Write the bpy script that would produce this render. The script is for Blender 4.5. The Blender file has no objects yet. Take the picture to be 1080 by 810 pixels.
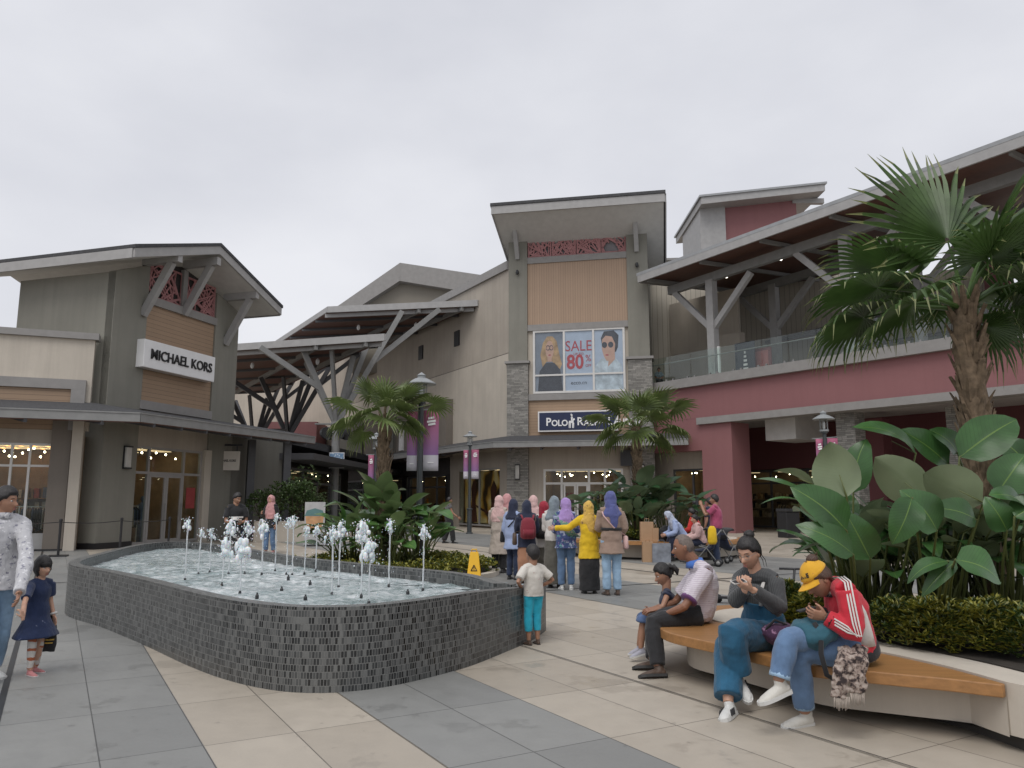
import bpy, math, random
from mathutils import Vector, Matrix, noise
random.seed(7)
R = math.radians
scene = bpy.context.scene
COL = scene.collection
V = Vector
# ------------------------------------------------------------------ camera
F_PX, CX, CY, CAM_Z = 816.0, 540.0, 405.0, 1.6
PITCH = math.atan(123.0 / F_PX)
CP, SP = math.cos(PITCH), math.sin(PITCH)
def ray(px, py):
    u, v = px - CX, CY - py
    return V((u, F_PX * CP - v * SP, F_PX * SP + v * CP))
def at(px, py, Y):
    d = ray(px, py); return V((d.x, d.y, d.z)) * (Y / d.y) + V((0, 0, CAM_Z))
def onz(px, py, z=0.0):
    d = ray(px, py); t = (z - CAM_Z) / d.z
    return V((d.x * t, d.y * t, z))
cam = bpy.data.cameras.new('camera'); cam.sensor_width = 36.0; cam.lens = 36.0 * F_PX / 1080.0
cam.clip_end = 2000; cam.clip_start = 0.05
camo = bpy.data.objects.new('camera', cam); COL.objects.link(camo)
camo.location = (0, 0, CAM_Z); camo.rotation_euler = (math.pi / 2 + PITCH, 0, 0)
scene.camera = camo
# ------------------------------------------------------------------ materials
def new_mat(name):
    m = bpy.data.materials.new(name); m.use_nodes = True
    nt = m.node_tree; b = nt.nodes['Principled BSDF']
    return m, nt, b
def rgb(c): return (c[0], c[1], c[2], 1.0)
def coords(nt, scale=1.0, rotz=0.0, kind='Object'):
    tc = nt.nodes.new('ShaderNodeTexCoord'); mp = nt.nodes.new('ShaderNodeMapping')
    mp.inputs['Scale'].default_value = (scale,) * 3 if not isinstance(scale, tuple) else scale
    mp.inputs['Rotation'].default_value = (0, 0, rotz)
    nt.links.new(tc.outputs[kind], mp.inputs['Vector']); return mp.outputs['Vector']
def nz(nt, vec, scale, detail=4, rough=.55):
    n = nt.nodes.new('ShaderNodeTexNoise'); n.inputs['Scale'].default_value = scale
    n.inputs['Detail'].default_value = detail; n.inputs['Roughness'].default_value = rough
    nt.links.new(vec, n.inputs['Vector']); return n.outputs['Fac']
def ramp(nt, fac, stops, interp='LINEAR'):
    r = nt.nodes.new('ShaderNodeValToRGB'); cr = r.color_ramp; cr.interpolation = interp
    while len(cr.elements) < len(stops): cr.elements.new(0.5)
    for e, (p, c) in zip(cr.elements, stops):
        e.position = p; e.color = rgb(c) if not isinstance(c, (int, float)) else (c, c, c, 1)
    nt.links.new(fac, r.inputs['Fac']); return r.outputs['Color']
def mixc(nt, fac, a, b, mode='MIX'):
    m = nt.nodes.new('ShaderNodeMix'); m.data_type = 'RGBA'; m.blend_type = mode
    for s, val in ((0, fac), (6, a), (7, b)):
        if hasattr(val, 'links') or hasattr(val, 'is_linked'): nt.links.new(val, m.inputs[s])
        elif isinstance(val, (int, float)): m.inputs[s].default_value = val if s == 0 else (val,) * 3 + (1,)
        else: m.inputs[s].default_value = rgb(val)
    return m.outputs[2]
def mth(nt, op, a, b=0.0):
    m = nt.nodes.new('ShaderNodeMath'); m.operation = op
    for i, val in ((0, a), (1, b)):
        if hasattr(val, 'is_linked'): nt.links.new(val, m.inputs[i])
        else: m.inputs[i].default_value = val
    return m.outputs[0]
def bump(nt, b, h, strength=.3, dist=.01):
    n = nt.nodes.new('ShaderNodeBump'); n.inputs['Strength'].default_value = strength
    n.inputs['Distance'].default_value = dist
    nt.links.new(h, n.inputs['Height']); nt.links.new(n.outputs['Normal'], b.inputs['Normal'])
def sc(c, k): return tuple(min(1, x * k) for x in c)
MATS = {}
def plain(name, c, rough=.6, var=.12, vscale=3.0, metal=0.0, bmp=0.0, bscale=60.0, spec=None, coat=0):
    if name in MATS: return MATS[name]
    m, nt, b = new_mat(name); vec = coords(nt)
    f = nz(nt, vec, vscale, 5)
    col = ramp(nt, f, [(.3, sc(c, 1 - var)), (.7, sc(c, 1 + var))])
    nt.links.new(col, b.inputs['Base Color'])
    b.inputs['Roughness'].default_value = rough; b.inputs['Metallic'].default_value = metal
    if spec is not None: b.inputs['Specular IOR Level'].default_value = spec
    if coat: b.inputs['Coat Weight'].default_value = coat
    if bmp: bump(nt, b, nz(nt, vec, bscale, 3), bmp, .004)
    MATS[name] = m; return m
def wallmat(name, c, rough=.8, streak=.2, groove=None):
    """painted render with faint patches and rain streaks; groove = vertical cladding pitch (m)"""
    if name in MATS: return MATS[name]
    m, nt, b = new_mat(name); vec = coords(nt)
    patch = nz(nt, vec, .5, 6, .6)
    st = nz(nt, coords(nt, (3.2, 3.2, .14)), 1.0, 7, .7)
    fine = nz(nt, vec, 14, 4)
    col = ramp(nt, patch, [(.3, sc(c, 1 - streak * .6)), (.7, sc(c, 1 + streak * .4))])
    col = mixc(nt, ramp(nt, st, [(.45, 0.0), (.8, .55)]), col, sc(c, 1 - streak * 1.6))
    col = mixc(nt, mth(nt, 'MULTIPLY', fine, .16), col, sc(c, .7))
    h = fine
    if groove:
        sx = nt.nodes.new('ShaderNodeSeparateXYZ'); nt.links.new(coords(nt, kind='UV'), sx.inputs[0])
        fr = mth(nt, 'FRACT', mth(nt, 'DIVIDE', sx.outputs['X' if groove > 0 else 'Y'], abs(groove)))
        line = mth(nt, 'LESS_THAN', fr, .1)
        idx = mth(nt, 'FLOOR', mth(nt, 'DIVIDE', sx.outputs['X' if groove > 0 else 'Y'], abs(groove)))
        wn = nt.nodes.new('ShaderNodeTexWhiteNoise'); wn.noise_dimensions = '1D'; nt.links.new(idx, wn.inputs['W'])
        col = mixc(nt, mth(nt, 'MULTIPLY', wn.outputs['Value'], .25), col, sc(c, .72))
        col = mixc(nt, mth(nt, 'MULTIPLY', line, .7), col, sc(c, .35))
        h = mth(nt, 'SUBTRACT', fine, mth(nt, 'MULTIPLY', line, 3.0))
    nt.links.new(col, b.inputs['Base Color']); b.inputs['Roughness'].default_value = rough
    bump(nt, b, h, .25, .01)
    MATS[name] = m; return m
def emit(name, c, s):
    if name in MATS: return MATS[name]
    m, nt, b = new_mat(name)
    b.inputs['Base Color'].default_value = rgb(c); b.inputs['Emission Color'].default_value = rgb(c)
    b.inputs['Emission Strength'].default_value = s; MATS[name] = m; return m
def glassmat(name, tint=(.9, .95, .93), refl=.025, rough=.02):
    if name in MATS: return MATS[name]
    m = bpy.data.materials.new(name); m.use_nodes = True; nt = m.node_tree; nt.nodes.clear()
    o = nt.nodes.new('ShaderNodeOutputMaterial'); mx = nt.nodes.new('ShaderNodeMixShader')
    t = nt.nodes.new('ShaderNodeBsdfTransparent'); t.inputs['Color'].default_value = rgb(tint)
    g = nt.nodes.new('ShaderNodeBsdfGlossy'); g.inputs['Roughness'].default_value = rough
    fr = nt.nodes.new('ShaderNodeLayerWeight'); fr.inputs['Blend'].default_value = .5
    a = mth(nt, 'ADD', mth(nt, 'MULTIPLY', mth(nt, 'POWER', fr.outputs['Facing'], 5.0), .9), refl)
    nt.links.new(a, mx.inputs[0]); nt.links.new(t.outputs[0], mx.inputs[1]); nt.links.new(g.outputs[0], mx.inputs[2])
    nt.links.new(mx.outputs[0], o.inputs['Surface']); MATS[name] = m; return m
# ------------------------------------------------------------------ mesh builder
class MB:
    def __init__(self): self.v = []; self.f = []; self.mi = []; self.uv = {}; self.seg = []
    def pieces(self):
        out = []
        for i, (v0, f0) in enumerate(self.seg):
            v1, f1 = self.seg[i + 1] if i + 1 < len(self.seg) else (len(self.v), len(self.f)); m = MB(); m.v = self.v[v0:v1]; m.f = [tuple(k - v0 for k in f) for f in self.f[f0:f1]]; m.mi = self.mi[f0:f1]; m.uv = {k - f0: u for k, u in self.uv.items() if f0 <= k < f1}; out.append(m)
        return out
    def add(self, vs, fs, mi=0):
        o = len(self.v); self.seg.append((o, len(self.f))); self.v += [V(p) for p in vs]
        for f in fs: self.f.append(tuple(i + o for i in f)); self.mi.append(mi)
        return o
    def quad(self, a, b, c, d, mi=0, uv=None):
        self.add([a, b, c, d], [(0, 1, 2, 3)], mi)
        if uv: self.uv[len(self.f) - 1] = uv
    def obox(self, o, a, b, c, mi=0):
        o, a, b, c = V(o), V(a), V(b), V(c)
        if a.cross(b).dot(c) < 0: a, b = b, a
        la, lb, lc = a.length, b.length, c.length
        vs = [o, o + a, o + a + b, o + b, o + c, o + a + c, o + a + b + c, o + b + c]
        n0 = len(self.f)
        self.add(vs, [(0, 3, 2, 1), (4, 5, 6, 7), (0, 1, 5, 4), (1, 2, 6, 5), (2, 3, 7, 6), (3, 0, 4, 7)], mi)
        r = lambda p, q: [(0, 0), (p, 0), (p, q), (0, q)]
        self.uv[n0] = [(0, 0), (0, lb), (la, lb), (la, 0)]; self.uv[n0 + 1] = r(la, lb)
        self.uv[n0 + 2] = r(la, lc); self.uv[n0 + 3] = r(lb, lc); self.uv[n0 + 4] = r(la, lc); self.uv[n0 + 5] = r(lb, lc)
    def box(self, c, s, rz=0, mi=0):
        x = V((math.cos(rz), math.sin(rz), 0)); y = V((-x.y, x.x, 0)); z = V((0, 0, 1)); c = V(c)
        self.obox(c - x * s[0] / 2 - y * s[1] / 2 - z * s[2] / 2, x * s[0], y * s[1], z * s[2], mi)
    def beam(self, p, q, w, h, mi=0, up=(0, 0, 1)):
        p, q = V(p), V(q); t = (q - p).normalized(); u = V(up)
        if abs(t.dot(u)) > .98: u = V((0, 1, 0))
        s = t.cross(u).normalized(); u = s.cross(t)
        self.obox(p - s * w / 2 - u * h / 2, q - p, s * w, u * h, mi)
    def prism(self, poly, z0, z1, mi=0):
        n = len(poly); area = sum(poly[i][0] * poly[(i + 1) % n][1] - poly[(i + 1) % n][0] * poly[i][1] for i in range(n))
        if area < 0: poly = poly[::-1]
        vs = [(x, y, z0) for x, y in poly] + [(x, y, z1) for x, y in poly]
        self.add(vs, [tuple(range(n))[::-1], tuple(range(n, 2 * n))] + [(i, (i + 1) % n, n + (i + 1) % n, n + i) for i in range(n)], mi)
    def slab(self, pts, d, mi=0):
        """polygon pts (3D) extruded by vector d"""
        n = len(pts); pts = [V(p) for p in pts]; d = V(d)
        nn = V((0, 0, 0))
        for i in range(n): nn += pts[i].cross(pts[(i + 1) % n])
        if nn.dot(d) < 0: pts = pts[::-1]
        self.add(pts + [p + d for p in pts], [tuple(range(n))[::-1], tuple(range(n, 2 * n))] + [(i, (i + 1) % n, n + (i + 1) % n, n + i) for i in range(n)], mi)
    def tube(self, pts, rad, n=10, side=None, mi=0, sq=2.0):
        pts = [V(p) for p in pts]; m = len(pts); vs = []; prev = None
        for i in range(m):
            t = (pts[min(i + 1, m - 1)] - pts[max(i - 1, 0)])
            t = t.normalized() if t.length > 1e-9 else V((0, 0, 1))
            if side is not None:
                s = V(side[i] if isinstance(side, list) else side)
            else: s = prev if prev is not None else (V((1, 0, 0)) if abs(t.x) < .8 else V((0, 1, 0)))
            s = (s - t * s.dot(t)); s = s.normalized() if s.length > 1e-6 else t.orthogonal().normalized()
            prev = s; u = t.cross(s)
            r = rad[i] if isinstance(rad, (list, tuple)) else rad
            ra, rb = r if isinstance(r, tuple) else (r, r)
            for k in range(n):
                a = 2 * math.pi * k / n; c, d = math.cos(a), math.sin(a)
                if sq != 2.0:
                    c = math.copysign(abs(c) ** (2 / sq), c); d = math.copysign(abs(d) ** (2 / sq), d)
                vs.append(pts[i] + s * (ra * c) + u * (rb * d))
        fs = [tuple(range(n))[::-1], tuple((m - 1) * n + k for k in range(n))]
        for i in range(m - 1):
            for k in range(n):
                k2 = (k + 1) % n; fs.append((i * n + k, i * n + k2, (i + 1) * n + k2, (i + 1) * n + k))
        self.add(vs, fs, mi)
    def ball(self, c, r, nu=14, nv=9, M=None, mi=0):
        r = r if isinstance(r, (tuple, list)) else (r, r, r); c = V(c); vs = []
        for j in range(nv + 1):
            th = math.pi * j / nv
            for i in range(nu):
                ph = 2 * math.pi * i / nu
                p = V((r[0] * math.sin(th) * math.cos(ph), r[1] * math.sin(th) * math.sin(ph), r[2] * math.cos(th)))
                vs.append(c + (M @ p if M else p))
        fs = [(j * nu + i, (j + 1) * nu + i, (j + 1) * nu + (i + 1) % nu, j * nu + (i + 1) % nu) for j in range(nv) for i in range(nu)]
        self.add(vs, fs, mi)
    def lathe(self, prof, n=20, c=(0, 0, 0), mi=0):
        c = V(c); vs = []
        for r, z in prof:
            for k in range(n):
                a = 2 * math.pi * k / n; vs.append(c + V((r * math.cos(a), r * math.sin(a), z)))
        m = len(prof)
        fs = [(i * n + k, i * n + (k + 1) % n, (i + 1) * n + (k + 1) % n, (i + 1) * n + k) for i in range(m - 1) for k in range(n)]
        fs += [tuple(range(n))[::-1], tuple((m - 1) * n + k for k in range(n))]
        self.add(vs, fs, mi)
    def build(self, name, mats, parent=None, smooth=False, bevel=0.0, local=False):
        me = bpy.data.meshes.new(name)
        off = V((0, 0, 0))
        if parent is not None and not local:
            p = parent
            while p is not None: off += p.location; p = p.parent
        me.from_pydata([v - off for v in self.v], [], self.f)
        mats = mats if isinstance(mats, (list, tuple)) else [mats]
        for m in mats: me.materials.append(m)
        if len(mats) > 1:
            me.polygons.foreach_set('material_index', self.mi)
        if self.uv:
            ul = me.uv_layers.new(name='UVMap')
            for fi, uvs in self.uv.items():
                for li, q in zip(me.polygons[fi].loop_indices, uvs): ul.data[li].uv = q
        if smooth: me.polygons.foreach_set('use_smooth', [True] * len(me.polygons))
        me.update()
        o = bpy.data.objects.new(name, me); COL.objects.link(o)
        if parent is not None: o.parent = parent
        if bevel:
            b = o.modifiers.new('bevel', 'BEVEL'); b.width = bevel; b.segments = 2; b.limit_method = 'ANGLE'
        return o
def tag(o, label=None, cat=None, group=None, kind=None):
    if label: o['label'] = label
    if cat: o['category'] = cat
    if group: o['group'] = group
    if kind: o['kind'] = kind
    return o
def thing(name, label, cat, loc=(0, 0, 0), rz=0.0, group=None):
    o = bpy.data.objects.new(name, None); o.empty_display_size = .2; COL.objects.link(o)
    o.location = loc; o.rotation_euler = (0, 0, rz)
    return tag(o, label, cat, group)
def copy_tree(o, parent=None):
    c = o.copy(); COL.objects.link(c)
    if parent is not None: c.parent = parent
    for ch in list(o.children): copy_tree(ch, c)
    return c
class Frame:
    """a vertical facade plane: k along it, n outwards, z up"""
    def __init__(self, o, d, flip=False):
        self.o = V((o[0], o[1], 0)); d = V((d[0], d[1], 0)); self.d = d.normalized()
        self.n = V((self.d.y, -self.d.x, 0)) * (-1 if flip else 1)
    def p(self, k, n, z): return self.o + self.d * k + self.n * n + V((0, 0, z))
    def hit(self, px, py, n=0.0):
        r = ray(px, py); c = V((0, 0, CAM_Z)); o = self.o + self.n * n
        t = (o - c).dot(self.n) / r.dot(self.n); q = c + r * t
        return (q - o).dot(self.d), q.z
    def box(self, mb, k0, k1, n0, n1, z0, z1, mi=0):
        mb.obox(self.p(k0, n0, z0), self.d * (k1 - k0), self.n * (n1 - n0), V((0, 0, z1 - z0)), mi)
    def poly(self, mb, kz, n0, n1, mi=0):
        mb.slab([self.p(k, n0, z) for k, z in kz], self.n * (n1 - n0), mi)
def text_mesh(s, size, depth, mat, parent, name, M, xs=1.0, shear=0.0, bold=0.0, align='CENTER'):
    cu = bpy.data.curves.new('txt', 'FONT'); cu.body = s; cu.size = size; cu.extrude = depth
    cu.align_x = align; cu.align_y = 'CENTER'; cu.offset = bold; cu.shear = shear; cu.resolution_u = 3
    o = bpy.data.objects.new('txt', cu); COL.objects.link(o)
    bpy.context.view_layer.update()
    me = bpy.data.meshes.new_from_object(o.evaluated_get(bpy.context.evaluated_depsgraph_get()))
    bpy.data.objects.remove(o); bpy.data.curves.remove(cu)
    me.transform(Matrix.Diagonal((xs, 1, 1, 1))); me.transform(M)
    off = V((0, 0, 0)); p = parent
    while p is not None: off += p.location; p = p.parent
    me.transform(Matrix.Translation(-off))
    me.materials.clear(); me.materials.append(mat); me.name = name
    ob = bpy.data.objects.new(name, me); COL.objects.link(ob); ob.parent = parent
    return ob
def face_matrix(F, k, n, z):
    """text lying on a facade frame, readable from outside"""
    x = F.d if F.d.cross(V((0, 0, 1))).dot(F.n) > 0 else -F.d
    M = Matrix((x, V((0, 0, 1)), F.n)).transposed().to_4x4(); M.translation = F.p(k, n, z)
    return M
# ------------------------------------------------------------------ overcast daylight
SUN_EL, SUN_AZ = R(58), R(200)      # azimuth measured clockwise from +Y
w = bpy.data.worlds.new('World'); scene.world = w; w.use_nodes = True
nt = w.node_tree; bg = nt.nodes['Background']
sky = nt.nodes.new('ShaderNodeTexSky'); sky.sky_type = 'NISHITA'; sky.sun_disc = False
sky.sun_elevation = SUN_EL; sky.sun_rotation = SUN_AZ; sky.air_density = 1.0; sky.dust_density = 4.0
hs = nt.nodes.new('ShaderNodeHueSaturation'); hs.inputs['Saturation'].default_value = .15
nt.links.new(sky.outputs[0], hs.inputs['Color'])
tcw = nt.nodes.new('ShaderNodeTexCoord')
mpw = nt.nodes.new('ShaderNodeMapping'); mpw.inputs['Scale'].default_value = (1.3, 1.3, 2.6)
nt.links.new(tcw.outputs['Generated'], mpw.inputs['Vector'])
cl = nz(nt, mpw.outputs['Vector'], 1.5, 6, .5)
cloud = ramp(nt, cl, [(.30, (4.7, 4.82, 5.32)), (.70, (6.3, 6.38, 6.75))])
nt.links.new(mixc(nt, .85, hs.outputs[0], cloud), bg.inputs['Color'])
bg.inputs['Strength'].default_value = .1
sl = bpy.data.lights.new('sun', 'SUN'); sl.energy = 1.0; sl.angle = R(35); sl.color = (1.0, .965, .92)
so = bpy.data.objects.new('sun', sl); COL.objects.link(so)
sd = V((math.sin(SUN_AZ) * math.cos(SUN_EL), math.cos(SUN_AZ) * math.cos(SUN_EL), math.sin(SUN_EL)))
so.rotation_euler = sd.to_track_quat('Z', 'Y').to_euler(); so.location = (0, 0, 40)
scene.view_settings.view_transform = 'Standard'; scene.view_settings.look = 'None'
scene.view_settings.exposure = 0.5; scene.view_settings.gamma = 1.0
scene.cycles.use_denoising = True; scene.cycles.max_bounces = 8; scene.cycles.transparent_max_bounces = 16
scene.cycles.caustics_reflective = False; scene.cycles.caustics_refractive = False
# ------------------------------------------------------------------ paving
GA = math.atan2(.503, .864)
def ST(s, t): return (.864 * s - .503 * t, .503 * s + .864 * t)
def paving(name, c1, c2, tint=.1):
    m, nt, b = new_mat(name)
    v0 = coords(nt, 1.0, -GA)
    sx = nt.nodes.new('ShaderNodeSeparateXYZ'); nt.links.new(v0, sx.inputs[0])
    cb = nt.nodes.new('ShaderNodeCombineXYZ')
    nt.links.new(mth(nt, 'ADD', sx.outputs['Y'], 12.1 - .85), cb.inputs['X'])
    nt.links.new(mth(nt, 'ADD', sx.outputs['X'], 12.1 - .35), cb.inputs['Y'])
    br = nt.nodes.new('ShaderNodeTexBrick'); br.offset = 0.0; br.squash = 1.0
    br.inputs['Scale'].default_value = 1.0; br.inputs['Brick Width'].default_value = 1.21
    br.inputs['Row Height'].default_value = .605; br.inputs['Mortar Size'].default_value = .0045
    br.inputs['Mortar Smooth'].default_value = .1; br.inputs['Bias'].default_value = 0
    br.inputs['Color1'].default_value = rgb(c1); br.inputs['Color2'].default_value = rgb(c2)
    br.inputs['Mortar'].default_value = rgb(sc(c1, .3))
    nt.links.new(cb.outputs[0], br.inputs['Vector'])
    vec = coords(nt)
    big = nz(nt, vec, .55, 6, .6); fine = nz(nt, vec, 45, 4); mid = nz(nt, vec, 4.5, 6, .65)
    col = mixc(nt, ramp(nt, big, [(.35, 0.0), (.7, .22)]), br.outputs['Color'], sc(c1, .62))
    col = mixc(nt, ramp(nt, mid, [(.4, 0.0), (.75, .22)]), col, sc(c2, .6))
    col = mixc(nt, mth(nt, 'MULTIPLY', fine, .12), col, sc(c1, .4))
    gum = ramp(nt, nz(nt, vec, 9, 2, .4), [(.735, 0.0), (.75, 1.0)])
    col = mixc(nt, mth(nt, 'MULTIPLY', gum, .3), col, sc(c1, .4))
    # damp splash stains with their own outline
    wv = nz(nt, coords(nt, (1.0, 1.0, 1.0)), .8, 9, .72)
    wet = ramp(nt, wv, [(.56, 0.0), (.575, 1.0)])
    col = mixc(nt, mth(nt, 'MULTIPLY', wet, .16), col, sc(c1, .45))
    nt.links.new(col, b.inputs['Base Color'])
    rgh = ramp(nt, mid, [(.3, .62), (.7, .42)])
    rg = mixc(nt, mth(nt, 'MULTIPLY', wet, .5), rgh, .2)
    nt.links.new(rg, b.inputs['Roughness'])
    h = mth(nt, 'SUBTRACT', mth(nt, 'MULTIPLY', fine, .15), br.outputs['Fac'])
    bump(nt, b, h, .35, .006); return m
M_BEIGE = paving('beige_paving', (.38, .335, .275), (.47, .42, .35))
M_GREY = paving('grey_paving', (.205, .207, .20), (.275, .275, .262))
g = MB(); g.quad((-400, -60, 0), (400, -60, 0), (400, 600, 0), (-400, 600, 0))
tag(g.build('ground', M_BEIGE), kind='structure')
g = MB()
for s0, s1, t0, t1 in ((-7.9, .96, -30, 40), (2.17, 3.38, -30, 12), (7.61, 10.03, 2, 60), (13.06, 17.9, 2, 60)):
    g.quad(*[V(ST(*q) + (.004,)) for q in ((s0, t0), (s1, t0), (s1, t1), (s0, t1))])
tag(g.build('pavement', M_GREY), kind='structure')
M_DARKIRON = plain('dark_iron', (.025, .026, .028), .5)
g = MB()
for s, t0, t1 in ((-.26, -5, 40), (11.75, 5, 50), (4.6, -5, 13.5)):
    wd = .05 if s != 4.6 else .012
    g.quad(*[V(ST(*q) + (.008,)) for q in ((s - wd / 2, t0), (s + wd / 2, t0), (s + wd / 2, t1), (s - wd / 2, t1))])
g.quad(*[V(ST(*q) + (.0085,)) for q in ((4.6, 11.97), (40, 11.97), (40, 12.03), (4.6, 12.03))])
g.quad(*[V(ST(*q) + (.0085,)) for q in ((-20, 17.97), (9, 17.97), (9, 18.03), (-20, 18.03))])
tag(g.build('drain_channel', M_DARKIRON), kind='structure')
# ------------------------------------------------------------------ fountain
def smooth_loop(pts, n):
    pts = [V((p[0], p[1])) for p in pts]; m = len(pts); dense = []
    for i in range(m):
        p0, p1, p2, p3 = pts[i - 1], pts[i], pts[(i + 1) % m], pts[(i + 2) % m]
        for k in range(12):
            t = k / 12
            dense.append(.5 * ((2 * p1) + (p2 - p0) * t + (2 * p0 - 5 * p1 + 4 * p2 - p3) * t * t + (3 * p1 - p0 - 3 * p2 + p3) * t ** 3))
    L = [0]
    for i in range(len(dense)): L.append(L[-1] + (dense[(i + 1) % len(dense)] - dense[i]).length)
    out = []; j = 0
    for i in range(n):
        s = L[-1] * i / n
        while L[j + 1] < s: j += 1
        a = (s - L[j]) / max(1e-9, L[j + 1] - L[j]); out.append(dense[j].lerp(dense[(j + 1) % len(dense)], a))
    return out, L[-1]
def lerp(a, b, t): return a + (b - a) * t
def sstep(a, b, x):
    t = max(0, min(1, (x - a) / (b - a))); return t * t * (3 - 2 * t)
front_px = [(68, 646), (110, 663), (155, 682), (200, 703), (245, 719), (295, 729), (345, 731), (395, 727), (445, 717), (495, 703), (535, 687), (562, 675)]
back_px = [(545, 612), (480, 603), (400, 595.5), (330, 588.5), (285, 582), (240, 575), (195, 571), (150, 573.5), (105, 583)]
loop = [onz(x, y, 0) for x, y in front_px] + [onz(576, 664, 0)] + [onz(x, y, .70) for x, y in back_px]
NF = 220
outer, per = smooth_loop(loop, NF)
def rimz(p): return .70 - .09 * sstep(-.5, .35, p.x)
cen = sum(outer, V((0, 0))) / NF
def inset(lp, d):
    n = len(lp); res = []
    for i in range(n):
        t = (lp[(i + 1) % n] - lp[i - 1]).normalized(); nn = V((-t.y, t.x))
        if nn.dot(cen - lp[i]) < 0: nn = -nn
        res.append(lp[i] + nn * d)
    return res
inner = inset(outer, .14)
def mosaic(name, bw, bh, cs, mortar, rough=.25):
    m, nt, b = new_mat(name); vec = coords(nt, kind='UV')
    br = nt.nodes.new('ShaderNodeTexBrick'); br.offset = .5; br.inputs['Scale'].default_value = 1
    br.inputs['Brick Width'].default_value = bw; br.inputs['Row Height'].default_value = bh
    br.inputs['Mortar Size'].default_value = .0032; br.inputs['Mortar Smooth'].default_value = .1
    br.inputs['Color1'].default_value = (0, 0, 0, 1); br.inputs['Color2'].default_value = (1, 1, 1, 1)
    br.inputs['Mortar'].default_value = (.5, .5, .5, 1)
    nt.links.new(vec, br.inputs['Vector'])
    tone = ramp(nt, br.outputs['Color'], cs)
    blot = nz(nt, vec, 1.3, 5)
    tone = mixc(nt, ramp(nt, blot, [(.4, 0.0), (.75, .3)]), tone, (.035, .04, .04))
    hv = nt.nodes.new('ShaderNodeSeparateXYZ'); nt.links.new(vec, hv.inputs[0])
    col = mixc(nt, br.outputs['Fac'], tone, mortar)
    nt.links.new(col, b.inputs['Base Color'])
    nt.links.new(ramp(nt, br.outputs['Color'], [(0, rough), (1, rough + .25)]), b.inputs['Roughness'])
    h = mth(nt, 'ADD', mth(nt, 'MULTIPLY', br.outputs['Color'], .5), mth(nt, 'MULTIPLY', br.outputs['Fac'], -1.0))
    bump(nt, b, h, .6, .006); return m
M_MOS = mosaic('slate_mosaic', .027, .056, [(0, (.004, .005, .005)), (.2, (.02, .022, .023)), (.55, (.06, .063, .063)), (1, (.15, .153, .148))], (.15, .15, .145))
M_RIM = mosaic('pebble_mosaic', .035, .028, [(0, (.03, .032, .033)), (.6, (.08, .082, .08)), (1, (.17, .17, .16))], (.2, .2, .19), .3)
fo = thing('fountain', 'low curved fountain basin clad in dark slate mosaic with white water jets', 'fountain', (cen.x, cen.y, 0))
ob_, ib_, rb_ = MB(), MB(), MB()
for i in range(NF):
    j = (i + 1) % NF; u0, u1 = per * i / NF, per * (i + 1) / NF
    a, b_, c, d = outer[i], outer[j], inner[j], inner[i]; za, zb = rimz(a), rimz(b_)
    ob_.quad((a.x, a.y, 0), (b_.x, b_.y, 0), (b_.x, b_.y, zb), (a.x, a.y, za), uv=[(u0, 0), (u1, 0), (u1, zb), (u0, za)])
    ib_.quad((c.x, c.y, .2), (d.x, d.y, .2), (d.x, d.y, za), (c.x, c.y, zb), uv=[(u1, .2), (u0, .2), (u0, za), (u1, zb)])
    rb_.quad((a.x, a.y, za), (b_.x, b_.y, zb), (c.x, c.y, zb), (d.x, d.y, za), uv=[(u0, 0), (u1, 0), (u1, .14), (u0, .14)])
ob_.build('basin_wall', M_MOS, fo); ib_.build('inner_wall', M_MOS, fo); rb_.build('rim', M_RIM, fo)
WZ = .555
m, nt, b = new_mat('churning_water'); vec = coords(nt)
f1 = nz(nt, vec, 7.5, 9, .75); f2 = nz(nt, vec, 1.1, 4)
fo_f = mth(nt, 'ADD', mth(nt, 'MULTIPLY', f1, .75), mth(nt, 'MULTIPLY', f2, .35))
nt.links.new(ramp(nt, fo_f, [(.39, (.15, .205, .21)), (.50, (.29, .355, .36)), (.585, (.5, .56, .57)), (.67, (.8, .83, .84))]), b.inputs['Base Color'])
b.inputs['Roughness'].default_value = .14; b.inputs['IOR'].default_value = 1.33
bump(nt, b, nz(nt, vec, 16, 6, .7), .7, .02); M_WATER = m
wb = MB(); wl = inset(outer, .13); rings = 46
for r in range(rings + 1):
    q = 1 - r / rings * .999
    for p in wl:
        x = cen.lerp(p, q)
        n1 = noise.noise(V((x.x * 2.2, x.y * 2.2, 3))) * .02 + noise.noise(V((x.x * 7, x.y * 7, 9))) * .026
        wb.v.append(V((x.x, x.y, WZ + n1)))
for r in range(rings):
    for i in range(NF):
        j = (i + 1) % NF; wb.f.append((r * NF + i, r * NF + j, (r + 1) * NF + j, (r + 1) * NF + i)); wb.mi.append(0)
wb.build('water', M_WATER, fo, smooth=True)
m, nt, b = new_mat('jet_water'); b.inputs['Base Color'].default_value = (.9, .93, .95, 1)
b.inputs['Roughness'].default_value = .08; b.inputs['Transmission Weight'].default_value = .45; b.inputs['IOR'].default_value = 1.33
b.inputs['Specular IOR Level'].default_value = .6; M_JET = m
M_FOAM, nt, b = new_mat('foam'); b.inputs['Base Color'].default_value = (.88, .9, .92, 1); b.inputs['Roughness'].default_value = .3
b.inputs['Subsurface Weight'].default_value = .3; b.inputs['Transmission Weight'].default_value = .15
ICO = [(0, 0, 1), (1, 0, 0), (0, 1, 0), (-1, 0, 0), (0, -1, 0), (0, 0, -1)]
ICF = [(0, 1, 2), (0, 2, 3), (0, 3, 4), (0, 4, 1), (5, 2, 1), (5, 3, 2), (5, 4, 3), (5, 1, 4)]
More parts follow.
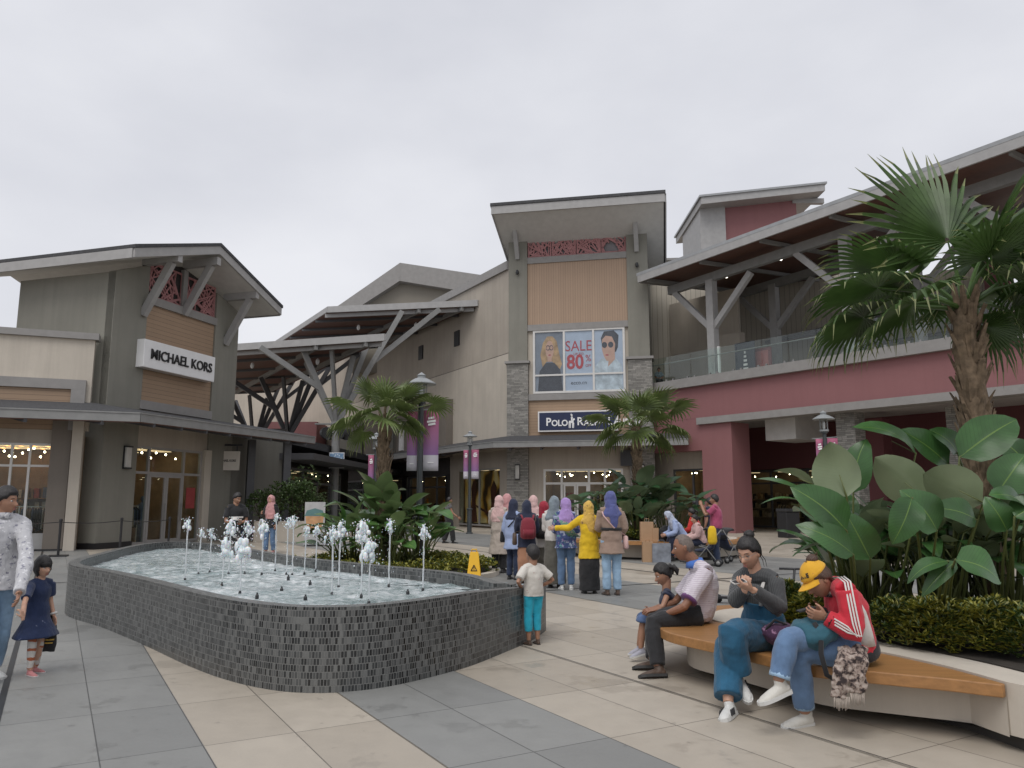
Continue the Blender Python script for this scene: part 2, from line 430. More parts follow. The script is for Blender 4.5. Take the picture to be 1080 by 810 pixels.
jets = [(195, 545, 612, 1), (209, 556, 606, .8), (221, 557, 604, .9), (234, 566, 618, 1.5), (241, 546, 606, 1.4), (253, 563, 626, 1.9), (258, 549, 606, 1.1),
        (276, 548, 606, 1.4), (290, 541, 603, .7), (302, 545, 606, .9), (308, 543, 607, .9), (321, 553, 606, .9), (333, 552, 603, 1.0), (350, 554, 628, 1.2),
        (357, 548, 620, 1.2), (381, 548, 630, 1.5), (389, 566, 637, 1.6), (410, 547, 619, 1.0), (446, 553, 623, 1.0)]
rj = random.Random(3)
def drop(mb, c, r, el=1.0):
    s = V((rj.uniform(.7, 1.3), rj.uniform(.7, 1.3), el * rj.uniform(.8, 1.4))) * r
    mb.add([V(c) + V((p[0] * s.x, p[1] * s.y, p[2] * s.z)) for p in ICO], ICF)
for (px, yt, yb, sz) in jets:
    bp = onz(px, yb, WZ); top = at(px, yt, bp.y).z; H = top - WZ
    mb = MB(); n = 16
    lean = rj.uniform(-.015, .02)
    pts = [(bp.x + lean * (k / n) ** 2 + rj.uniform(-.003, .003), bp.y + rj.uniform(-.003, .003), WZ - .02 + (H - .08 * sz) * k / n) for k in range(n + 1)]
    mb.tube(pts, [.0085 * (1 + .4 * rj.uniform(-.5, 1)) for _ in pts], 7)
    jo = mb.build('jet', M_JET, fo, smooth=True)
    cr = MB(); tp = V(pts[-1])
    for c in range(10 + int(9 * sz)):             # lumps of broken water
        a = rj.uniform(0, 6.28); rr = abs(rj.gauss(0, .034)) * sz; cr.ball(tp + V((math.cos(a) * rr, math.sin(a) * rr, rj.uniform(-.035, .06) * sz - rr * .6)), (rj.uniform(.008, .022) * sz, rj.uniform(.008, .022) * sz, rj.uniform(.012, .036) * sz), 7, 5)
    for c in range(2):             # ragged falling sheets at the top of the jet
        a = rj.uniform(0, 6.28); L = rj.uniform(.03, .10) * sz; hgt = rj.uniform(.02, .12) * sz
        q = [tp + V((math.cos(a), math.sin(a) * .7, 0)) * (L * t) + V((0, 0, hgt * math.sin(2.4 * t + .25) - .05 * sz * t * t + rj.uniform(-.008, .008))) for t in (0, .3, .6, .85, 1)]
        cr.tube(q, [.007 * sz, (.010 * sz, .006), (.013 * sz, .005), (.010 * sz, .004), .002], 8, (math.sin(a), -math.cos(a), .3))
    for c in range(int(70 * sz)):
        a = rj.uniform(0, 6.28); rr = abs(rj.gauss(0, .045)) * sz
        drop(cr, tp + V((math.cos(a) * rr, math.sin(a) * rr, rj.uniform(-.09, .10) * sz)), rj.uniform(.003, .010))
    for c in range(26):                          # stray drops falling round the column
        t = rj.random() ** 1.4; a = rj.uniform(0, 6.28); rr = rj.uniform(.01, .10) * sz * (1.1 - .5 * t)
        drop(cr, (bp.x + math.cos(a) * rr, bp.y + math.sin(a) * rr, WZ + t * (H - .06)), rj.uniform(.002, .0055), 1.5)
    tag(cr.build('spray', M_FOAM, jo, smooth=True), kind='stuff')
    nzl = MB(); nzl.lathe([(.018, WZ - .06), (.017, WZ + .02), (.009, WZ + .035), (.008, WZ + .05)], 10, (bp.x, bp.y, 0)); nzl.build('nozzle', M_DARKIRON, fo)
for (px, py) in ((304, 611), (297, 624), (271, 631), (327, 617), (322, 633), (380, 608), (430, 627)):
    bp = onz(px, py, WZ); nzl = MB(); nzl.lathe([(.02, WZ - .06), (.02, WZ + .03), (.010, WZ + .045), (.009, WZ + .06)], 10, (bp.x, bp.y, 0)); nzl.build('nozzle', M_DARKIRON, fo)
# ------------------------------------------------------------------ plants
def leafmat(name, c_top, c_under=None, rough=.35, var=.3, vein=0):
    m, nt, b = new_mat(name); vec = coords(nt)
    f = nz(nt, vec, 2.5, 3)
    col = ramp(nt, f, [(.3, sc(c_top, 1 - var)), (.7, sc(c_top, 1 + var))])
    uv = nt.nodes.new('ShaderNodeSeparateXYZ'); nt.links.new(coords(nt, kind='UV'), uv.inputs[0])
    if vein:
        ac = mth(nt, 'ABSOLUTE', uv.outputs['Y'])
        fr = mth(nt, 'FRACT', mth(nt, 'SUBTRACT', mth(nt, 'MULTIPLY', uv.outputs['X'], 16.0), mth(nt, 'MULTIPLY', ac, 3.0)))
        ln = mth(nt, 'LESS_THAN', fr, .18)
        col = mixc(nt, mth(nt, 'MULTIPLY', ln, .35), col, sc(c_top, .6))
        rib = mth(nt, 'LESS_THAN', ac, .035)
        col = mixc(nt, mth(nt, 'MULTIPLY', rib, .8), col, (c_top[0] * 2.2 + .04, c_top[1] * 1.7 + .04, c_top[2] * 1.5))
        bump(nt, b, fr, .25, .01)
    if c_under:
        ge = nt.nodes.new('ShaderNodeNewGeometry')
        un = ramp(nt, f, [(.3, sc(c_under, .85)), (.7, sc(c_under, 1.15))])
        col = mixc(nt, ge.outputs['Backfacing'], col, un)
    nt.links.new(col, b.inputs['Base Color']); b.inputs['Roughness'].default_value = rough
    tr = nt.nodes.new('ShaderNodeBsdfTranslucent'); nt.links.new(col, tr.inputs['Color'])
    mx = nt.nodes.new('ShaderNodeMixShader'); mx.inputs[0].default_value = .25
    out = nt.nodes['Material Output']
    nt.links.new(b.outputs[0], mx.inputs[1]); nt.links.new(tr.outputs[0], mx.inputs[2]); nt.links.new(mx.outputs[0], out.inputs['Surface'])
    return m
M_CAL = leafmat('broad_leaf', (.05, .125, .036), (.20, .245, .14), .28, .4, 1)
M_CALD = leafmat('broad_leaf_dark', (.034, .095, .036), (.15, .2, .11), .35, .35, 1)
M_STEM = plain('leaf_stalk', (.10, .12, .035), .5)
M_FAN = leafmat('fan_leaf', (.062, .115, .03), None, .38, .4)
M_FANL = leafmat('fan_leaf_light', (.12, .165, .05), None, .45, .4); M_CALF = leafmat('broad_leaf_fresh', (.075, .17, .045), (.17, .24, .10), .3, .35, 1)
M_FANY = leafmat('fan_leaf_tip', (.20, .22, .09), None, .5, .3)
M_BARK = plain('palm_bark', (.16, .115, .075), .95, .45, 14, bmp=.6, bscale=40)
M_SHY = leafmat('yellow_leaf', (.27, .26, .04), None, .45, .45)
M_SHG = leafmat('shrub_leaf', (.06, .10, .025), None, .45, .45)
M_SOIL = plain('soil', (.03, .024, .018), .95, .3, 8)
M_TWIG = plain('twig', (.06, .045, .03), .9)
def leaf(mb, base, tip, width, up, curl=.12, fold=.18, rnd=None, nl=9, nw=4, wav=.03):
    """paddle leaf from base to tip; up = direction its upper face looks"""
    base, tip, up = V(base), V(tip), V(up); L = (tip - base).length; t = (tip - base) / L
    up = (up - t * up.dot(t)).normalized(); s = t.cross(up); ph = (rnd or random).uniform(0, 6)
    vs, uvs = [], []
    for i in range(nl + 1):
        x = i / nl; prof = (math.sin(math.pi * min(1, x ** .72 * 1.0)) ** .62) if 0 < x < 1 else 0.02
        w_ = width / 2 * prof
        mid = base + t * (L * x) + up * (curl * L * (math.sin(math.pi * x * .9) - .9 * x * x))
        for j in range(-nw, nw + 1):
            y = j / nw
            z = fold * w_ * (abs(y) ** 1.3) + wav * width * math.sin(ph + x * 9 + y) * abs(y)
            vs.append(mid + s * (w_ * y) + up * z); uvs.append((x, y))
    W = 2 * nw + 1; o = len(mb.v); fs = []
    for i in range(nl):
        for j in range(W - 1):
            q = (i * W + j, i * W + j + 1, (i + 1) * W + j + 1, (i + 1) * W + j); fs.append(q)
            mb.uv[len(mb.f) + len(fs) - 1] = [uvs[k] for k in q]
    mb.add(vs, fs)
def calathea(c, h, spread, n, rnd, label, group=None, mat=None, extra=(), Lf=1.0):
    """clump of broad paddle leaves on tall stalks; extra = (base, tip, width, up) leaves placed singly"""
    t = thing('broadleaf_plant', label, 'plant', c, 0, group); fl, st = MB(), MB(); c = V(c)
    todo = []
    for i in range(n):
        a = rnd.uniform(0, 6.28); q = rnd.random() ** .6
        hh = h * (rnd.uniform(.55, 1.0) - .22 * q); out = V((math.cos(a), math.sin(a), 0))
        lb = c + out * (spread * q * .75) + V((0, 0, hh * .72)); L = h * rnd.uniform(.28, .42) * Lf; el = rnd.uniform(-.35, 1.2) * (1.15 - .6 * q)
        d = (out + V((rnd.uniform(-.5, .5), rnd.uniform(-.5, .5), 0))).normalized() * math.cos(el) + V((0, 0, math.sin(el)))
        up = V((0, 0, 1)) if el < .6 else -out + V((0, 0, .4))
        todo.append((lb, lb + d * L, L * rnd.uniform(.48, .64), up + V((rnd.uniform(-.3, .3), rnd.uniform(-.3, .3), 0))))
    for (b0, t0, w_, up) in list(todo) + list(extra):
        b0, t0 = V(b0), V(t0)
        leaf(fl, b0, t0, w_, up, rnd.uniform(.05, .16), rnd.uniform(.1, .3), rnd)
        g0 = V((c.x + (b0.x - c.x) * .35 + rnd.uniform(-.1, .1), c.y + (b0.y - c.y) * .35 + rnd.uniform(-.1, .1), c.z))
        m_ = g0.lerp(b0, .6) + V((0, 0, .12 * (b0.z - c.z)))
        st.tube([g0, m_, b0, b0.lerp(t0, .4)], [.016, .012, .009, .004], 5)
    fl.build('foliage', mat or M_CAL, t, smooth=True); st.build('stem', M_STEM, t, smooth=True)
    return t
def frond(mb, tipmb, o, d, up, Rr, rnd, nseg=38, arc=R(265), droop=.3):
    """one fan leaf: o hub, d its middle direction, up its upper side"""
    o, d, up = V(o), V(d).normalized(), V(up); up = (up - d * d.dot(up)).normalized(); s = d.cross(up)
    for i in range(nseg):
        a = -arc / 2 + arc * (i + .5) / nseg; ca = math.cos(a)
        L = Rr * (.72 + .28 * (.5 + .5 * ca)) * rnd.uniform(.92, 1.06)
        u = d * math.cos(a) + s * math.sin(a); sd = -d * math.sin(a) + s * math.cos(a)
        hw = L * .6 * math.tan(arc / nseg / 2) * 1.02; pts = []
        dr = droop * rnd.uniform(.5, 1.5); tw = rnd.uniform(-.1, .1)
        for k, (x, wf) in enumerate(((.03, .05), (.28, .48), (.48, .84), (.66, .66), (.84, .36), (1.0, .04))):
            bow = -.10 * x * x * L
            g = max(0, x - .52) / .48
            p = o + u * (L * x * (1 - .25 * dr * g * g)) + up * (bow + .08 * Rr * math.cos(a) * 0) + V((0, 0, -1)) * (L * dr * .62 * g ** 2.0) + sd * (tw * L * g * g)
            pts.append((p - sd * hw * wf + up * 0, p + up * (-hw * wf * .8), p + sd * hw * wf))
        for k in range(5):
            A, B = pts[k], pts[k + 1]; mb.add([A[0], A[1], A[2], B[0], B[1], B[2]], [(0, 1, 4, 3), (1, 2, 5, 4)], 0 if k < 4 else 1)
def fan_palm(name, c, H, Rr, fr, rnd, label, trunk=(.16, .12), group=None, nseg=38, roll=.75, mat=None):
    """fr = list of (azimuth, elevation, petiole length, radius factor, droop)"""
    c = V(c); t = thing(name, label, 'palm tree', c, 0, group)
    tr = MB(); n = 26
    pts = [(c.x + .03 * math.sin(k * .5), c.y, c.z + H * k / n) for k in range(n + 1)]
    tr.tube(pts, [trunk[0] * (1 - k / n) + trunk[1] * k / n + rnd.uniform(-.012, .012) for k in range(n + 1)], 14)
    for k in range(int(H * 60)):                    # old leaf bases
        z = c.z + H * (.12 + .88 * rnd.random()); a = rnd.uniform(0, 6.28); r0 = trunk[1] * 1.0
        o = V((c.x + math.cos(a) * r0, c.y + math.sin(a) * r0, z)); out = V((math.cos(a), math.sin(a), 0)); sd = V((-out.y, out.x, 0))
        l = rnd.uniform(.12, .30); tp = o + out * rnd.uniform(.03, .09) + V((0, 0, l)) + sd * rnd.uniform(-.04, .04)
        wv = rnd.uniform(.025, .05)
        tr.add([o - sd * wv - out * .03, o + sd * wv - out * .03, tp + sd * wv * .5, tp - sd * wv * .5, o + out * .015, tp + out * .012], [(0, 4, 5, 3), (4, 1, 2, 5), (0, 3, 2, 1)])
    tr.build('trunk', M_BARK, t, smooth=False)
    top = c + V((0, 0, H))
    for (az, el, pl, rf, dr) in fr:
        out = V((math.sin(az), math.cos(az), 0)); d = out * math.cos(el) + V((0, 0, math.sin(el)))
        hub = top + d * pl + V((0, 0, -.06 * pl * pl)); mb, tm = MB(), MB()
        up = V((0, 0, 1)) - d * d.z
        if up.length < .25: up = -out
        d2 = (d + V((0, 0, -.25))).normalized() if el < 1.0 else d
        rl = rnd.uniform(.35, .95) * roll * (1 if d2.x < 0 else -1) if el < 1.2 else 0
        up = Matrix.Rotation(rl, 3, d2) @ up
        mb.tube([top - V((0, 0, .08)), top.lerp(hub, .5) + V((0, 0, .04 * pl)), hub], [.026 * Rr + .004, .016 * Rr + .003, .008], 6)
        frond(mb, tm, hub, d2, up, Rr * rf, rnd, nseg, droop=dr)
        mb.build('frond', [mat or M_FAN, M_FANY], t, smooth=False)
    return t
def shrub(mbl, c, r, h, n, rnd, ll=.06, lw=.016):
    """narrow leaves in upward rosettes"""
    for i in range(n):
        a = rnd.uniform(0, 6.28); q = math.sqrt(rnd.random()); el = (1 - q * q) ** .5
        p = V((c[0] + math.cos(a) * r * q, c[1] + math.sin(a) * r * q, c[2] + h * (.04 + .96 * el * rnd.uniform(.6, 1.05))))
        ax = V((math.cos(a) * q, math.sin(a) * q, .8)).normalized()
        for k in range(7):
            b_ = rnd.uniform(0, 6.28); d = (ax + V((math.cos(b_), math.sin(b_), rnd.uniform(-.2, .5))) * .95).normalized()
            s = d.cross(V((0, 0, 1))).normalized() * lw / 2; L = ll * rnd.uniform(.6, 1.2)
            mbl.add([p, p + d * L * .5 + s, p + d * L - V((0, 0, L * .2)), p + d * L * .5 - s], [(0, 1, 2, 3)], rnd.choice((0, 0, 1)))
# ---- near planter with the wooden bench
M_CONC = wallmat('pale_concrete', (.52, .47, .40), .7, .12)
M_PLINTHSHADE = plain('plinth_painted_shade', (.06, .055, .05), .9)  # dark colour puts the shade of the base recess into the plinth
def woodmat(name, c, sx=(1.5, 14, 14), rough=.4):
    m, nt, b = new_mat(name); f = nz(nt, coords(nt, sx, R(25)), 2.0, 6, .6); f2 = nz(nt, coords(nt), 1.2, 4)
    col = ramp(nt, f, [(.3, sc(c, .75)), (.7, sc(c, 1.15))]); col = mixc(nt, ramp(nt, f2, [(.4, 0.0), (.8, .35)]), col, sc(c, .6))
    nt.links.new(col, b.inputs['Base Color']); b.inputs['Roughness'].default_value = rough; bump(nt, b, f, .15, .004); return m
M_BENCH = woodmat('orange_timber', (.37, .185, .068))
def cat(pts, m=6):
    out = []; n = len(pts); pts = [V(p) for p in pts]
    for i in range(n - 1):
        p0, p1, p2, p3 = pts[max(i - 1, 0)], pts[i], pts[i + 1], pts[min(i + 2, n - 1)]
        for k in range(m):
            t = k / m; out.append(.5 * ((2 * p1) + (p2 - p0) * t + (2 * p0 - 5 * p1 + 4 * p2 - p3) * t * t + (3 * p1 - p0 - 3 * p2 + p3) * t ** 3))
    return out + [pts[-1]]
BZ = .42
def inset_open(P, d):
    P = [V(p) for p in P]; out = []
    for i in range(len(P)):
        t = (P[min(i + 1, len(P) - 1)] - P[max(i - 1, 0)]).normalized(); out.append(P[i] + V((t.y, -t.x)) * d)
    return out
F_IN = [onz(x, y, BZ) for x, y in ((1060, 721), (1000, 704.5), (935, 690), (868, 677), (800, 664), (752, 655))]
wi = cat([(p.x, p.y) for p in F_IN] + [(2.03, 8.3), (2.25, 8.65), (2.6, 8.85), (3.0, 8.92)])
wo = cat([(p.x, p.y) for p in [onz(x, y, BZ) for x, y in ((1057, 722), (1030, 719), (1000, 715.5), (935, 709.5), (853, 701), (804, 690), (758, 679), (705, 667))]] + [(1.42, 7.75), (1.62, 8.4), (2.05, 8.95), (2.7, 9.2)])
body_o = [V((p.x + .012, p.y + .004)) for p in wi] + cat([(3.05, 8.93), (4.2, 9.1)])[1:]
e0_ = body_o[0]
body = [(p.x, p.y) for p in body_o] + [(8.5, 9.4), (8.5, 3.2), (4.4, 3.2), (3.62, 4.62), (e0_.x + .03, e0_.y - .06)]
soil_in = [(p.x, p.y) for p in inset_open([(p.x, p.y) for p in body_o[2:-6]], .34)] + [(3.4, 8.6), (4.3, 8.75), (8.2, 9.0), (8.2, 3.5), (4.7, 3.5), (3.98, 4.85)]
pl = thing('planter', 'pale concrete raised planter under the tall palm, wrapped by the orange bench', 'planter', (3.0, 7.0, 0))
mb = MB()
n = len(body)
for i in range(n):
    a, b_ = body[i], body[(i + 1) % n]
    mb.quad((a[0], a[1], .1), (b_[0], b_[1], .1), (b_[0], b_[1], .43), (a[0], a[1], .43))
mb.build('planter_wall', M_CONC, pl)
mb = MB(); mb.prism([(2.3 + (p[0] - 2.3) * .97 + .12, p[1] * .995 + .03) for p in body], 0, .1); mb.build('plinth', M_PLINTHSHADE, pl)
mb = MB()
mb.add([(p[0], p[1], .43) for p in body], [tuple(range(n))]); cp = mb.build('coping', M_CONC, pl)
mb = MB(); mb.add([(p[0], p[1], .438) for p in soil_in], [tuple(range(len(soil_in)))]); mb.build('soil_bed', M_SOIL, pl)
bench = thing('bench', 'curved orange timber bench wrapped round the pale concrete planter', 'bench', (1.9, 6.3, 0))
def ribbon(mb, A, B, z0, z1, n=70):
    def rs(P):
        P = [V((p.x, p.y)) if hasattr(p, 'x') else V(p) for p in P]
        L = [0]
        for i in range(len(P) - 1): L.append(L[-1] + (P[i + 1] - P[i]).length)
        o, j = [], 0
        for i in range(n + 1):
            s = L[-1] * i / n
            while j < len(P) - 2 and L[j + 1] < s: j += 1
            o.append(P[j].lerp(P[j + 1], (s - L[j]) / max(1e-9, L[j + 1] - L[j])))
        return o
    A, B = rs(A), rs(B); vs = []
    for a, b_ in zip(A, B): vs += [(a.x, a.y, z0), (b_.x, b_.y, z0), (b_.x, b_.y, z1), (a.x, a.y, z1)]
    fs = [(0, 1, 2, 3), (4 * n, 4 * n + 3, 4 * n + 2, 4 * n + 1)]
    for i in range(n):
        for k in range(4): fs.append((4 * i + k, 4 * i + 4 + k, 4 * i + 4 + (k + 1) % 4, 4 * i + (k + 1) % 4))
    mb.add(vs, fs)
wo = [V((p.x, p.y)) for p in wo]; wi = [V((p.x, p.y)) for p in wi]
mb = MB(); ribbon(mb, wo, wi, .335, .42); mb.build('seat', M_BENCH, bench, bevel=.008)
mb = MB(); wb_ = inset_open([(p.x, p.y) for p in wo], .26); ribbon(mb, wb_[2:], [V((p.x, p.y)) for p in wi], .09, .334); mb.build('base_wall', M_CONC, pl)
rp = random.Random(11)
# near palm
trp = at(1029, 455, 7.6); 
NFR = [(R(-20), R(80), .72, 1.30, .05), (R(-84), R(14), .85, .86, .30), (R(-60), R(38), .70, .95, .18), (R(-108), R(-4), .66, .78, .45), (R(62), R(55), .75, 1.2, .1), (R(100), R(26), .75, .95, .3),
       (R(130), R(14), .55, .75, .4), (R(35), R(18), .65, .85, .35), (R(80), R(-6), .55, .72, .5), (R(-25), R(22), .65, .8, .25), (R(95), R(66), .65, 1.0, .1), (R(160), R(48), .5, .75, .2), (R(70), R(-40), .35, .5, .6), (R(-78), R(-4), .95, .75, .45)]
crown_z = at(1020, 318, 7.6).z
fan_palm('fan_palm', (trp.x, trp.y, .43), crown_z - .43, 1.0, NFR, rp, 'tall fan palm with shaggy trunk in the bench planter, nearest of the palms', (.145, .11), None, 34, .45)
# near broad-leaved clumps: leaves read off one by one, then filled up
def LF(bx, by, tx, ty, Y, w_px, up, dY=0.0):
    b0, t0 = at(bx, by, Y), at(tx, ty, Y + dY); return (b0, t0, w_px / F_PX * Y, up)
C, TU, FW = V((0, -1, .1)), V((0, -.45, 1)), V((0, 1, .25))
ex1 = [LF(893, 524, 874, 466, 6.9, 52, (0, 1, .25)), LF(966, 478, 902, 446, 7.4, 34, (-.2, -.6, 1)), LF(976, 527, 922, 482, 6.9, 46, (.2, 1, .3)),
       LF(858, 523, 797, 503, 6.9, 20, (-.1, -.3, 1)), LF(860, 512, 816, 494, 7.1, 12, (0, .6, 1)), LF(856, 534, 801, 528, 6.7, 9, (0, -.2, 1)),
       LF(893, 560, 836, 512, 6.6, 44, (-.4, -.8, .7)), LF(900, 520, 912, 462, 7.4, 36, (-.5, -.6, .5)), LF(900, 585, 842, 552, 6.5, 30, (-.3, -.9, .5)), LF(918, 590, 892, 540, 6.7, 36, (-.4, -.9, .3))]
ex2 = [LF(1037, 530, 972, 498, 6.7, 48, (.1, 1, .35)), LF(962, 525, 942, 574, 6.3, 34, (0, -1, .4)), LF(988, 560, 952, 516, 6.5, 44, (0, -1, .5)), LF(1012, 482, 1074, 440, 7.0, 46, (-.3, -.9, .3)),
       LF(1000, 592, 956, 612, 5.9, 20, (0, -.5, 1)), LF(1008, 592, 972, 628, 5.9, 18, (-.2, -.8, .7)), LF(1008, 590, 1058, 612, 5.7, 46, (0, -.8, .8)), LF(1030, 548, 984, 534, 6.6, 34, (0, -.9, .6)),
       LF(1046, 478, 1022, 440, 7.6, 24, (.3, -.8, .5)), LF(1000, 490, 950, 452, 7.9, 34, (-.3, -.8, .6))]
ex3 = [LF(1080, 530, 1044, 520, 6.4, 32, (0, -.7, 1)), LF(1052, 520, 1082, 478, 6.8, 40, (-.4, -1, .4)), LF(1062, 560, 1040, 524, 6.4, 30, (-.4, -1, .3)), LF(1088, 500, 1056, 462, 7.3, 40, (-.2, -.9, .3)), LF(1070, 545, 1105, 530, 6.3, 36, (0, -.8, 1)), LF(1010, 478, 982, 452, 7.9, 30, (0, -.8, .6))]
def nearp(px, Y): q = at(px, 600, Y); return (q.x, q.y, .43)
calathea(nearp(905, 7.7), 1.55, .65, 40, rp, 'broadleaf clump behind the red jacket, long leaf tips reaching left', None, M_CAL, ex1, .78)
calathea(nearp(975, 7.5), 1.6, .65, 46, rp, 'broadleaf clump in the middle of the bench planter with one low round leaf', None, M_CAL, ex2, .78)
calathea(nearp(1055, 7.3), 1.65, .7, 46, rp, 'broadleaf clump below the palm trunk at the right edge of the bench planter', None, M_CAL, ex3, .78)
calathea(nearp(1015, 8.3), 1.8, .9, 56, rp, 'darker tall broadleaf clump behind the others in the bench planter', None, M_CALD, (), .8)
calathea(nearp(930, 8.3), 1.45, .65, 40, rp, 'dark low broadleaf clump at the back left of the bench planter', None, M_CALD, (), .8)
for (px, Y, r_, h_, lab) in ((945, 6.75, .30, .24, 'dark green low shrub at the red jacket wearer\'s back'), (985, 6.5, .32, .28, 'low yellow green shrub below the big round leaf'), (1045, 6.3, .36, .30, 'yellowest low shrub at the bright right end of the planter'),
                         (1085, 6.05, .3, .26, 'low shrub cut by the picture edge in the planter'), (830, 7.5, .26, .30, 'leafy low shrub between the two seated women'), (855, 7.25, .24, .24, 'low shrub behind the yellow cap')):
    q = at(px, 640, Y); t = thing('low_shrub', lab, 'shrub', (q.x, q.y, .43), 0, 'low shrubs edging the bench planter')
    mb = MB(); shrub(mb, (q.x, q.y, .42), r_, h_ + .10, 620, rp, .085, .018); mb.build('foliage', [M_SHG, M_SHY] if 'yellow' not in lab else [M_SHY, M_SHG], t)
    mb = MB()
    for k in range(14):
        a = rp.uniform(0, 6.28); mb.tube([(q.x, q.y, .42), (q.x + math.cos(a) * r_ * .7, q.y + math.sin(a) * r_ * .7, .45 + h_ * .7)], [.006, .003], 4)
    mb.build('stem', M_TWIG, t)
# ---- round bed behind the fountain
bc = at(410, 585, 17.5)
pb = thing('planter_bed', 'low round planting bed with pale kerb behind the fountain', 'planter', (bc.x, bc.y, 0))
mb = MB(); mb.lathe([(2.45, 0), (2.45, .1), (2.3, .105), (2.3, 0)], 56, (bc.x, bc.y, 0)); mb.build('kerb', M_CONC, pb)
mb = MB(); mb.lathe([(2.3, .02), (2.28, .09), (1.2, .2)], 40, (bc.x, bc.y, 0)); mb.build('soil_bed', M_SOIL, pb)
mb = MB()
for i in range(150):
    a = rp.uniform(0, 6.28); q = rp.uniform(.55, .94) * 2.35
    shrub(mb, (bc.x + math.cos(a) * q, bc.y + math.sin(a) * q, .06), .3, rp.uniform(.25, .36), 26, rp, .10, .04)
gc = mb.build('ground_cover', [M_SHY, M_SHG], None); tag(gc, 'yellow green ground cover ringing the bed behind the fountain', 'ground cover', kind='stuff')
rq = random.Random(23)
for (px, dY, h_, n_, lab) in ((372, 0, 1.7, 30, 'leftmost broadleaf clump in the bed behind the fountain'), (402, .5, 2.3, 34, 'tallest broadleaf clump round the foot of the palm behind the fountain'), (440, 0, 1.9, 34, 'broadleaf clump leaning right behind the nearest lamp post'), (408, -.6, 1.5, 24, 'front low broadleaf clump in the bed behind the fountain')):
    q = at(px, 560, bc.y + dY); calathea((q.x, q.y, .15), h_, 1.05, n_ + 8, rq, lab, 'broadleaf clumps in the bed behind the fountain', M_CALF, (), .85)
def ring_fr(n, rnd, lo=-12, hi=72):
    out = []
    for i in range(n):
        el = lo + (hi - lo) * ((i * .618) % 1); out.append((R(i * 137.5 + rnd.uniform(-15, 15)), R(el), rnd.uniform(1.3, 2.0), rnd.uniform(.85, 1.1), .08 + .22 * max(0, (40 - el) / 60)))
    return out
q = at(404, 480, bc.y + .3)
FARFR = [(-82, 22, 1.25, .22), (-62, 48, 1.0, .12), (-28, 72, .8, .05), (30, 62, .95, .1), (66, 40, 1.2, .15), (92, 26, 1.5, .2), (112, 4, 1.0, .35), (-112, 2, 1.0, .35), (150, 22, .8, .25), (180, -8, .7, .4), (-150, 12, .85, .3), (100, 58, 1.0, .1), (-100, 56, 1.0, .1), (10, 30, .8, .2), (-95, -22, .7, .45), (85, -20, .7, .45), (165, 55, .7, .1)]
def far_palm(px, ytop, Y, Rr, n, lab, trunk, seed):
    rnd = random.Random(seed); q = at(px, ytop, Y)
    fr = [(R(a + rnd.uniform(-9, 9)), R(e + rnd.uniform(-8, 8)), p * Rr * rnd.uniform(1.0, 1.35), rnd.uniform(.9, 1.1), d) for a, e, p, d in FARFR]
    return fan_palm('fan_palm', (q.x, q.y, .12), q.z - .12, Rr, fr, rnd, lab, trunk, None, 22, .6, M_FANL)
far_palm(406, 442, bc.y + .3, .62, 11, 'fan palm rising from the bed behind the fountain', (.15, .12), 5)
# ---- second planter with bench near the tower
b2 = at(690, 575, 24.0)
pb = thing('planter', 'far concrete planter with timber seat in front of the navy shop sign', 'planter', (b2.x, b2.y, 0))
mb = MB(); mb.lathe([(2.5, .06), (2.5, .5), (2.2, .5), (2.2, .3)], 48, (b2.x, b2.y, 0)); mb.build('planter_wall', M_CONC, pb)
mb = MB(); mb.lathe([(2.42, 0), (2.42, .07)], 48, (b2.x, b2.y, 0)); mb.build('plinth', M_PLINTHSHADE, pb)
mb = MB(); mb.lathe([(2.2, .42), (1, .5)], 32, (b2.x, b2.y, 0)); mb.build('soil_bed', M_SOIL, pb)
mb = MB()
ro = [V((b2.x + 2.95 * math.cos(a), b2.y + 2.95 * math.sin(a))) for a in [R(185 + 170 * k / 40) for k in range(41)]]
ri = [V((b2.x + 2.45 * math.cos(a), b2.y + 2.45 * math.sin(a))) for a in [R(185 + 170 * k / 40) for k in range(41)]]
ribbon(mb, ro, ri, .42, .505); mb.build('seat', M_BENCH, pb)
mb = MB()
for i in range(70):
    a = rp.uniform(0, 6.28); qq = rp.uniform(.6, .95) * 2.15
    shrub(mb, (b2.x + math.cos(a) * qq, b2.y + math.sin(a) * qq, .45), .3, rp.uniform(.25, .36), 20, rp, .11, .045)
gc = mb.build('ground_cover', [M_SHG, M_SHY], None); tag(gc, 'green ground cover in the far planter with the timber seat', 'ground cover', kind='stuff')
for (px, dY, h_, n_, lab) in ((640, .2, 2.2, 30, 'broadleaf clump left of the far palm, behind the blue hijab'), (672, .6, 2.5, 34, 'tall broadleaf clump round the foot of the far palm'), (705, .2, 2.0, 30, 'broadleaf clump right of the far palm beside the maroon column'), (672, -.8, 1.7, 24, 'front low broadleaf clump in the far planter')):
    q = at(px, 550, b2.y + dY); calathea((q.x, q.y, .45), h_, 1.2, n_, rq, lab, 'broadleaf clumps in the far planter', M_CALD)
far_palm(671, 450, b2.y + .4, .82, 11, 'slim fan palm rising in front of the navy shop sign', (.15, .12), 9)
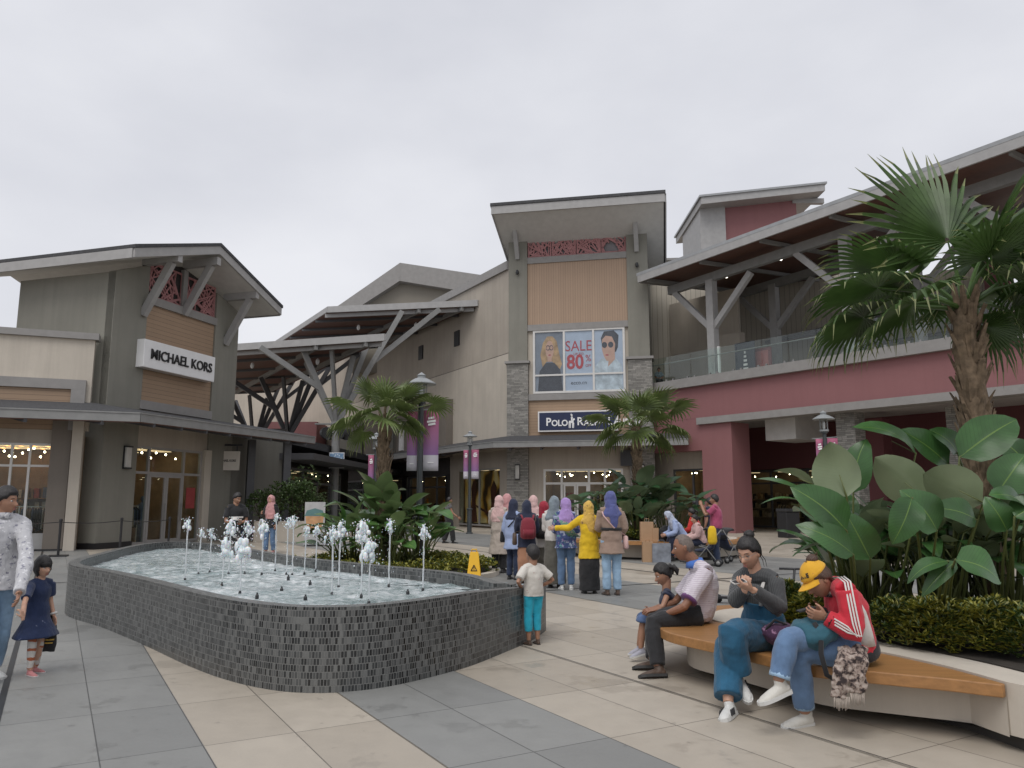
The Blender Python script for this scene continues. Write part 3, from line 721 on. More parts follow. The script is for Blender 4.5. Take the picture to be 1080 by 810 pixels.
# ------------------------------------------------------------------ building materials
M_OLIVE = wallmat('olive_grey_render', (.235, .228, .195)); M_OLIVED = wallmat('dark_olive_render', (.16, .155, .135))
M_CREAM = wallmat('cream_render', (.52, .47, .40)); M_CREAM2 = wallmat('greyed_cream_render', (.40, .355, .30))
M_CRGRV = wallmat('cream_vertical_cladding', (.46, .42, .35), .8, .1, .3)
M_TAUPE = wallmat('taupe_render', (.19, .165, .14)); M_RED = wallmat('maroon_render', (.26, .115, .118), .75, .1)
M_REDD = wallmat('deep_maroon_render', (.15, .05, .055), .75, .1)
M_GREYTRIM = plain('grey_trim', (.26, .25, .24), .6, .08); M_GREYPALE = plain('pale_grey_paint', (.34, .335, .33), .6, .08)
M_STEEL = plain('steel_beam_grey', (.225, .225, .22), .5, .1); M_STEELD = plain('dark_steel', (.07, .07, .075), .5, .1)
M_ROOF = plain('dark_shingle', (.055, .056, .06), .8, .3, 12, bmp=.4); M_ROOFG = plain('grey_metal_roof', (.30, .31, .32), .4, .1)
M_WHITE = plain('white_paint', (.74, .73, .72), .5, .05); M_SOFFIT = plain('pale_soffit', (.56, .555, .54), .7, .06)
M_SOFBR = woodmat('brown_soffit_boards', (.13, .058, .04), (1.2, 9, 9), .55)
M_WOODH = wallmat('timber_siding_horizontal', (.36, .25, .165), .6, .1, -.16); M_WOODV = wallmat('timber_siding_vertical', (.40, .28, .195), .6, .1, .14)
M_FRAME = plain('window_frame_white', (.62, .61, .59), .45, .05); M_FRAMEG = plain('window_frame_grey', (.30, .29, .28), .4, .05)
M_BLACK = plain('black_paint', (.018, .018, .02), .45); M_GLASS = glassmat('shop_glass'); M_RAILG = glassmat('railing_glass', (.90, .95, .93), .05)
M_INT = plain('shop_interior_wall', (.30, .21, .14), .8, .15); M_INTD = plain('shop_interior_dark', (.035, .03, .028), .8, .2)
M_INTF = plain('shop_floor', (.18, .12, .08), .4, .2); M_SHELF = plain('shelf_wood', (.20, .10, .05), .5, .2)
M_LAMP = emit('lit_spot', (1.0, .80, .52), 16); M_ADDGLOW = emit('added_room_glow', (1.0, .72, .42), .5); M_LATT = plain('lattice_paint', (.36, .17, .17), .7, .1); M_DOWN = emit('lit_downlight', (1, .93, .8), 6)  # the panel glow is added to brighten the shop rooms
def stonemat(name):
    m, nt, b = new_mat(name); vec = coords(nt, kind='UV')
    br = nt.nodes.new('ShaderNodeTexBrick'); br.inputs['Scale'].default_value = 1; br.offset = .37; br.offset_frequency = 3; br.squash = .6; br.squash_frequency = 2
    br.inputs['Brick Width'].default_value = .42; br.inputs['Row Height'].default_value = .085; br.inputs['Mortar Size'].default_value = .006
    br.inputs['Color1'].default_value = (.17, .165, .155, 1); br.inputs['Color2'].default_value = (.40, .385, .355, 1); br.inputs['Mortar'].default_value = (.07, .07, .065, 1)
    nt.links.new(vec, br.inputs['Vector']); n_ = nz(nt, coords(nt), 5, 6, .7)
    nt.links.new(mixc(nt, mth(nt, 'MULTIPLY', n_, .5), br.outputs['Color'], (.16, .155, .14)), b.inputs['Base Color']); b.inputs['Roughness'].default_value = .9
    bump(nt, b, mth(nt, 'ADD', br.outputs['Color'], mth(nt, 'MULTIPLY', n_, .8)), .9, .04); return m
M_STONE = stonemat('stacked_stone')
SPLIT = set('stone_base band pier_cap reveal dark_pier base wall_panel purlin rafter canopy_bracket fascia spot_light added_glow_panel mark shade_board timber_panel undercroft_wall brace clamp edge_beam pendant_lamp lamp_arm fan_head window_head terrace_panel gable_fascia coping terrace_wall terrace_booth tower_wall upper_wall wall bay_wall roof_bracket spot_lamp hanger'.split())
def part(name, mat, parent, fn, **k):
    mb = MB(); fn(mb)
    if name in SPLIT and len(mb.seg) > 1:
        os_ = [m.build(name, mat, parent, **k) for m in mb.pieces()]; return os_[0]
    return mb.build(name, mat, parent, **k)
def lattice(F, k0, k1, z0, z1, n0, mb, rnd, w=.07):
    """laser-cut screen: criss-crossing strips inside a frame"""
    F.box(mb, k0, k1, n0, n0 + .05, z0, z0 + w); F.box(mb, k0, k1, n0, n0 + .05, z1 - w, z1)
    F.box(mb, k0, k0 + w, n0 + .002, n0 + .048, z0, z1); F.box(mb, k1 - w, k1, n0 + .002, n0 + .048, z0, z1)
    W, H = k1 - k0, z1 - z0; i = 0; n = int(W * H * 15)
    for i in range(n):
        k, z = rnd.uniform(k0, k1), rnd.uniform(z0, z1); a = rnd.choice((R(28), R(-32), R(62), R(-64), R(85))) + rnd.uniform(-.12, .12); L = rnd.uniform(.3, .75)
        A = [k - math.cos(a) * L, z - math.sin(a) * L]; B = [k + math.cos(a) * L, z + math.sin(a) * L]
        for q in (A, B): q[0] = min(max(q[0], k0 + .02), k1 - .02); q[1] = min(max(q[1], z0 + .02), z1 - .02)
        if (A[0] - B[0]) ** 2 + (A[1] - B[1]) ** 2 < .04: continue
        mb.beam(F.p(A[0], n0 + .025 + (i % 9) * .003, A[1]), F.p(B[0], n0 + .025 + (i % 9) * .003, B[1]), .05, w * .75, up=F.n.cross(V((0, 0, 1))) if False else (0, 0, 1))
def shopfront(F, k0, k1, z0, z1, depth, root, mull=(), trans=None, doors=None, frame=M_FRAME, fw=.07, lights=6, rnd=None, clutter=10, nin=0.0, wall=None, backlit=True, plinth=0.0, tones=None, glow=M_ADDGLOW):
    """glazed front with its frame and the lit room behind it"""
    rnd = rnd or random.Random(1); n = nin
    fr = part('window_frame', frame, root, lambda m: ([F.box(m, k0 - fw, k0, n - .06, n + .05, z0, z1), F.box(m, k1, k1 + fw, n - .06, n + .05, z0, z1), F.box(m, k0, k1, n - .06, n + .048, z1 - fw, z1), F.box(m, k0, k1, n - .06, n + .048, z0, z0 + fw)]
        + [F.box(m, k - fw / 2, k + fw / 2, n - .055, n + .045, z0 + fw, z1 - fw) for k in mull] + ([F.box(m, k0, k1, n - .05, n + .04, trans - fw / 2, trans + fw / 2)] if trans else [])))
    part('pane', M_GLASS, fr, lambda m: F.box(m, k0, k1, n - .012, n, z0 + fw, z1 - fw))
    if plinth: part('window_sill', M_GREYPALE, fr, lambda m: F.box(m, k0, k1, n + .004, n + .06, z0, z0 + plinth))
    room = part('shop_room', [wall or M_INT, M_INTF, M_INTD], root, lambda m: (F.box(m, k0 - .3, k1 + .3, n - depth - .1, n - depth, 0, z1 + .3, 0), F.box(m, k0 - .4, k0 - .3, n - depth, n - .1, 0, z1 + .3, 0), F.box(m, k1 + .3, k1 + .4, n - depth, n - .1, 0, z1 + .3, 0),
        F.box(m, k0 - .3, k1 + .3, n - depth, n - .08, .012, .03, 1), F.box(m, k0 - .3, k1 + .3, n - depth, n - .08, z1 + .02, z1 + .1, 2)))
    part('added_glow_panel', glow, room, lambda m: [F.box(m, k - .25, k + .25, n - d - .25, n - d + .25, z1 - .02, z1 + .015) for k in [k0 + (k1 - k0) * (i + .5) / max(1, lights // 2) for i in range(max(1, lights // 2))] for d in (depth * .4, depth * .8)])  # glowing panels added overhead to light the room, besides its spots
    part('spot_light', M_LAMP, room, lambda m: [m.ball(F.p(rnd.uniform(k0 + .2, k1 - .2), n - rnd.uniform(.5, depth * .7), z1 - rnd.uniform(.12, .4)), .035, 8, 5) for _ in range(lights)])
    tones = tones or [(.5, .4, .3), (.03, .03, .035), (.35, .08, .06), (.10, .12, .18), (.55, .5, .45), (.28, .17, .08)]
    ms = [plain('stock_%02d%02d%02d' % tuple(int(99 * x) for x in c), c, .7, .3, 6) for c in tones]
    def goods(m):
        for q in range(3):
            zz = z0 + .5 + q * .55
            F.box(m, k0 + .3, k1 - .3, n - depth + .01, n - depth + .38, zz, zz + .04, len(ms) - 1)
            kk = k0 + .4
            while kk < k1 - .5:
                wd = rnd.uniform(.05, .26); F.box(m, kk, kk + wd, n - depth + .05, n - depth + rnd.uniform(.2, .34), zz + .041, zz + .04 + rnd.uniform(.15, .42), rnd.randrange(len(ms))); kk += wd + rnd.uniform(.0, .12)
    part('shelving', ms, room, goods)
    for c in range(clutter):
        kk, dd = rnd.uniform(k0 + .4, k1 - .4), rnd.uniform(.6, depth * .6); mb = MB(); o = F.p(kk, n - dd, 0)
        if c % 2 == 0:      # dressed display dummy
            h = rnd.uniform(1.6, 1.8); mb.tube([o + V((0, 0, z)) for z in (.05, h * .5, h * .62, h * .8, h * .85, h * .88)], [.13, .17, .13, .2, .07, .05], 10, F.d); mb.ball(o + V((0, 0, h * .94)), (.075, .09, .11), 10, 7)
            mb.build('display_dummy', ms[rnd.randrange(len(ms))], room, smooth=True)
        else:               # hanging rail of clothes
            for q in range(9):
                c_ = o + F.d * (q * .075 - .3); mb.tube([c_ + V((0, 0, 1.35)), c_ + V((0, 0, 1.25)), c_ + V((0, 0, .6 + .15 * rnd.random()))], [(.02, .06), (.03, .2), (.03, .23)], 8, F.d, mi=rnd.randrange(len(ms)))
            mb.beam(o - F.d * .42 + V((0, 0, 1.4)), o + F.d * .42 + V((0, 0, 1.4)), .03, .03, len(ms) - 2); mb.beam(o - F.d * .4 + V((0, 0, 0)), o - F.d * .4 + V((0, 0, 1.4)), .03, .03, len(ms) - 2); mb.beam(o + F.d * .4, o + F.d * .4 + V((0, 0, 1.4)), .03, .03, len(ms) - 2)
            mb.build('clothes_rail', ms, room)
    if doors:
        for (d0, d1, zt) in doors:
            dr = part('door', frame, root, lambda m: (F.box(m, d0, d0 + .1, n + .005, n + .06, .02, zt), F.box(m, d1 - .1, d1, n + .005, n + .06, .02, zt), F.box(m, d0 + .1, d1 - .1, n + .005, n + .06, zt - .1, zt), F.box(m, d0 + .1, d1 - .1, n + .005, n + .06, .02, .2)))
            part('handle', M_STEEL, dr, lambda m: m.tube([F.p(d1 - .05, n + .11, .85), F.p(d1 - .05, n + .11, 1.5)], .017, 8))
    return fr
def downlights(F, ks, n, z, root, r=.07):
    for k in ks: part('downlight', M_DOWN, root, lambda m: m.lathe([(r, -.012), (r, 0)], 12, F.p(k, n, z)))
rb = random.Random(42)
# ================================================================== left shop with the gabled tower
D = (.29, .957); C0 = V((-13.8, 26.1, 0)); FD = Frame(C0, D)                 # sign face
FL = Frame(C0 - FD.n * 12, FD.n)                                             # its left return wall; k = 12 at the corner
W0, W1 = V((-20.5, 23.2)), V((-14.15, 25.75)); FW_ = Frame(W0, W1 - W0); WLEN = (W1 - W0).length
zc = FW_.hit(60, 350)[1]; zs = FW_.hit(60, 400)[1]
lb = thing('shop_building', 'cream and olive corner shop with a gabled tower carrying a white sign', 'building', (-14, 26, 0))
z1 = FD.hit(140, 437)[1]
kE = 6.85; ztop = 9.64; gz = 11.08
def wl(m):
    FL.poly(m, [(7.7, 3.9), (12, 3.9), (12, ztop - .12), (7.7, ztop - .12)], -.3, 0)                                # left return
    FD.poly(m, [(0, 0), (1.55, 0), (1.55, ztop + .55), (0, ztop - .1)], -.31, .02)                                   # corner pier
    FD.poly(m, [(kE - 1.5, 0), (kE, 0), (kE, ztop), (kE - 1.5, ztop + .5)], -.31, .02)
    FL.box(m, 10.6, 12.0, .0, .016, 0, 4.2)
    Frame(FD.p(kE, 0, 0), -FD.n).poly(m, [(0, 3.9), (4.3, 3.9), (4.3, ztop), (0, ztop)], -.3, .0)
part('tower_wall', M_OLIVE, lb, wl)
zb, zl = FD.hit(190, 415)[1], FD.hit(150, 318)[1]
zb2 = FD.hit(150, 422)[1]
part('spandrel', M_CREAM, lb, lambda m: FD.box(m, 1.55, kE - 1.5, -.3, -.06, 4.6, zb2))
part('timber_panel', M_WOODH, lb, lambda m: FD.box(m, 1.55, kE - 1.5, -.3, -.05, zb2, zl))
part('band', M_GREYTRIM, lb, lambda m: (FD.box(m, 1.5, kE - 1.45, -.2, .06, zb2 - .32, zb2), FD.box(m, 1.5, kE - 1.45, -.2, .06, zl, zl + .3)))
def lat(m):
    FD.box(m, 1.55, kE - 1.5, -.1, -.05, zl + .3, zl + .36)
    lattice(FD, 1.55, 3.38, zl + .3, ztop + .75, -.12, m, rb); lattice(FD, 3.5, kE - 1.5, zl + .3, ztop + .72, -.12, m, rb)
part('lattice_screen', M_LATT, lb, lat)
part('lattice_backing', M_INTD, lb, lambda m: FD.poly(m, [(1.5, zl + .3), (kE - 1.4, zl + .3), (kE - 1.4, ztop + .6), (3.4, ztop + 1.05), (1.5, ztop + .6)], -.3, -.16))
part('mullion', M_GREYTRIM, lb, lambda m: FD.box(m, 3.32, 3.56, -.13, .03, zl + .3, ztop + .9))
# gable roof: two slopes running back along the return wall
kr = 3.42; e0, e1 = -.85, 7.7; ov, back = 1.55, -9.0
def roof(m, dz, th, n0, n1, x=0.0):
    for ke in (e0 - x, e1 + x):
        a, b_, c, d = FD.p(ke, n0, ztop + dz), FD.p(ke, n1, ztop + dz), FD.p(kr, n1, gz + dz), FD.p(kr, n0, gz + dz); m.slab([a, b_, c, d], V((0, 0, th)))
part('soffit', M_SOFFIT, lb, lambda m: roof(m, .0, .06, back, ov - .08, -.08))
part('roof_covering', M_ROOF, lb, lambda m: roof(m, .3, .12, back, ov + .04, .04))
def fasc(m):
    for ke in (e0, e1):
        FD.poly(m, [(ke, ztop - .02), (ke, ztop + .3), (kr, gz + .3), (kr, gz - .02)], ov - .08, ov)
        FD.box(m, ke - .04, ke + .04, back, ov - .081, ztop - .04, ztop + .29)
part('fascia', M_GREYPALE, lb, fasc)
for k in (1.35, 3.46, kE - .85):
    zt = min(ztop - .12 + (gz - ztop) * (1 - abs(k - kr) / 4.3), 10.78)
    def br(m):
        m.beam(FD.p(k, -.1, zt), FD.p(k, 1.5, zt), .22, .3); m.beam(FD.p(k, .02, zt - 2.0), FD.p(k, 1.15, zt - .12), .2, .26)
    part('roof_bracket', M_GREYPALE, lb, br)
# left wing
def wing(m):
    FW_.box(m, -10, WLEN, -.3, 0, 3.9, zc - .2); FW_.box(m, -10, FW_.hit(-40, 520)[0] - .08, -.3, -.03, 0, 3.9)
    FW_.box(m, WLEN - .42, WLEN - .1, -.2, .22, 0, 4.2)
part('wing_wall', M_CREAM, lb, wing)
part('coping', M_GREYTRIM, lb, lambda m: FW_.box(m, -10.1, WLEN + .12, -.4, .12, zc - .2, zc + .02))
kz = FW_.hit(90, 420)[0]
part('sign_surround', M_GREYTRIM, lb, lambda m: (FW_.box(m, 0, kz, 0, .14, zs - .32, zs), FW_.box(m, kz - .42, kz, .0, .138, 3.9, zs - .32)))
part('timber_panel', M_WOODH, lb, lambda m: FW_.box(m, 0, kz - .42, 0, .05, 3.9, zs - .32))
part('pilaster', M_TAUPE, lb, lambda m: FW_.box(m, WLEN - 1.02, WLEN - .45, -.2, .1, 0, 4.2))
ka, kb = FW_.hit(-40, 520)[0], FW_.hit(68, 520)[0]
part('window_head', M_CREAM2, lb, lambda m: FW_.box(m, 0, WLEN - .98, -.2, -.02, 3.45, 4.2))
shopfront(FW_, ka, kb, .06, 3.45, 3.5, lb, [FW_.hit(8, 520)[0], FW_.hit(31, 480)[0]], 2.72, None, M_FRAME, .07, 14, random.Random(5), 6, -.1, plinth=.5)
part('base', M_BLACK, lb, lambda m: (FW_.box(m, 0, WLEN - .1, 0, .13, 0, .06), FL.box(m, 10.7, 12.04, .02, .05, 0, .2), FD.box(m, -.04, 1.56, .03, .06, 0, .2)))
kd0, kd1 = FD.hit(137, 520)[0], FD.hit(211, 520)[0]
m1, m2 = FD.hit(157, 520)[0], FD.hit(194, 520)[0]
part('window_head', M_CREAM2, lb, lambda m: FD.box(m, 1.55, kE + .1, -.25, -.06, 3.55, 4.6))
shopfront(FD, 1.62, kd1, .05, 3.55, 4, lb, [m1, m2], 2.6, [(m1 + .04, (m1 + m2) / 2, 2.55), ((m1 + m2) / 2 + .01, m2 - .04, 2.55)], M_FRAMEG, .09, 12, random.Random(8), 5, -.12)
part('notice', plain('red_notice', (.30, .05, .05), .5), lb, lambda m: FD.box(m, m2 + .25, m2 + .75, -.11, -.1, 1.3, 2.1))
part('end_post', M_CREAM, lb, lambda m: FD.box(m, kd1 + .1, kd1 + .5, -.25, .06, 0, 3.6))
part('rear_wall', M_OLIVED, lb, lambda m: FD.box(m, kE + .02, kE + 4.2, -.5, -.2, 0, 4.4))
# canopy in two runs
zc0 = 4.02
cA, cB, cC = V((-29.6, 17.83)), V((-11.95, 24.75)), V((-8.75, 34.3))
def canopy(root, pts, inner_pts, z, th, mats=None):
    """thin lean-to canopy: outer edge pts, wall line inner_pts"""
    a = [V((p[0], p[1], z)) for p in pts]; b_ = [V((p[0], p[1], z + .45)) for p in inner_pts]
    mb, ms, mf = MB(), MB(), MB()
    for i in range(len(a) - 1):
        for m, dz, t in ((mb, th, .05), (ms, 0, .04)): m.add([a[i] + V((0, 0, dz)), a[i + 1] + V((0, 0, dz)), b_[i + 1] + V((0, 0, dz)), b_[i] + V((0, 0, dz)), a[i] + V((0, 0, dz + t)), a[i + 1] + V((0, 0, dz + t)), b_[i + 1] + V((0, 0, dz + t)), b_[i] + V((0, 0, dz + t))],
            [(0, 3, 2, 1), (4, 5, 6, 7), (0, 1, 5, 4), (1, 2, 6, 5), (2, 3, 7, 6), (3, 0, 4, 7)])
        mf.beam(a[i] + V((0, 0, th / 2 + .02)), a[i + 1] + V((0, 0, th / 2 + .02)), .07, th - .02)
        mf.beam(a[i] + V((0, 0, th + .012)), a[i + 1] + V((0, 0, th + .012)), .12, .045)
    cv = mb.build('canopy_roof', M_ROOF, root); mf.build('canopy_fascia', M_STEEL, cv); ms.build('canopy_soffit', M_SOFBR, cv); return cv
cI = [FW_.p(-9.5, -.2, 0), FW_.p(WLEN, -.1, 0), FD.p(8.2, -.1, 0)]
canopy(lb, [cA, cB, cC], cI, zc0 + .05, .3)
def rafters(m):
    for i in range(9):
        p = cA.lerp(cB, (i + .5) / 9); q = cI[0].lerp(cI[1], (i + .5) / 9); m.beam((p.x, p.y, zc0 + .02), (q.x, q.y, zc0 + .42), .09, .14)
    for i in range(8):
        p = cB.lerp(cC, (i + .5) / 8); q = cI[1].lerp(cI[2], (i + .5) / 8); m.beam((p.x, p.y, zc0 + .02), (q.x, q.y, zc0 + .42), .09, .14)
part('rafter', M_STEELD, lb, rafters)
for i, (t, s) in enumerate(((.2, .5), (.55, .5), (.8, .5))):
    p = cB.lerp(cC, t).lerp(cI[1].lerp(cI[2], t), s); part('downlight', M_DOWN, lb, lambda m: m.lathe([(.07, -.015), (.07, 0)], 10, (p.x, p.y, zc0 + .2)))
for px in (262, 300):
    q = at(px, 540, 33.4); part('post', M_STEELD, lb, lambda m: m.box((q.x, q.y, 2.1), (.3, .3, 4.2), GA))
# shop signs
ks0, zs0 = FD.hit(153, 357, .35); ks1, zs1 = FD.hit(226, 400, .35); zs0 = FD.hit(153, 357, .35)[1]; zs1 = FD.hit(153, 387, .35)[1]
sg = thing('shop_sign', 'white box sign with black capital letters on the timber panel', 'sign', FD.p((ks0 + ks1) / 2, .2, zs1))
part('sign_box', plain('sign_white', (.80, .80, .80), .4, .03), sg, lambda m: FD.box(m, ks0, ks1, -.05, .35, zs1, zs0), bevel=.02)
text_mesh('MICHAEL KORS', .52, .02, M_BLACK, sg, 'lettering', face_matrix(FD, (ks0 + ks1) / 2 + .05, .372, (zs0 + zs1) / 2), .93, 0, .006)
bs = thing('blade_sign', 'small pale hanging sign below the dark canopy with black capitals', 'sign', at(240, 486, 32.2))
q0, q1 = at(228, 476, 32.2), at(252, 496, 32.2); FB = Frame((q0.x, q0.y), (1, 0))
part('sign_board', plain('sign_cream', (.62, .58, .52), .5, .04), bs, lambda m: FB.box(m, 0, q1.x - q0.x, -.05, .05, q1.z, q0.z))
part('hanger', M_DARKIRON, bs, lambda m: (FB.box(m, -.3, q1.x - q0.x + .1, -.03, .03, q0.z + .22, q0.z + .3), FB.box(m, .1, .14, -.02, .02, q0.z, q0.z + .22), FB.box(m, q1.x - q0.x - .14, q1.x - q0.x - .1, -.02, .02, q0.z, q0.z + .22)))
text_mesh('MICHAEL KORS', .125, .004, M_BLACK, bs, 'lettering', face_matrix(FB, (q1.x - q0.x) / 2, .055, (q0.z + q1.z) / 2), .83, 0, .004)
def wall_lantern(F, k, z, label, h=.75, w_=.22, n=.02):
    t = thing('wall_light', label, 'wall light', F.p(k, n, z)); part('back_plate', M_DARKIRON, t, lambda m: F.box(m, k - w_ / 2, k + w_ / 2, n, n + .04, z - h / 2, z + h / 2))
    part('diffuser', plain('frosted_diffuser', (.5, .49, .46), .4), t, lambda m: F.box(m, k - w_ / 2 + .03, k + w_ / 2 - .03, n + .041, n + .13, z - h / 2 + .05, z + h / 2 - .05), bevel=.015)
    part('cage', M_DARKIRON, t, lambda m: [F.box(m, k - w_ / 2, k + w_ / 2, n + .04, n + .15, z + s * (h / 2 - .025) - .025, z + s * (h / 2 - .025) + .025) for s in (-1, 1)])
wall_lantern(FD, 1.05, FD.hit(126, 482)[1], 'caged wall light on the olive corner pier under the left canopy', .8, .3)
# rope barriers in front of the left shop
def barrier(px, py, label, g_):
    q = onz(px, py); t = thing('barrier_post', label, 'barrier post', q, 0, g_)
    part('base', M_BLACK, t, lambda m: m.box((q.x, q.y, .02), (.5, .5, .04), .4)); part('post', M_BLACK, t, lambda m: m.tube([q + V((0, 0, .04)), q + V((0, 0, 1.02))], .035, 10)); part('cap', M_BLACK, t, lambda m: m.lathe([(.045, 1.0), (.045, 1.06), (.02, 1.08)], 12, q)); return q
bq = [barrier(-30, 588, 'black barrier post at the picture edge', 'barrier posts before the left shop'), barrier(61, 587, 'black barrier post before the shop window', 'barrier posts before the left shop'), barrier(126, 583, 'black barrier post before the olive pier', 'barrier posts before the left shop'), barrier(177, 580, 'black barrier post before the glass doors', 'barrier posts before the left shop')]
for a, b_, nm in zip(bq[:-1], bq[1:], ('left shop window', 'grey pilaster', 'shop door')):
    r_ = MB(); r_.tube([a.lerp(b_, t) + V((0, 0, .98 - .05 * math.sin(math.pi * t))) for t in [i / 10 for i in range(11)]], [(.012, .03)] * 11, 6, (0, 0, 1)); tag(r_.build('barrier_belt', M_BLACK), 'black barrier belt stretched in front of the ' + nm, 'barrier belt')
# ================================================================== centre tower
T0 = V((-.2, 44)); FT = Frame(T0, (.98, -.21)); TW = 8.05
zt_ = lambda py, px=610: FT.hit(px, py)[1]
ct = thing('tower_building', 'tall olive shop tower with stone bases, timber panel and tilted roof', 'building', (3.5, 44, 0))
p0, p1 = FT.hit(556, 330)[0], FT.hit(662, 330)[0]
zcap = zt_(379)
def piers(m):
    for a, b_ in ((0, p0), (p1, TW)):
        FT.box(m, a, b_, -.9, .0, zcap, zt_(228) if a else zt_(236))
    FT.box(m, .02, TW - .02, -7, -.95, 4.5, zt_(262))
part('tower_wall', M_OLIVE, ct, piers)
part('stone_base', M_STONE, ct, lambda m: (FT.box(m, -.08, p0 + .05, -.95, .1, 0, zcap - .12), FT.box(m, p1 - .05, TW + .1, -.95, .1, 0, zcap - .12)))
part('pier_cap', M_GREYTRIM, ct, lambda m: (FT.box(m, -.2, p0 + .14, -1, .2, zcap - .12, zcap + .02), FT.box(m, p1 - .14, TW + .2, -1, .2, zcap - .12, zcap + .02)))
zA, zB_, zC_, zD_, zE_ = zt_(268), zt_(274.5), zt_(340), zt_(346.5), zt_(414)
part('timber_panel', M_WOODV, ct, lambda m: FT.box(m, p0, p1, -.6, -.12, zC_, zB_))
part('band', M_GREYTRIM, ct, lambda m: (FT.box(m, p0, p1, -.6, -.05, zB_, zA), FT.box(m, p0, p1, -.6, -.05, zD_, zC_), FT.box(m, p0, p1, -.6, .0, zt_(421), zE_ - .02)))
part('window_wall', M_CREAM, ct, lambda m: FT.box(m, p0, p1, -.6, -.2, zE_ - .02, zD_))
part('sign_wall', M_WOODH, ct, lambda m: FT.box(m, p0, p1, -.6, -.12, 4.6, zt_(421)))
part('lattice_screen', M_LATT, ct, lambda m: [lattice(FT, p0 + (p1 - p0) * i / 4 + .02, p0 + (p1 - p0) * (i + 1) / 4 - .02, zA, zt_(240), -.2, m, rb, .1) for i in range(4)])
part('lattice_backing', plain('lattice_back_grey', (.20, .19, .20), .7), ct, lambda m: FT.box(m, p0, p1, -.5, -.3, zA, zt_(236)))
f_l, f_r = FT.hit(518, 217, 2.3), FT.hit(701, 203, 2.3)
zf = (f_l[1] + f_r[1]) / 2
def troof(m, dz, th, x):
    a = [FT.p(f_l[0] - x, 2.3 + x, f_l[1] + dz), FT.p(f_r[0] + x, 2.3 + x, f_r[1] + dz), FT.p(f_r[0] + x - .2, -4.2, f_r[1] - 2.9 + dz), FT.p(f_l[0] - x + .2, -4.2, f_l[1] - 2.9 + dz)]
    m.slab(a, V((0, 0, th)))
part('soffit', M_SOFFIT, ct, lambda m: troof(m, -.42, .1, -.06)); part('roof_covering', M_ROOF, ct, lambda m: troof(m, -.02, .16, .05))
def tf(m):
    m.slab([FT.p(f_l[0], 2.3, f_l[1] - .5), FT.p(f_r[0], 2.3, f_r[1] - .5), FT.p(f_r[0], 2.3, f_r[1] - .02), FT.p(f_l[0], 2.3, f_l[1] - .02)], FT.n * -.08)
    for f in (f_l, f_r):
        m.slab([FT.p(f[0], 2.2, f[1] - .5), FT.p(f[0], 2.2, f[1] - .02), FT.p(f[0] - .18 * (1 if f is f_r else -1), -4.2, f[1] - 2.92), FT.p(f[0] - .18 * (1 if f is f_r else -1), -4.2, f[1] - 3.4)], FT.d * .08)
part('fascia', M_GREYPALE, ct, tf)
for k in ((p0) * .5, (p1 + TW) / 2):
    zb_ = zt_(255); part('roof_bracket', M_GREYPALE, ct, lambda m: (m.beam(FT.p(k, -.1, zb_ + 1.35), FT.p(k, 1.5, zb_ + 1.75), .26, .3), m.beam(FT.p(k, .02, zb_ - .8), FT.p(k, 1.2, zb_ + 1.5), .24, .26)))
    part('spot_lamp', M_DARKIRON, ct, lambda m: (m.ball(FT.p(k, .15, zt_(284)), (.1, .1, .16), 8, 6), FT.box(m, k - .04, k + .04, 0, .12, zt_(284) - .03, zt_(284) + .03)))
# window with the sale poster
wk0, wk1 = FT.hit(564, 380)[0], FT.hit(657, 380)[0]; wz0, wz1 = zt_(411.5), zt_(348.5)
WW, WH = wk1 - wk0, wz1 - wz0
wf = part('window', M_FRAME, ct, lambda m: ([FT.box(m, wk0 - .12, wk1 + .12, -.2, -.08, wz0 - .12, wz0), FT.box(m, wk0 - .12, wk1 + .12, -.2, -.08, wz1, wz1 + .12)] + [FT.box(m, wk0 + WW * t - .06, wk0 + WW * t + .06, -.2, -.081, wz0, wz1) for t in (-.012, .335, .67, 1.012)] + [FT.box(m, wk0, wk1, -.2, -.085, wz0 + WH * .27 - .05, wz0 + WH * .27 + .05)]))
po = thing('sale_poster', 'large shop window poster with two fashion portraits and red sale lettering', 'poster', FT.p((wk0 + wk1) / 2, -.15, wz0))
M_PBACK = plain('poster_pale_blue', (.42, .50, .60), .3, .06); M_PGREY = plain('poster_grey', (.20, .23, .27), .3, .25, .8)
M_PSKIN = plain('poster_skin', (.55, .34, .25), .35, .1); M_PHAIR = plain('poster_fair_hair', (.42, .27, .13), .4, .4, 3); M_PDK = plain('poster_dark', (.05, .055, .065), .35, .3)
M_PSHIRT = plain('poster_print_shirt', (.50, .58, .62), .35, .35, 2.5); M_PLIP = plain('poster_lip', (.40, .10, .10), .3); M_PRED = plain('poster_red', (.45, .05, .06), .35, .05)
def pp(x, y): return (wk0 + WW * x, wz0 + WH * y)
def flat(name, mat, pts, lay, parent=po): return part(name, mat, parent, lambda m: FT.poly(m, [pp(*p) for p in pts], -.155, -.15 + lay * .004))
def oval(cx, cy, rx, ry, n=20, a0=0, a1=6.2832): return [(cx + rx * math.cos(a0 + (a1 - a0) * i / n), cy + ry * math.sin(a0 + (a1 - a0) * i / n)) for i in range(n + (0 if a1 - a0 > 6.28 else 1))]
part('poster_sheet', [M_PGREY, M_PBACK, M_PBACK], po, lambda m: (FT.box(m, wk0, wk0 + WW * .335, -.18, -.152, wz0, wz1, 0), FT.box(m, wk0 + WW * .335, wk0 + WW * .67, -.18, -.152, wz0, wz1, 1), FT.box(m, wk0 + WW * .67, wk1, -.18, -.152, wz0, wz1, 2)))
wm = flat('portrait_hair', M_PHAIR, [(.09, .38), (.06, .62), (.09, .82), (.14, .93), (.2, .93), (.25, .85), (.28, .62), (.31, .45), (.27, .32), (.2, .5), (.13, .5)], 1)
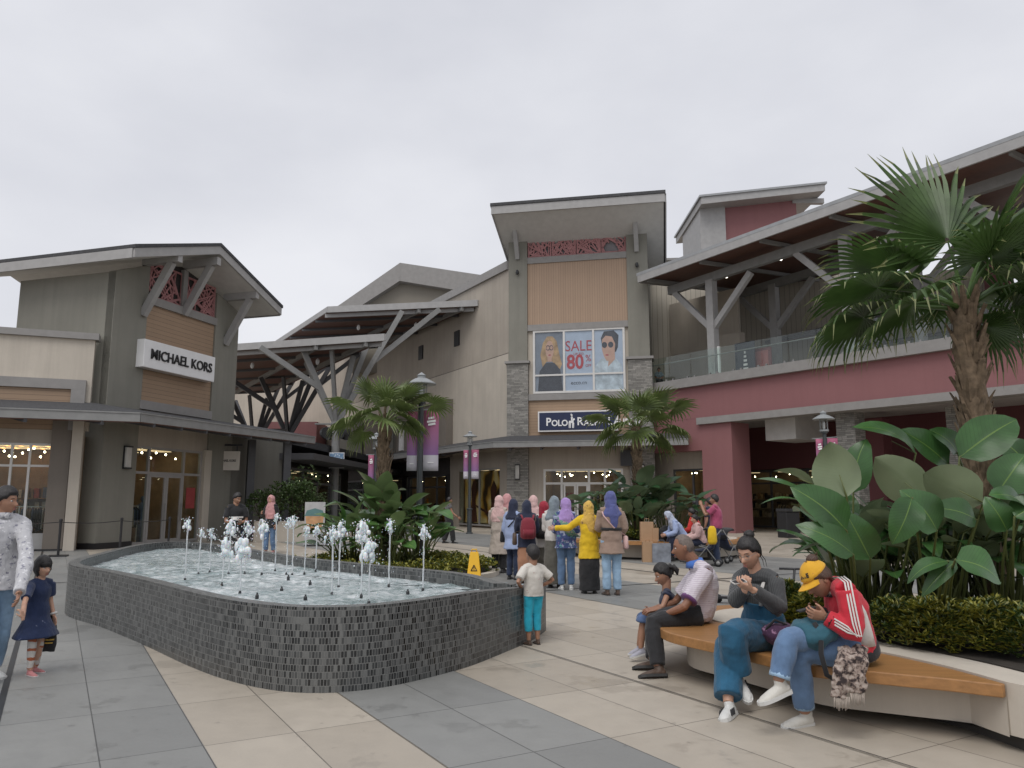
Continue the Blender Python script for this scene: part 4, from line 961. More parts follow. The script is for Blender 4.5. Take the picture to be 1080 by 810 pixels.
flat('portrait_top', M_PDK, [(.03, .0), (.05, .34), (.12, .48), (.22, .48), (.29, .36), (.32, .0)], 2)
flat('portrait_face', M_PSKIN, oval(.168, .70, .048, .155) , 3); flat('portrait_neck', M_PSKIN, [(.145, .5), (.19, .5), (.195, .62), (.14, .62)], 2.6)
for cx in (.148, .188): part('portrait_glasses', M_PDK, po, lambda m: [m.beam(FT.p(*[pp(*a)[0], -.13, pp(*a)[1]]), FT.p(*[pp(*b_)[0], -.13, pp(*b_)[1]]), .012, .035) for a, b_ in zip(oval(cx, .735, .019, .04, 12), oval(cx, .735, .019, .04, 12)[1:] + oval(cx, .735, .019, .04, 12)[:1])])
flat('portrait_lips', M_PLIP, oval(.168, .61, .016, .015, 10), 4)
flat('portrait_shirt', M_PSHIRT, [(.69, 0), (.68, .38), (.76, .52), (.9, .55), (.985, .4), (.99, 0)], 1)
flat('portrait_hair', M_PDK, [(.77, .72), (.755, .86), (.79, .97), (.9, .985), (.955, .9), (.945, .7), (.92, .62)], 2)
flat('portrait_face', M_PSKIN, [(.765, .68), (.77, .84), (.81, .9), (.88, .88), (.915, .76), (.905, .6), (.86, .47), (.815, .48), (.785, .56)], 3)
flat('portrait_neck', M_PSKIN, [(.83, .38), (.91, .5), (.91, .66), (.84, .52)], 2.5)
for cx in (.795, .865): flat('portrait_sunglasses', M_PDK, oval(cx, .745, .03, .05), 4)
flat('portrait_lips', M_PLIP, oval(.822, .575, .02, .015, 10), 4)
pm = lambda x, y, lay: face_matrix(FT, pp(x, y)[0], -.145 + lay * .004, pp(x, y)[1])
text_mesh('SALE', .86, .004, M_PRED, po, 'lettering', pm(.5, .74, 1), .85); text_mesh('UP TO', .2, .003, M_PBACK if False else M_PRED, po, 'lettering', pm(.5, .61, 1), 1)
text_mesh('80', 1.15, .004, M_PRED, po, 'lettering', pm(.46, .47, 1), .85, 0, .03); text_mesh('%', .55, .004, M_PRED, po, 'lettering', pm(.61, .53, 1), .9); text_mesh('OFF', .22, .003, M_PRED, po, 'lettering', pm(.61, .41, 1), .9)
text_mesh('ecco.cn', .3, .003, M_PDK, po, 'lettering', pm(.5, .13, 1), 1)
part('pane', glassmat('window_glass', (.96, .97, .98), .03), wf, lambda m: FT.box(m, wk0, wk1, -.12, -.11, wz0, wz1))
# navy sign
nk0, nk1 = FT.hit(568, 440)[0], FT.hit(652, 440)[0]; nz1, nz0 = zt_(433.5), zt_(455)
ns = thing('shop_sign', 'navy blue box sign with white serif-style capitals behind the slim palm', 'sign', FT.p((nk0 + nk1) / 2, 0, nz0))
part('sign_frame', M_WHITE, ns, lambda m: FT.box(m, nk0, nk1, -.12, .2, nz0, nz1)); part('sign_face', plain('navy_face', (.012, .02, .065), .35), ns, lambda m: FT.box(m, nk0 + .08, nk1 - .08, .2, .22, nz0 + .08, nz1 - .08))
zm = (nz0 + nz1) / 2; M_SLET = plain('sign_letter_white', (.82, .82, .82), .4, .02)
kk = nk0 + .42
def word(s, k, first=.62, rest=.47):
    for i, ch in enumerate(s):
        sz = first if i == 0 else rest; cw = {'P': .66, 'O': .74, 'L': .58, 'R': .7, 'A': .72, 'H': .72, 'U': .7, 'E': .62, 'N': .74}.get(ch, .7) * sz * .92
        text_mesh(ch, sz, .01, M_SLET, ns, 'lettering', face_matrix(FT, k + cw / 2, .235, zm - .12 + (.07 if i == 0 else 0)), .95, 0, .012)
        k += cw
    return k
kk = word('POLO', kk); kem = kk + .22; kk = word('RALPH', kk + .5); kk = word('LAUREN', kk + .16)
def emblem(m):      # rider on a horse with a raised mallet
    e = lambda pts, z=.5: FT.poly(m, [(kem + x, zm - .06 + y) for x, y in pts], .22, .245)
    e([(-.17, -.05), (-.13, .07), (.06, .08), (.1, .2), (.17, .2), (.19, .12), (.12, .08), (.12, -.06)]); e([(-.02, .06), (-.03, .26), (.03, .33), (.08, .26), (.05, .06)])
    for x in (-.15, -.08, .04, .1): e([(x, -.34), (x + .035, -.34), (x + .05, -.04), (x - .01, -.04)])
    m.beam(FT.p(kem + .02, .235, zm + .16), FT.p(kem - .02, .235, zm + .46), .015, .02); e([(-.05, .39), (.03, .39), (.03, .43), (-.05, .43)])
    m.lathe([(.05, -.05), (.05, .05)], 10, FT.p(kem + .02, .232, zm + .31))
part('emblem', M_SLET, ns, emblem)
# ground floor of the tower
shopfront(FT, FT.hit(575, 520)[0], FT.hit(655, 520)[0], .06, 3.35, 4.5, ct, [FT.hit(592, 520)[0], FT.hit(621, 520)[0], FT.hit(638, 520)[0]], 2.55, [(FT.hit(594, 520)[0], FT.hit(607, 520)[0], 2.5), (FT.hit(607, 520)[0] + .03, FT.hit(620, 520)[0], 2.5)], M_FRAME, .12, 14, random.Random(3), 9, -.2)
part('window_head', M_CREAM2, ct, lambda m: FT.box(m, p0, p1, -.35, -.15, 3.35, 4.7))
part('reveal', M_CREAM2, ct, lambda m: (FT.box(m, p0, FT.hit(574, 520)[0], -.35, -.16, 0, 3.35), FT.box(m, FT.hit(656, 520)[0], p1, -.35, -.16, 0, 3.35)))
wall_lantern(FT, p0 / 2, zt_(498, 545), 'pale wall light on the left stone pier of the tower', .85, .28, .1)
wall_lantern(FT, (p1 + TW) / 2, zt_(498, 675), 'pale wall light on the right stone pier of the tower, half behind the palm', .85, .28, .1)
# ================================================================== long cream hall receding to the left
FH = Frame(T0, (-.503, .864), True)          # k runs away from the tower; outward faces the plaza
ch = thing('hall_building', 'long cream two-tone hall receding left of the tower with taupe shop block', 'building', (-4, 50, 0))
zline = FH.hit(520, 377)[1]; zpar = FH.hit(520, 284)[1]
part('upper_wall', M_CREAM2, ch, lambda m: FH.box(m, .03, 34, -8, -.03, zline, zpar - .5)); part('lower_wall', M_CREAM, ch, lambda m: FH.box(m, .03, 34, -7.9, 0, 4.5, zline - .05))
part('joint', M_STEELD, ch, lambda m: FH.box(m, .03, 34, -1, -.05, zline - .05, zline)); part('parapet', M_GREYTRIM, ch, lambda m: FH.box(m, .03, 34, -8.1, .12, zpar - .5, zpar))
kb0, zb0 = FH.hit(478, 421); 
part('taupe_block', M_TAUPE, ch, lambda m: (FH.box(m, kb0, 34, 0, .5, 4.4, zb0), FH.box(m, kb0 + 8.6, kb0 + 8.9, .5, .56, 4.4, zb0 + .1), FH.box(m, kb0 - .0, 34, .5, .58, zb0 - .18, zb0 - .02)))
part('wall_panel', M_OLIVED, ch, lambda m: (FH.box(m, 16, 20, .56, .7, 5.1, 6.9), FH.box(m, 23, 29, .56, .7, 4.6, 8)))
for px, py in ((482, 357), (444, 372)): k, z = FH.hit(px, py); part('vent', M_BLACK, ch, lambda m: FH.box(m, k - .35, k + .35, -.1, .06, z - .5, z + .5))
k, z = FH.hit(431, 461); part('wall_panel', M_WHITE, ch, lambda m: FH.box(m, k - .35, k + .35, .5, .62, z - 1.0, z + 1.0))
c1, c2 = FH.hit(526, 520)[0], FH.hit(483, 520)[0]
M_GOLD = None
m, nt, b = new_mat('golden_fashion_print'); vec = coords(nt); wv = nt.nodes.new('ShaderNodeTexWave'); wv.inputs['Scale'].default_value = .35; wv.inputs['Distortion'].default_value = 9; wv.inputs['Detail'].default_value = 3; nt.links.new(vec, wv.inputs['Vector'])
nt.links.new(ramp(nt, wv.outputs['Fac'], [(.1, (.06, .03, .015)), (.3, (.45, .20, .04)), (.6, (.75, .40, .09)), (.9, (.8, .55, .28))]), b.inputs['Base Color']); b.inputs['Roughness'].default_value = .35; M_GOLD = m
part('window_head', M_CREAM2, ch, lambda m: (FH.box(m, 0.0, c2 + 1.3, -.4, -.05, 3.5, 4.6), FH.box(m, 0.0, c1, -.4, -.06, 0, 3.5), FH.box(m, c2, c2 + 1.3, -.4, -.06, 0, 3.5)))
shopfront(FH, c1, c2, .1, 3.5, 3, ch, [(c1 + c2) / 2], None, None, M_FRAMEG, .1, 6, random.Random(2), 0, -.15)
part('window_print', M_GOLD, ch, lambda m: FH.box(m, c1 + .1, c2 - .1, -.5, -.46, .25, 3.35))
fig = part('print_figure', plain('print_dark_red', (.10, .03, .02), .5, .4), ch, lambda m: [FH.poly(m, [(c1 + .9 + x, .3 + y) for x, y in pts], -.46, -.44) for pts in ([(0, 0), (.3, 1.2), (.15, 2.1), (.5, 2.5), (.9, 2.0), (.8, 1.1), (1.0, 0)], [(2.6, 0), (2.9, 1.5), (2.7, 2.3), (3.1, 2.6), (3.4, 2.1), (3.3, 1.2), (3.7, 0)], [(.2, .2), (2.7, .9), (2.8, 1.05), (.3, .4)])])
shopfront(FH, c2 + 1.6, c2 + 8, .1, 3.3, 3.5, ch, [c2 + 3.4, c2 + 5.6], 2.5, None, M_STEELD, .12, 8, random.Random(12), 5, -.1, tones=[(.5, .22, .05), (.6, .35, .1), (.03, .03, .03), (.3, .12, .05)])
part('window_head', M_INTD, ch, lambda m: FH.box(m, c2 + 1.3, 34, -.3, .02, 3.3, 4.6)); part('dark_pier', M_BLACK, ch, lambda m: (FH.box(m, c2 + 1.3, c2 + 1.55, -.3, .15, 0, 3.3), FH.box(m, c2 + 8.1, c2 + 9, -.3, .15, 0, 3.3)))
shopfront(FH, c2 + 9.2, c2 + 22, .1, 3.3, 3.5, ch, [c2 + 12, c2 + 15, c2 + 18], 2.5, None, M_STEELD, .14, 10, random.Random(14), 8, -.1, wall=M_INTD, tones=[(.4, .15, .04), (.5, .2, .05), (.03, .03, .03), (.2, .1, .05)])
# street canopy of hall and tower, one running edge
cp_in = [FH.p(30, 0, 0), FH.p(0, 0, 0), FT.p(TW + 1.6, 0, 0)]
jn = FH.p(0, 1.9, 0) + FT.n * 1.2 + FH.d * 1.2
cp_out = [FH.p(30, 1.9, 0), FH.p(1.2, 1.9, 0), FT.p(-.4, 2.0, 0), FT.p(TW + 1.9, 2.0, 0)]
cp_in = [FH.p(30, 0, 0), FH.p(.8, 0, 0), FT.p(.1, .05, 0), FT.p(TW + 1.9, .05, 0)]
canopy(ch, cp_out, cp_in, 4.42, .32)
downlights(FT, (1.2, 4, 6.5), 1.2, 4.55, ch)
part('canopy_bracket', M_STEELD, ch, lambda m: [m.beam(FT.p(k, 1.9, 4.36), FT.p(k, .1, 4.75), .1, .16) for k in (.5, 2.2, 4.2, 6.1, 7.8)] + [m.beam(FH.p(k, 1.8, 4.36), FH.p(k, .1, 4.75), .1, .16) for k in (2, 5, 8, 11, 14)])
# grey gabled block above the hall
gb = thing('gabled_block', 'grey gabled roof block rising behind the hall', 'building', (-6, 62, 0)); Yg = 62
a, b_, c = at(352, 326, Yg), at(422, 277, Yg), at(512, 294, Yg); FG = Frame((a.x, Yg), (1, 0))
part('gable_wall', M_CRGRV, gb, lambda m: FG.poly(m, [(1.5, 12), (b_.x - a.x, 12), (c.x - a.x + 4, 12), (c.x - a.x + 4, c.z - 2.2), (b_.x - a.x, b_.z - 1.2), (1.5, a.z + .1)], -8, -.8))
part('gable_fascia', M_GREYTRIM, gb, lambda m: (FG.poly(m, [(-1, a.z - 1.9), (-1, a.z - .7), (b_.x - a.x, b_.z), (b_.x - a.x, b_.z - 1.55)], -8, 0), FG.poly(m, [(b_.x - a.x, b_.z), (b_.x - a.x, b_.z - 1.55), (c.x - a.x + 5, c.z - 2.2), (c.x - a.x + 5, c.z - .5)], -8, -.02)))
# ---- walkway canopies on branching posts
def flat_canopy(name, label, pr, pl_, back, z, rise, cat_='canopy'):
    t = thing(name, label, cat_, (pr.x, pr.y, z)); u = V((-.503, .864, 0)); A, B = V((pl_.x, pl_.y, z)), V((pr.x, pr.y, z)); Cc, Dd = B + u * back + V((0, 0, rise)), A + u * back + V((0, 0, rise))
    part('roof_sheet', M_ROOFG, t, lambda m: m.slab([A, B, Cc, Dd], V((0, 0, .16)))); part('soffit', M_SOFBR, t, lambda m: m.slab([p + V((0, 0, -.14)) for p in (A.lerp(Dd, .01), B.lerp(Cc, .01), Cc, Dd)], V((0, 0, .12))))
    part('fascia', M_GREYPALE, t, lambda m: (m.beam(A + V((0, 0, .06)), B + V((0, 0, .06)), .14, .4), m.beam(A + V((0, 0, -.22)) + u * .5, B + V((0, 0, -.22)) + u * .5, .12, .3), m.beam(A + V((0, 0, .08)), Dd + V((0, 0, .08)), .1, .36), m.beam(B + V((0, 0, .08)), Cc + V((0, 0, .08)), .1, .36)))
    n_ = 5
    part('purlin', M_STEELD, t, lambda m: [m.beam(A.lerp(Dd, (i + .8) / n_) + V((0, 0, -.22)), B.lerp(Cc, (i + .8) / n_) + V((0, 0, -.22)), .12, .16) for i in range(n_)])
    part('rafter', M_STEEL, t, lambda m: [m.beam(A.lerp(B, s) + V((0, 0, -.22)) - u * .0, A.lerp(B, s) + u * back * .9 + V((0, 0, -.28 + rise * .9)), .18, .34) for s in (.62, .9)])
    part('pendant_lamp', M_FRAME, t, lambda m: [m.ball(A.lerp(B, s) + u * 2.5 + V((0, 0, -.75)), (.12, .12, .2), 8, 6) for s in (.3, .7)])
    return t
ur, ul = at(504, 319, 47.3), at(346, 319, 49.0); flat_canopy('walkway_canopy', 'higher walkway canopy with brown soffit against the hall wall', ur, ul, 17, ur.z - .1, .3)
lr, ll = at(406, 355, 42.2), at(225, 366, 45.5); flat_canopy('walkway_canopy', 'lower walkway canopy nearer the plaza on branching posts', lr, ll, 26, lr.z - .1, .3)
zl_, zu_ = lr.z - .4, ur.z - .4
def tree_post(c, label, s=1.0, mat=M_STEEL):
    t = thing('branching_post', label, 'post', c, 0, 'branching steel posts under the walkway canopies'); c = V(c); zb_ = 6.0; b_ = c + V((0, 0, zb_)); X = V((.864, .503, 0)); U = V((-.503, .864, 0))
    part('post', mat, t, lambda m: m.tube([c, b_ + V((0, 0, .3))], .24, 14)); part('collar', mat, t, lambda m: m.lathe([(.34, zb_ - .1), (.34, zb_ + .15)], 14, c))
    S = [(X * -2.1, zl_), (X * .9, zl_), (X * -.8 + U * -1.2, zl_), (X * 3.4 + U * -1.5, zu_ - .5), (U * 3.5 + X * -1, zl_), (X * 1.9, zl_ + 1.2)]
    for o, z in S: part('strut', mat, t, lambda m: m.beam(b_, V((c.x + o.x, c.y + o.y, z)), .2, .3))
    mid = b_.lerp(V((c.x - 2.1 * X.x, c.y - 2.1 * X.y, zl_)), .5); part('strut', mat, t, lambda m: m.beam(mid, V((c.x, c.y, zl_)) + X * -4.6, .22, .3))
    mid2 = b_.lerp(V((c.x, c.y, zu_ - .5)) + X * 3.4 - U * 1.5, .55); part('strut', mat, t, lambda m: m.beam(mid2, V((c.x, c.y, zu_)) + X * 6.0 - U * 1.2, .22, .3))
    return t
tp_ = at(353, 500, 45.5); tp_.z = 0
tree_post(tp_, 'nearest branching steel post beside the palm bed'); U_ = V((-.503, .864, 0))
tree_post(tp_ + U_ * 11.2, 'middle branching steel post under the lower walkway canopy', mat=M_STEELD); tree_post(tp_ + U_ * 22.4, 'farthest branching steel post, half behind the left tower', mat=M_STEELD)
fn = thing('fan_cluster', 'dark fans and lamp arms fixed round the nearest branching post', 'fan', tp_ + V((0, 0, 5.6)))
def fans(m):
    for i in range(4):
        a = R(45 + 90 * i); o = tp_ + V((math.cos(a) * .7, math.sin(a) * .7, 5.5)); m.tube([tp_ + V((0, 0, 5.5)), o], .035, 6)
        m.tube([o - V((math.cos(a + 1.57), math.sin(a + 1.57), 0)) * .1, o + V((math.cos(a + 1.57), math.sin(a + 1.57), 0)) * .1], .34, 16)
part('fan_head', M_DARKIRON, fn, fans)
part('lamp_arm', M_STEEL, fn, lambda m: [m.box(tp_ + V((s * .7, -.2, 6.05)), (1.0, .25, .08)) for s in (-1, 1)])
qb = thing('notice_board', 'small square pale blue board fixed to the nearest branching post', 'sign', tp_ + V((0, -.3, 4)))
q0, q1 = at(348, 478, 45.1), at(362, 493, 45.1); FQ = Frame((q0.x, q0.y), (1, 0))
m, nt, b = new_mat('blue_board'); vo = nt.nodes.new('ShaderNodeTexVoronoi'); vo.inputs['Scale'].default_value = 9; nt.links.new(coords(nt), vo.inputs['Vector']); nt.links.new(ramp(nt, vo.outputs['Distance'], [(.2, (.6, .68, .74)), (.5, (.16, .27, .42))]), b.inputs['Base Color'])
part('board', m, qb, lambda mm: FQ.box(mm, 0, q1.x - q0.x, 0, .06, q1.z, q0.z)); part('frame', M_WHITE, qb, lambda mm: FQ.box(mm, -.04, q1.x - q0.x + .04, -.04, -.001, q1.z - .04, q0.z + .04))
# ---- far shops closing the walkway
fb = thing('shop_building', 'far cream shop block closing the walkway with a red upper box', 'building', (-20, 76, 0)); FF = Frame((-40, 74), (1, 0))
part('upper_wall', M_CREAM, fb, lambda m: FF.box(m, -10, 32, -4, 0, 4.2, 15.5)); part('band', M_GREYTRIM, fb, lambda m: FF.box(m, -10, 32, 0, .1, 8.4, 8.6))
r0, r1 = at(277, 470, 70), at(337, 446, 70); part('red_box', M_RED, fb, lambda m: m.box(((r0.x + r1.x) / 2, 71, (3.6 + r1.z) / 2), (r1.x - r0.x, 4, r1.z - 3.6)))
shopfront(FF, 8, 30, .1, 3.6, 5, fb, [11, 14, 17, 20, 23, 26], 2.7, None, M_STEELD, .14, 12, random.Random(21), 12, 0.1, wall=M_INTD, glow=M_ADDGLOW); part('fascia_band', M_STEELD, fb, lambda m: FF.box(m, 0, 32, .0, 1.4, 3.7, 4.3))
part('shade_board', M_WHITE, fb, lambda m: [FF.box(m, k, k + 3.2, 1.5, 2.4, 4.5, 4.75) for k in (16.5, 21)])
lw = thing('shop_row', 'low dark covered shop row beyond the left canopy', 'building', (-15, 50, 0)); FR2 = Frame(FD.p(kE + 4.3, -.2, 0), (-.18, .98), True); FR2 = Frame(FD.p(kE + 4.3, -.3, 0), (.05, 1.0))
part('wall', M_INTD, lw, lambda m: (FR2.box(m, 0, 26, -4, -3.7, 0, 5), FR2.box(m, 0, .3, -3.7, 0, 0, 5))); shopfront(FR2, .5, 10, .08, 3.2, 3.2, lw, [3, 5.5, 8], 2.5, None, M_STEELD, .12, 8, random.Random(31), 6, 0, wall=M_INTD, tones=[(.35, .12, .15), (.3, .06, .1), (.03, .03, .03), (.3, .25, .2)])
part('shop_canopy', M_STEELD, lw, lambda m: FR2.box(m, -.5, 26, -.2, 1.6, 3.5, 3.8)); part('roof', M_ROOF, lw, lambda m: FR2.box(m, -.3, 26, -5, -.3, 4.4, 4.8))
# ================================================================== right building with the terrace
FRT = Frame((7.9, 43.0), (.616, -.788)); rbd = thing('terrace_building', 'maroon two-storey building with glazed terrace and large sheltering roof', 'building', (13, 37, 0))
FRT_n = FRT.n
assert FRT_n.y < 0 or FRT_n.x < 0
if FRT.n.x > 0: FRT = Frame((7.9, 43.0), (.616, -.788), True)
zs_b, zs_t = FRT.hit(690, 414)[1], FRT.hit(690, 405)[1]; zb_b, zb_t = FRT.hit(738, 448)[1], FRT.hit(738, 441)[1]
kc0, kc1 = FRT.hit(742, 520)[0], FRT.hit(774, 520)[0]; KE = 26
part('red_band', M_RED, rbd, lambda m: (FRT.box(m, -.2, KE, -.6, 0, zb_t, zs_b), FRT.box(m, -.2, kc0, -.6, -.01, 4.2, zb_t)))
part('terrace_edge', M_GREYTRIM, rbd, lambda m: FRT.box(m, -.3, KE, -.7, .28, zs_b, zs_t)); part('beam', M_GREYTRIM, rbd, lambda m: FRT.box(m, kc0 - .15, KE, -.65, .2, zb_b, zb_t))
part('column', M_RED, rbd, lambda m: FRT.box(m, kc0, kc1, -1.5, .0, 0, zb_b))
part('terrace_floor', M_SOFFIT, rbd, lambda m: FRT.box(m, -.2, KE, -9, -.62, zb_b + .35, zs_t - .06))
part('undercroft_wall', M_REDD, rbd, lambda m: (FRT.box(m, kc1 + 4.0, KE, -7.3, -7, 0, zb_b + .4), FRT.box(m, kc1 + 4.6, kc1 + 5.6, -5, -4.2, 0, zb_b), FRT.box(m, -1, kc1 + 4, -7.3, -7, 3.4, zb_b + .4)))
part('ceiling_drop', M_SOFFIT, rbd, lambda m: FRT.box(m, kc1 + .9, kc1 + 2.6, -4.2, -1.6, 4.6, zb_b + .3))
def stcol(k, n): return lambda m: FRT.box(m, k, k + .9, n - .9, n, 0, zb_b + .03)
kst = FRT.hit(882, 455, -.8)[0]; part('stone_column', M_STONE, rbd, stcol(kst, -.8)); part('stone_column', M_STONE, rbd, stcol(kst + 4.2, -2.2)); part('stone_column', M_STONE, rbd, stcol(kst + 8, -.8))
shopfront(FRT, -1.5, kc1 + 3.9, .06, 3.35, 3.5, rbd, [.6, 2.6, kc1 - .2, kc1 + 2], 2.6, None, M_STEELD, .1, 10, random.Random(17), 8, -7.05, tones=[(.5, .36, .2), (.03, .03, .035), (.55, .42, .28), (.25, .15, .08), (.4, .3, .2)])
# first bay beside the tower: shop window under the canopy
kq0, kq1 = FRT.hit(700, 520)[0], FRT.hit(740, 520)[0]
part('bay_wall', M_CREAM2, rbd, lambda m: (FRT.box(m, -1.8, kc0, -1.0, -.8, 3.3, 4.3), FRT.box(m, -1.8, kq0, -1, -.81, 0, 3.3)))
shopfront(FRT, kq0 + .1, kc0 - .1, .1, 3.3, 2.5, rbd, [(kq0 + kc0) / 2], None, None, M_STEELD, .1, 6, random.Random(19), 3, -.9, tones=[(.5, .36, .2), (.03, .03, .035), (.55, .42, .28), (.3, .2, .1)])
# glass railing
kr0 = FRT.hit(758, 380)[0]; zr = zs_t + 1.15
gr = thing('glass_railing', 'glass balustrade with slim steel handrail along the maroon terrace', 'railing', FRT.p(8, .1, zs_t))
k = -.1
while k < KE - 1.4:
    part('glass_panel', M_RAILG, gr, lambda m: FRT.box(m, k, k + 1.42, .08, .1, zs_t + .03, zr + .22)); part('clamp', M_STEEL, gr, lambda m: [FRT.box(m, k + .71 + s * .5 - .05, k + .71 + s * .5 + .05, .05, .13, zs_t, zs_t + .12) for s in (-1, 1)]); k += 1.46
part('handrail', M_STEEL, gr, lambda m: m.tube([FRT.p(-.2, -.0, zr - .12), FRT.p(KE, -.0, zr - .12)], .03, 8)); part('end_post', M_WHITE, gr, lambda m: FRT.box(m, kr0 - .05, kr0 + .05, -.1, .02, zs_t, zr + .3))
# roof posts with Y braces and the roof
zro = FRT.hit(700, 285, 1.4)[1] - .5; KL = FRT.hit(673, 295, 1.5)[0]; RS = V((0, 0, .045 * (KE + 3 - KL))); sl_ = lambda k: .045 * (k - KL)
cols = [(FRT.hit(746, 360)[0], -.5), (FRT.hit(888, 300)[0], -.5), (FRT.hit(746, 360)[0] + 15.2, -.5), (FRT.hit(817, 330, -6)[0], -6), (FRT.hit(817, 330, -6)[0] + 8, -6), (FRT.hit(817, 330, -6)[0] + 16, -6)]
for k, n in cols:
    zz = zro + .12 * -n - .3 + .045 * (k - KL)
    def col_(m):
        FRT.box(m, k - .22, k + .22, n - .22, n + .22, zs_t - .1, zz)
    pc = part('roof_post', M_GREYPALE, rbd, col_)
    part('brace', M_GREYPALE, pc, lambda m: [m.beam(FRT.p(k + s * .1, n, zz - 2.6), FRT.p(k + s * 2.5, n, zz - .15), .26, .3) for s in (-1, 1)])
def rroof(m, dz, th, e=0.0):
    a, b_ = FRT.p(KL - e, 1.5 + e, zro + .35 + dz), FRT.p(KE + 3, 1.5 + e, zro + .35 + dz) + RS; c, d = FRT.p(KE + 3, -11, zro + 1.6 + dz) + RS, FRT.p(KL - e, -11, zro + 1.6 + dz); m.slab([a, b_, c, d], V((0, 0, th)))
rf = part('shelter_roof', M_ROOFG, rbd, lambda m: rroof(m, .22, .16, .06)); part('soffit', M_SOFBR, rf, lambda m: rroof(m, 0, .1, -.05))
part('fascia', M_GREYPALE, rf, lambda m: (m.beam(FRT.p(KL, 1.5, zro + .43), FRT.p(KE + 3, 1.5, zro + .43) + RS, .1, .5), m.beam(FRT.p(KL, 1.4, zro + .43), FRT.p(KL, -11, zro + 1.68), .1, .5)))
part('edge_beam', M_STEEL, rf, lambda m: [m.beam(FRT.p(KL + .5, n, zro - .12 - n * .1), FRT.p(KE + 3, n, zro - .12 - n * .1) + RS, .3, .46) for n in (-.5, -6)])
part('purlin', M_STEEL, rf, lambda m: [m.beam(FRT.p(k, 1.3, zro + .22 + sl_(k)), FRT.p(k, -10, zro + 1.28 + sl_(k)), .14, .2) for k in (1, 4.6, 8.2, 11.8, 15.4, 19, 22.6)])
[downlights(FRT, (k,), -3, zro + .62 + sl_(k), rf, .12) for k in (3, 6.5, 10)]
# terrace back: shops
part('terrace_wall', M_CRGRV, rbd, lambda m: FRT.box(m, -4, 13, -12.3, -12, zs_t, zro + .9)); part('terrace_pier', M_RED, rbd, lambda m: FRT.box(m, 13, 14.2, -12.4, -11.8, zs_t, zro + .9))
part('terrace_wall', M_CREAM2, rbd, lambda m: (FRT.box(m, -2, 3.0, -4.2, -4.0, zs_t, zro + .3), FRT.box(m, 1.4, 3.4, -3.99, -3.5, zs_t, zs_t + 2.9)))
shopfront(FRT, 4, 12.5, zs_t, zs_t + 2.7, 3, rbd, [6, 8.4, 10.6], None, None, M_STEELD, .1, 8, random.Random(41), 0, -11.8, wall=M_INTD); 
part('lean_roof', M_ROOF, rbd, lambda m: m.slab([FRT.p(2, -8, zs_t + 3.0), FRT.p(15, -8, zs_t + 3.0), FRT.p(15, -12, zs_t + 4.2), FRT.p(2, -12, zs_t + 4.2)], V((0, 0, .2)))); part('lean_soffit', M_SOFBR, rbd, lambda m: m.slab([FRT.p(2.1, -8.1, zs_t + 2.9), FRT.p(15, -8.1, zs_t + 2.9), FRT.p(15, -11.9, zs_t + 4.1), FRT.p(2.1, -11.9, zs_t + 4.1)], V((0, 0, .08))))
part('terrace_wall', M_GREYTRIM, rbd, lambda m: (FRT.box(m, 14.3, 26, -11, -10.8, zs_t, zs_t + 2.6), FRT.box(m, 15, 27, -8.1, -7.9, zs_t + 3.2, zs_t + 3.7), FRT.box(m, 15, 27, -10.9, -10.7, zs_t + 3.7, zro - 1.2)))
part('terrace_panel', M_FRAME, rbd, lambda m: (FRT.box(m, 15, 18, -6.1, -6, zs_t + .5, zs_t + 1.4), FRT.box(m, 19, 23, -6.1, -6, zs_t + .3, zs_t + 2.2)))
part('terrace_booth', M_REDD, rbd, lambda m: (FRT.box(m, 17, 26, -5.2, -3, zs_t, zs_t + 1.15), m.slab([FRT.p(16, -3.6, zs_t + .6), FRT.p(19, -3.6, zs_t + 1.9), FRT.p(22, -3.6, zs_t + .6)], FRT.n * -.8)))
# totem board with price lettering on the terrace
tb = thing('terrace_totem', 'dark upright board with white marks behind the terrace glass', 'sign', FRT.p(5.6, -2, zs_t)); kt, zt2 = FRT.hit(786, 392, -2)
part('board', plain('totem_dark', (.05, .06, .075), .4), tb, lambda m: FRT.box(m, kt - .6, kt + .6, -2.1, -2, zs_t, zs_t + 1.9)); part('mark', M_WHITE, tb, lambda m: [FRT.box(m, kt - .1 + .02 * i, kt + .2 - .03 * i, -2, -1.985, zs_t + .4 + .22 * i, zs_t + .52 + .22 * i) for i in range(5)])
rs = thing('terrace_poster', 'red framed poster board standing on the terrace', 'sign', FRT.p(6.8, -2.6, zs_t)); kt, _ = FRT.hit(802, 385, -2.6)
part('board', M_RED, rs, lambda m: FRT.box(m, kt - .65, kt + .65, -2.7, -2.6, zs_t + .1, zs_t + 1.55)); part('sheet', plain('poster_rose', (.45, .17, .16), .5, .2, 2), rs, lambda m: FRT.box(m, kt - .5, kt + .5, -2.6, -2.59, zs_t + .35, zs_t + 1.4))
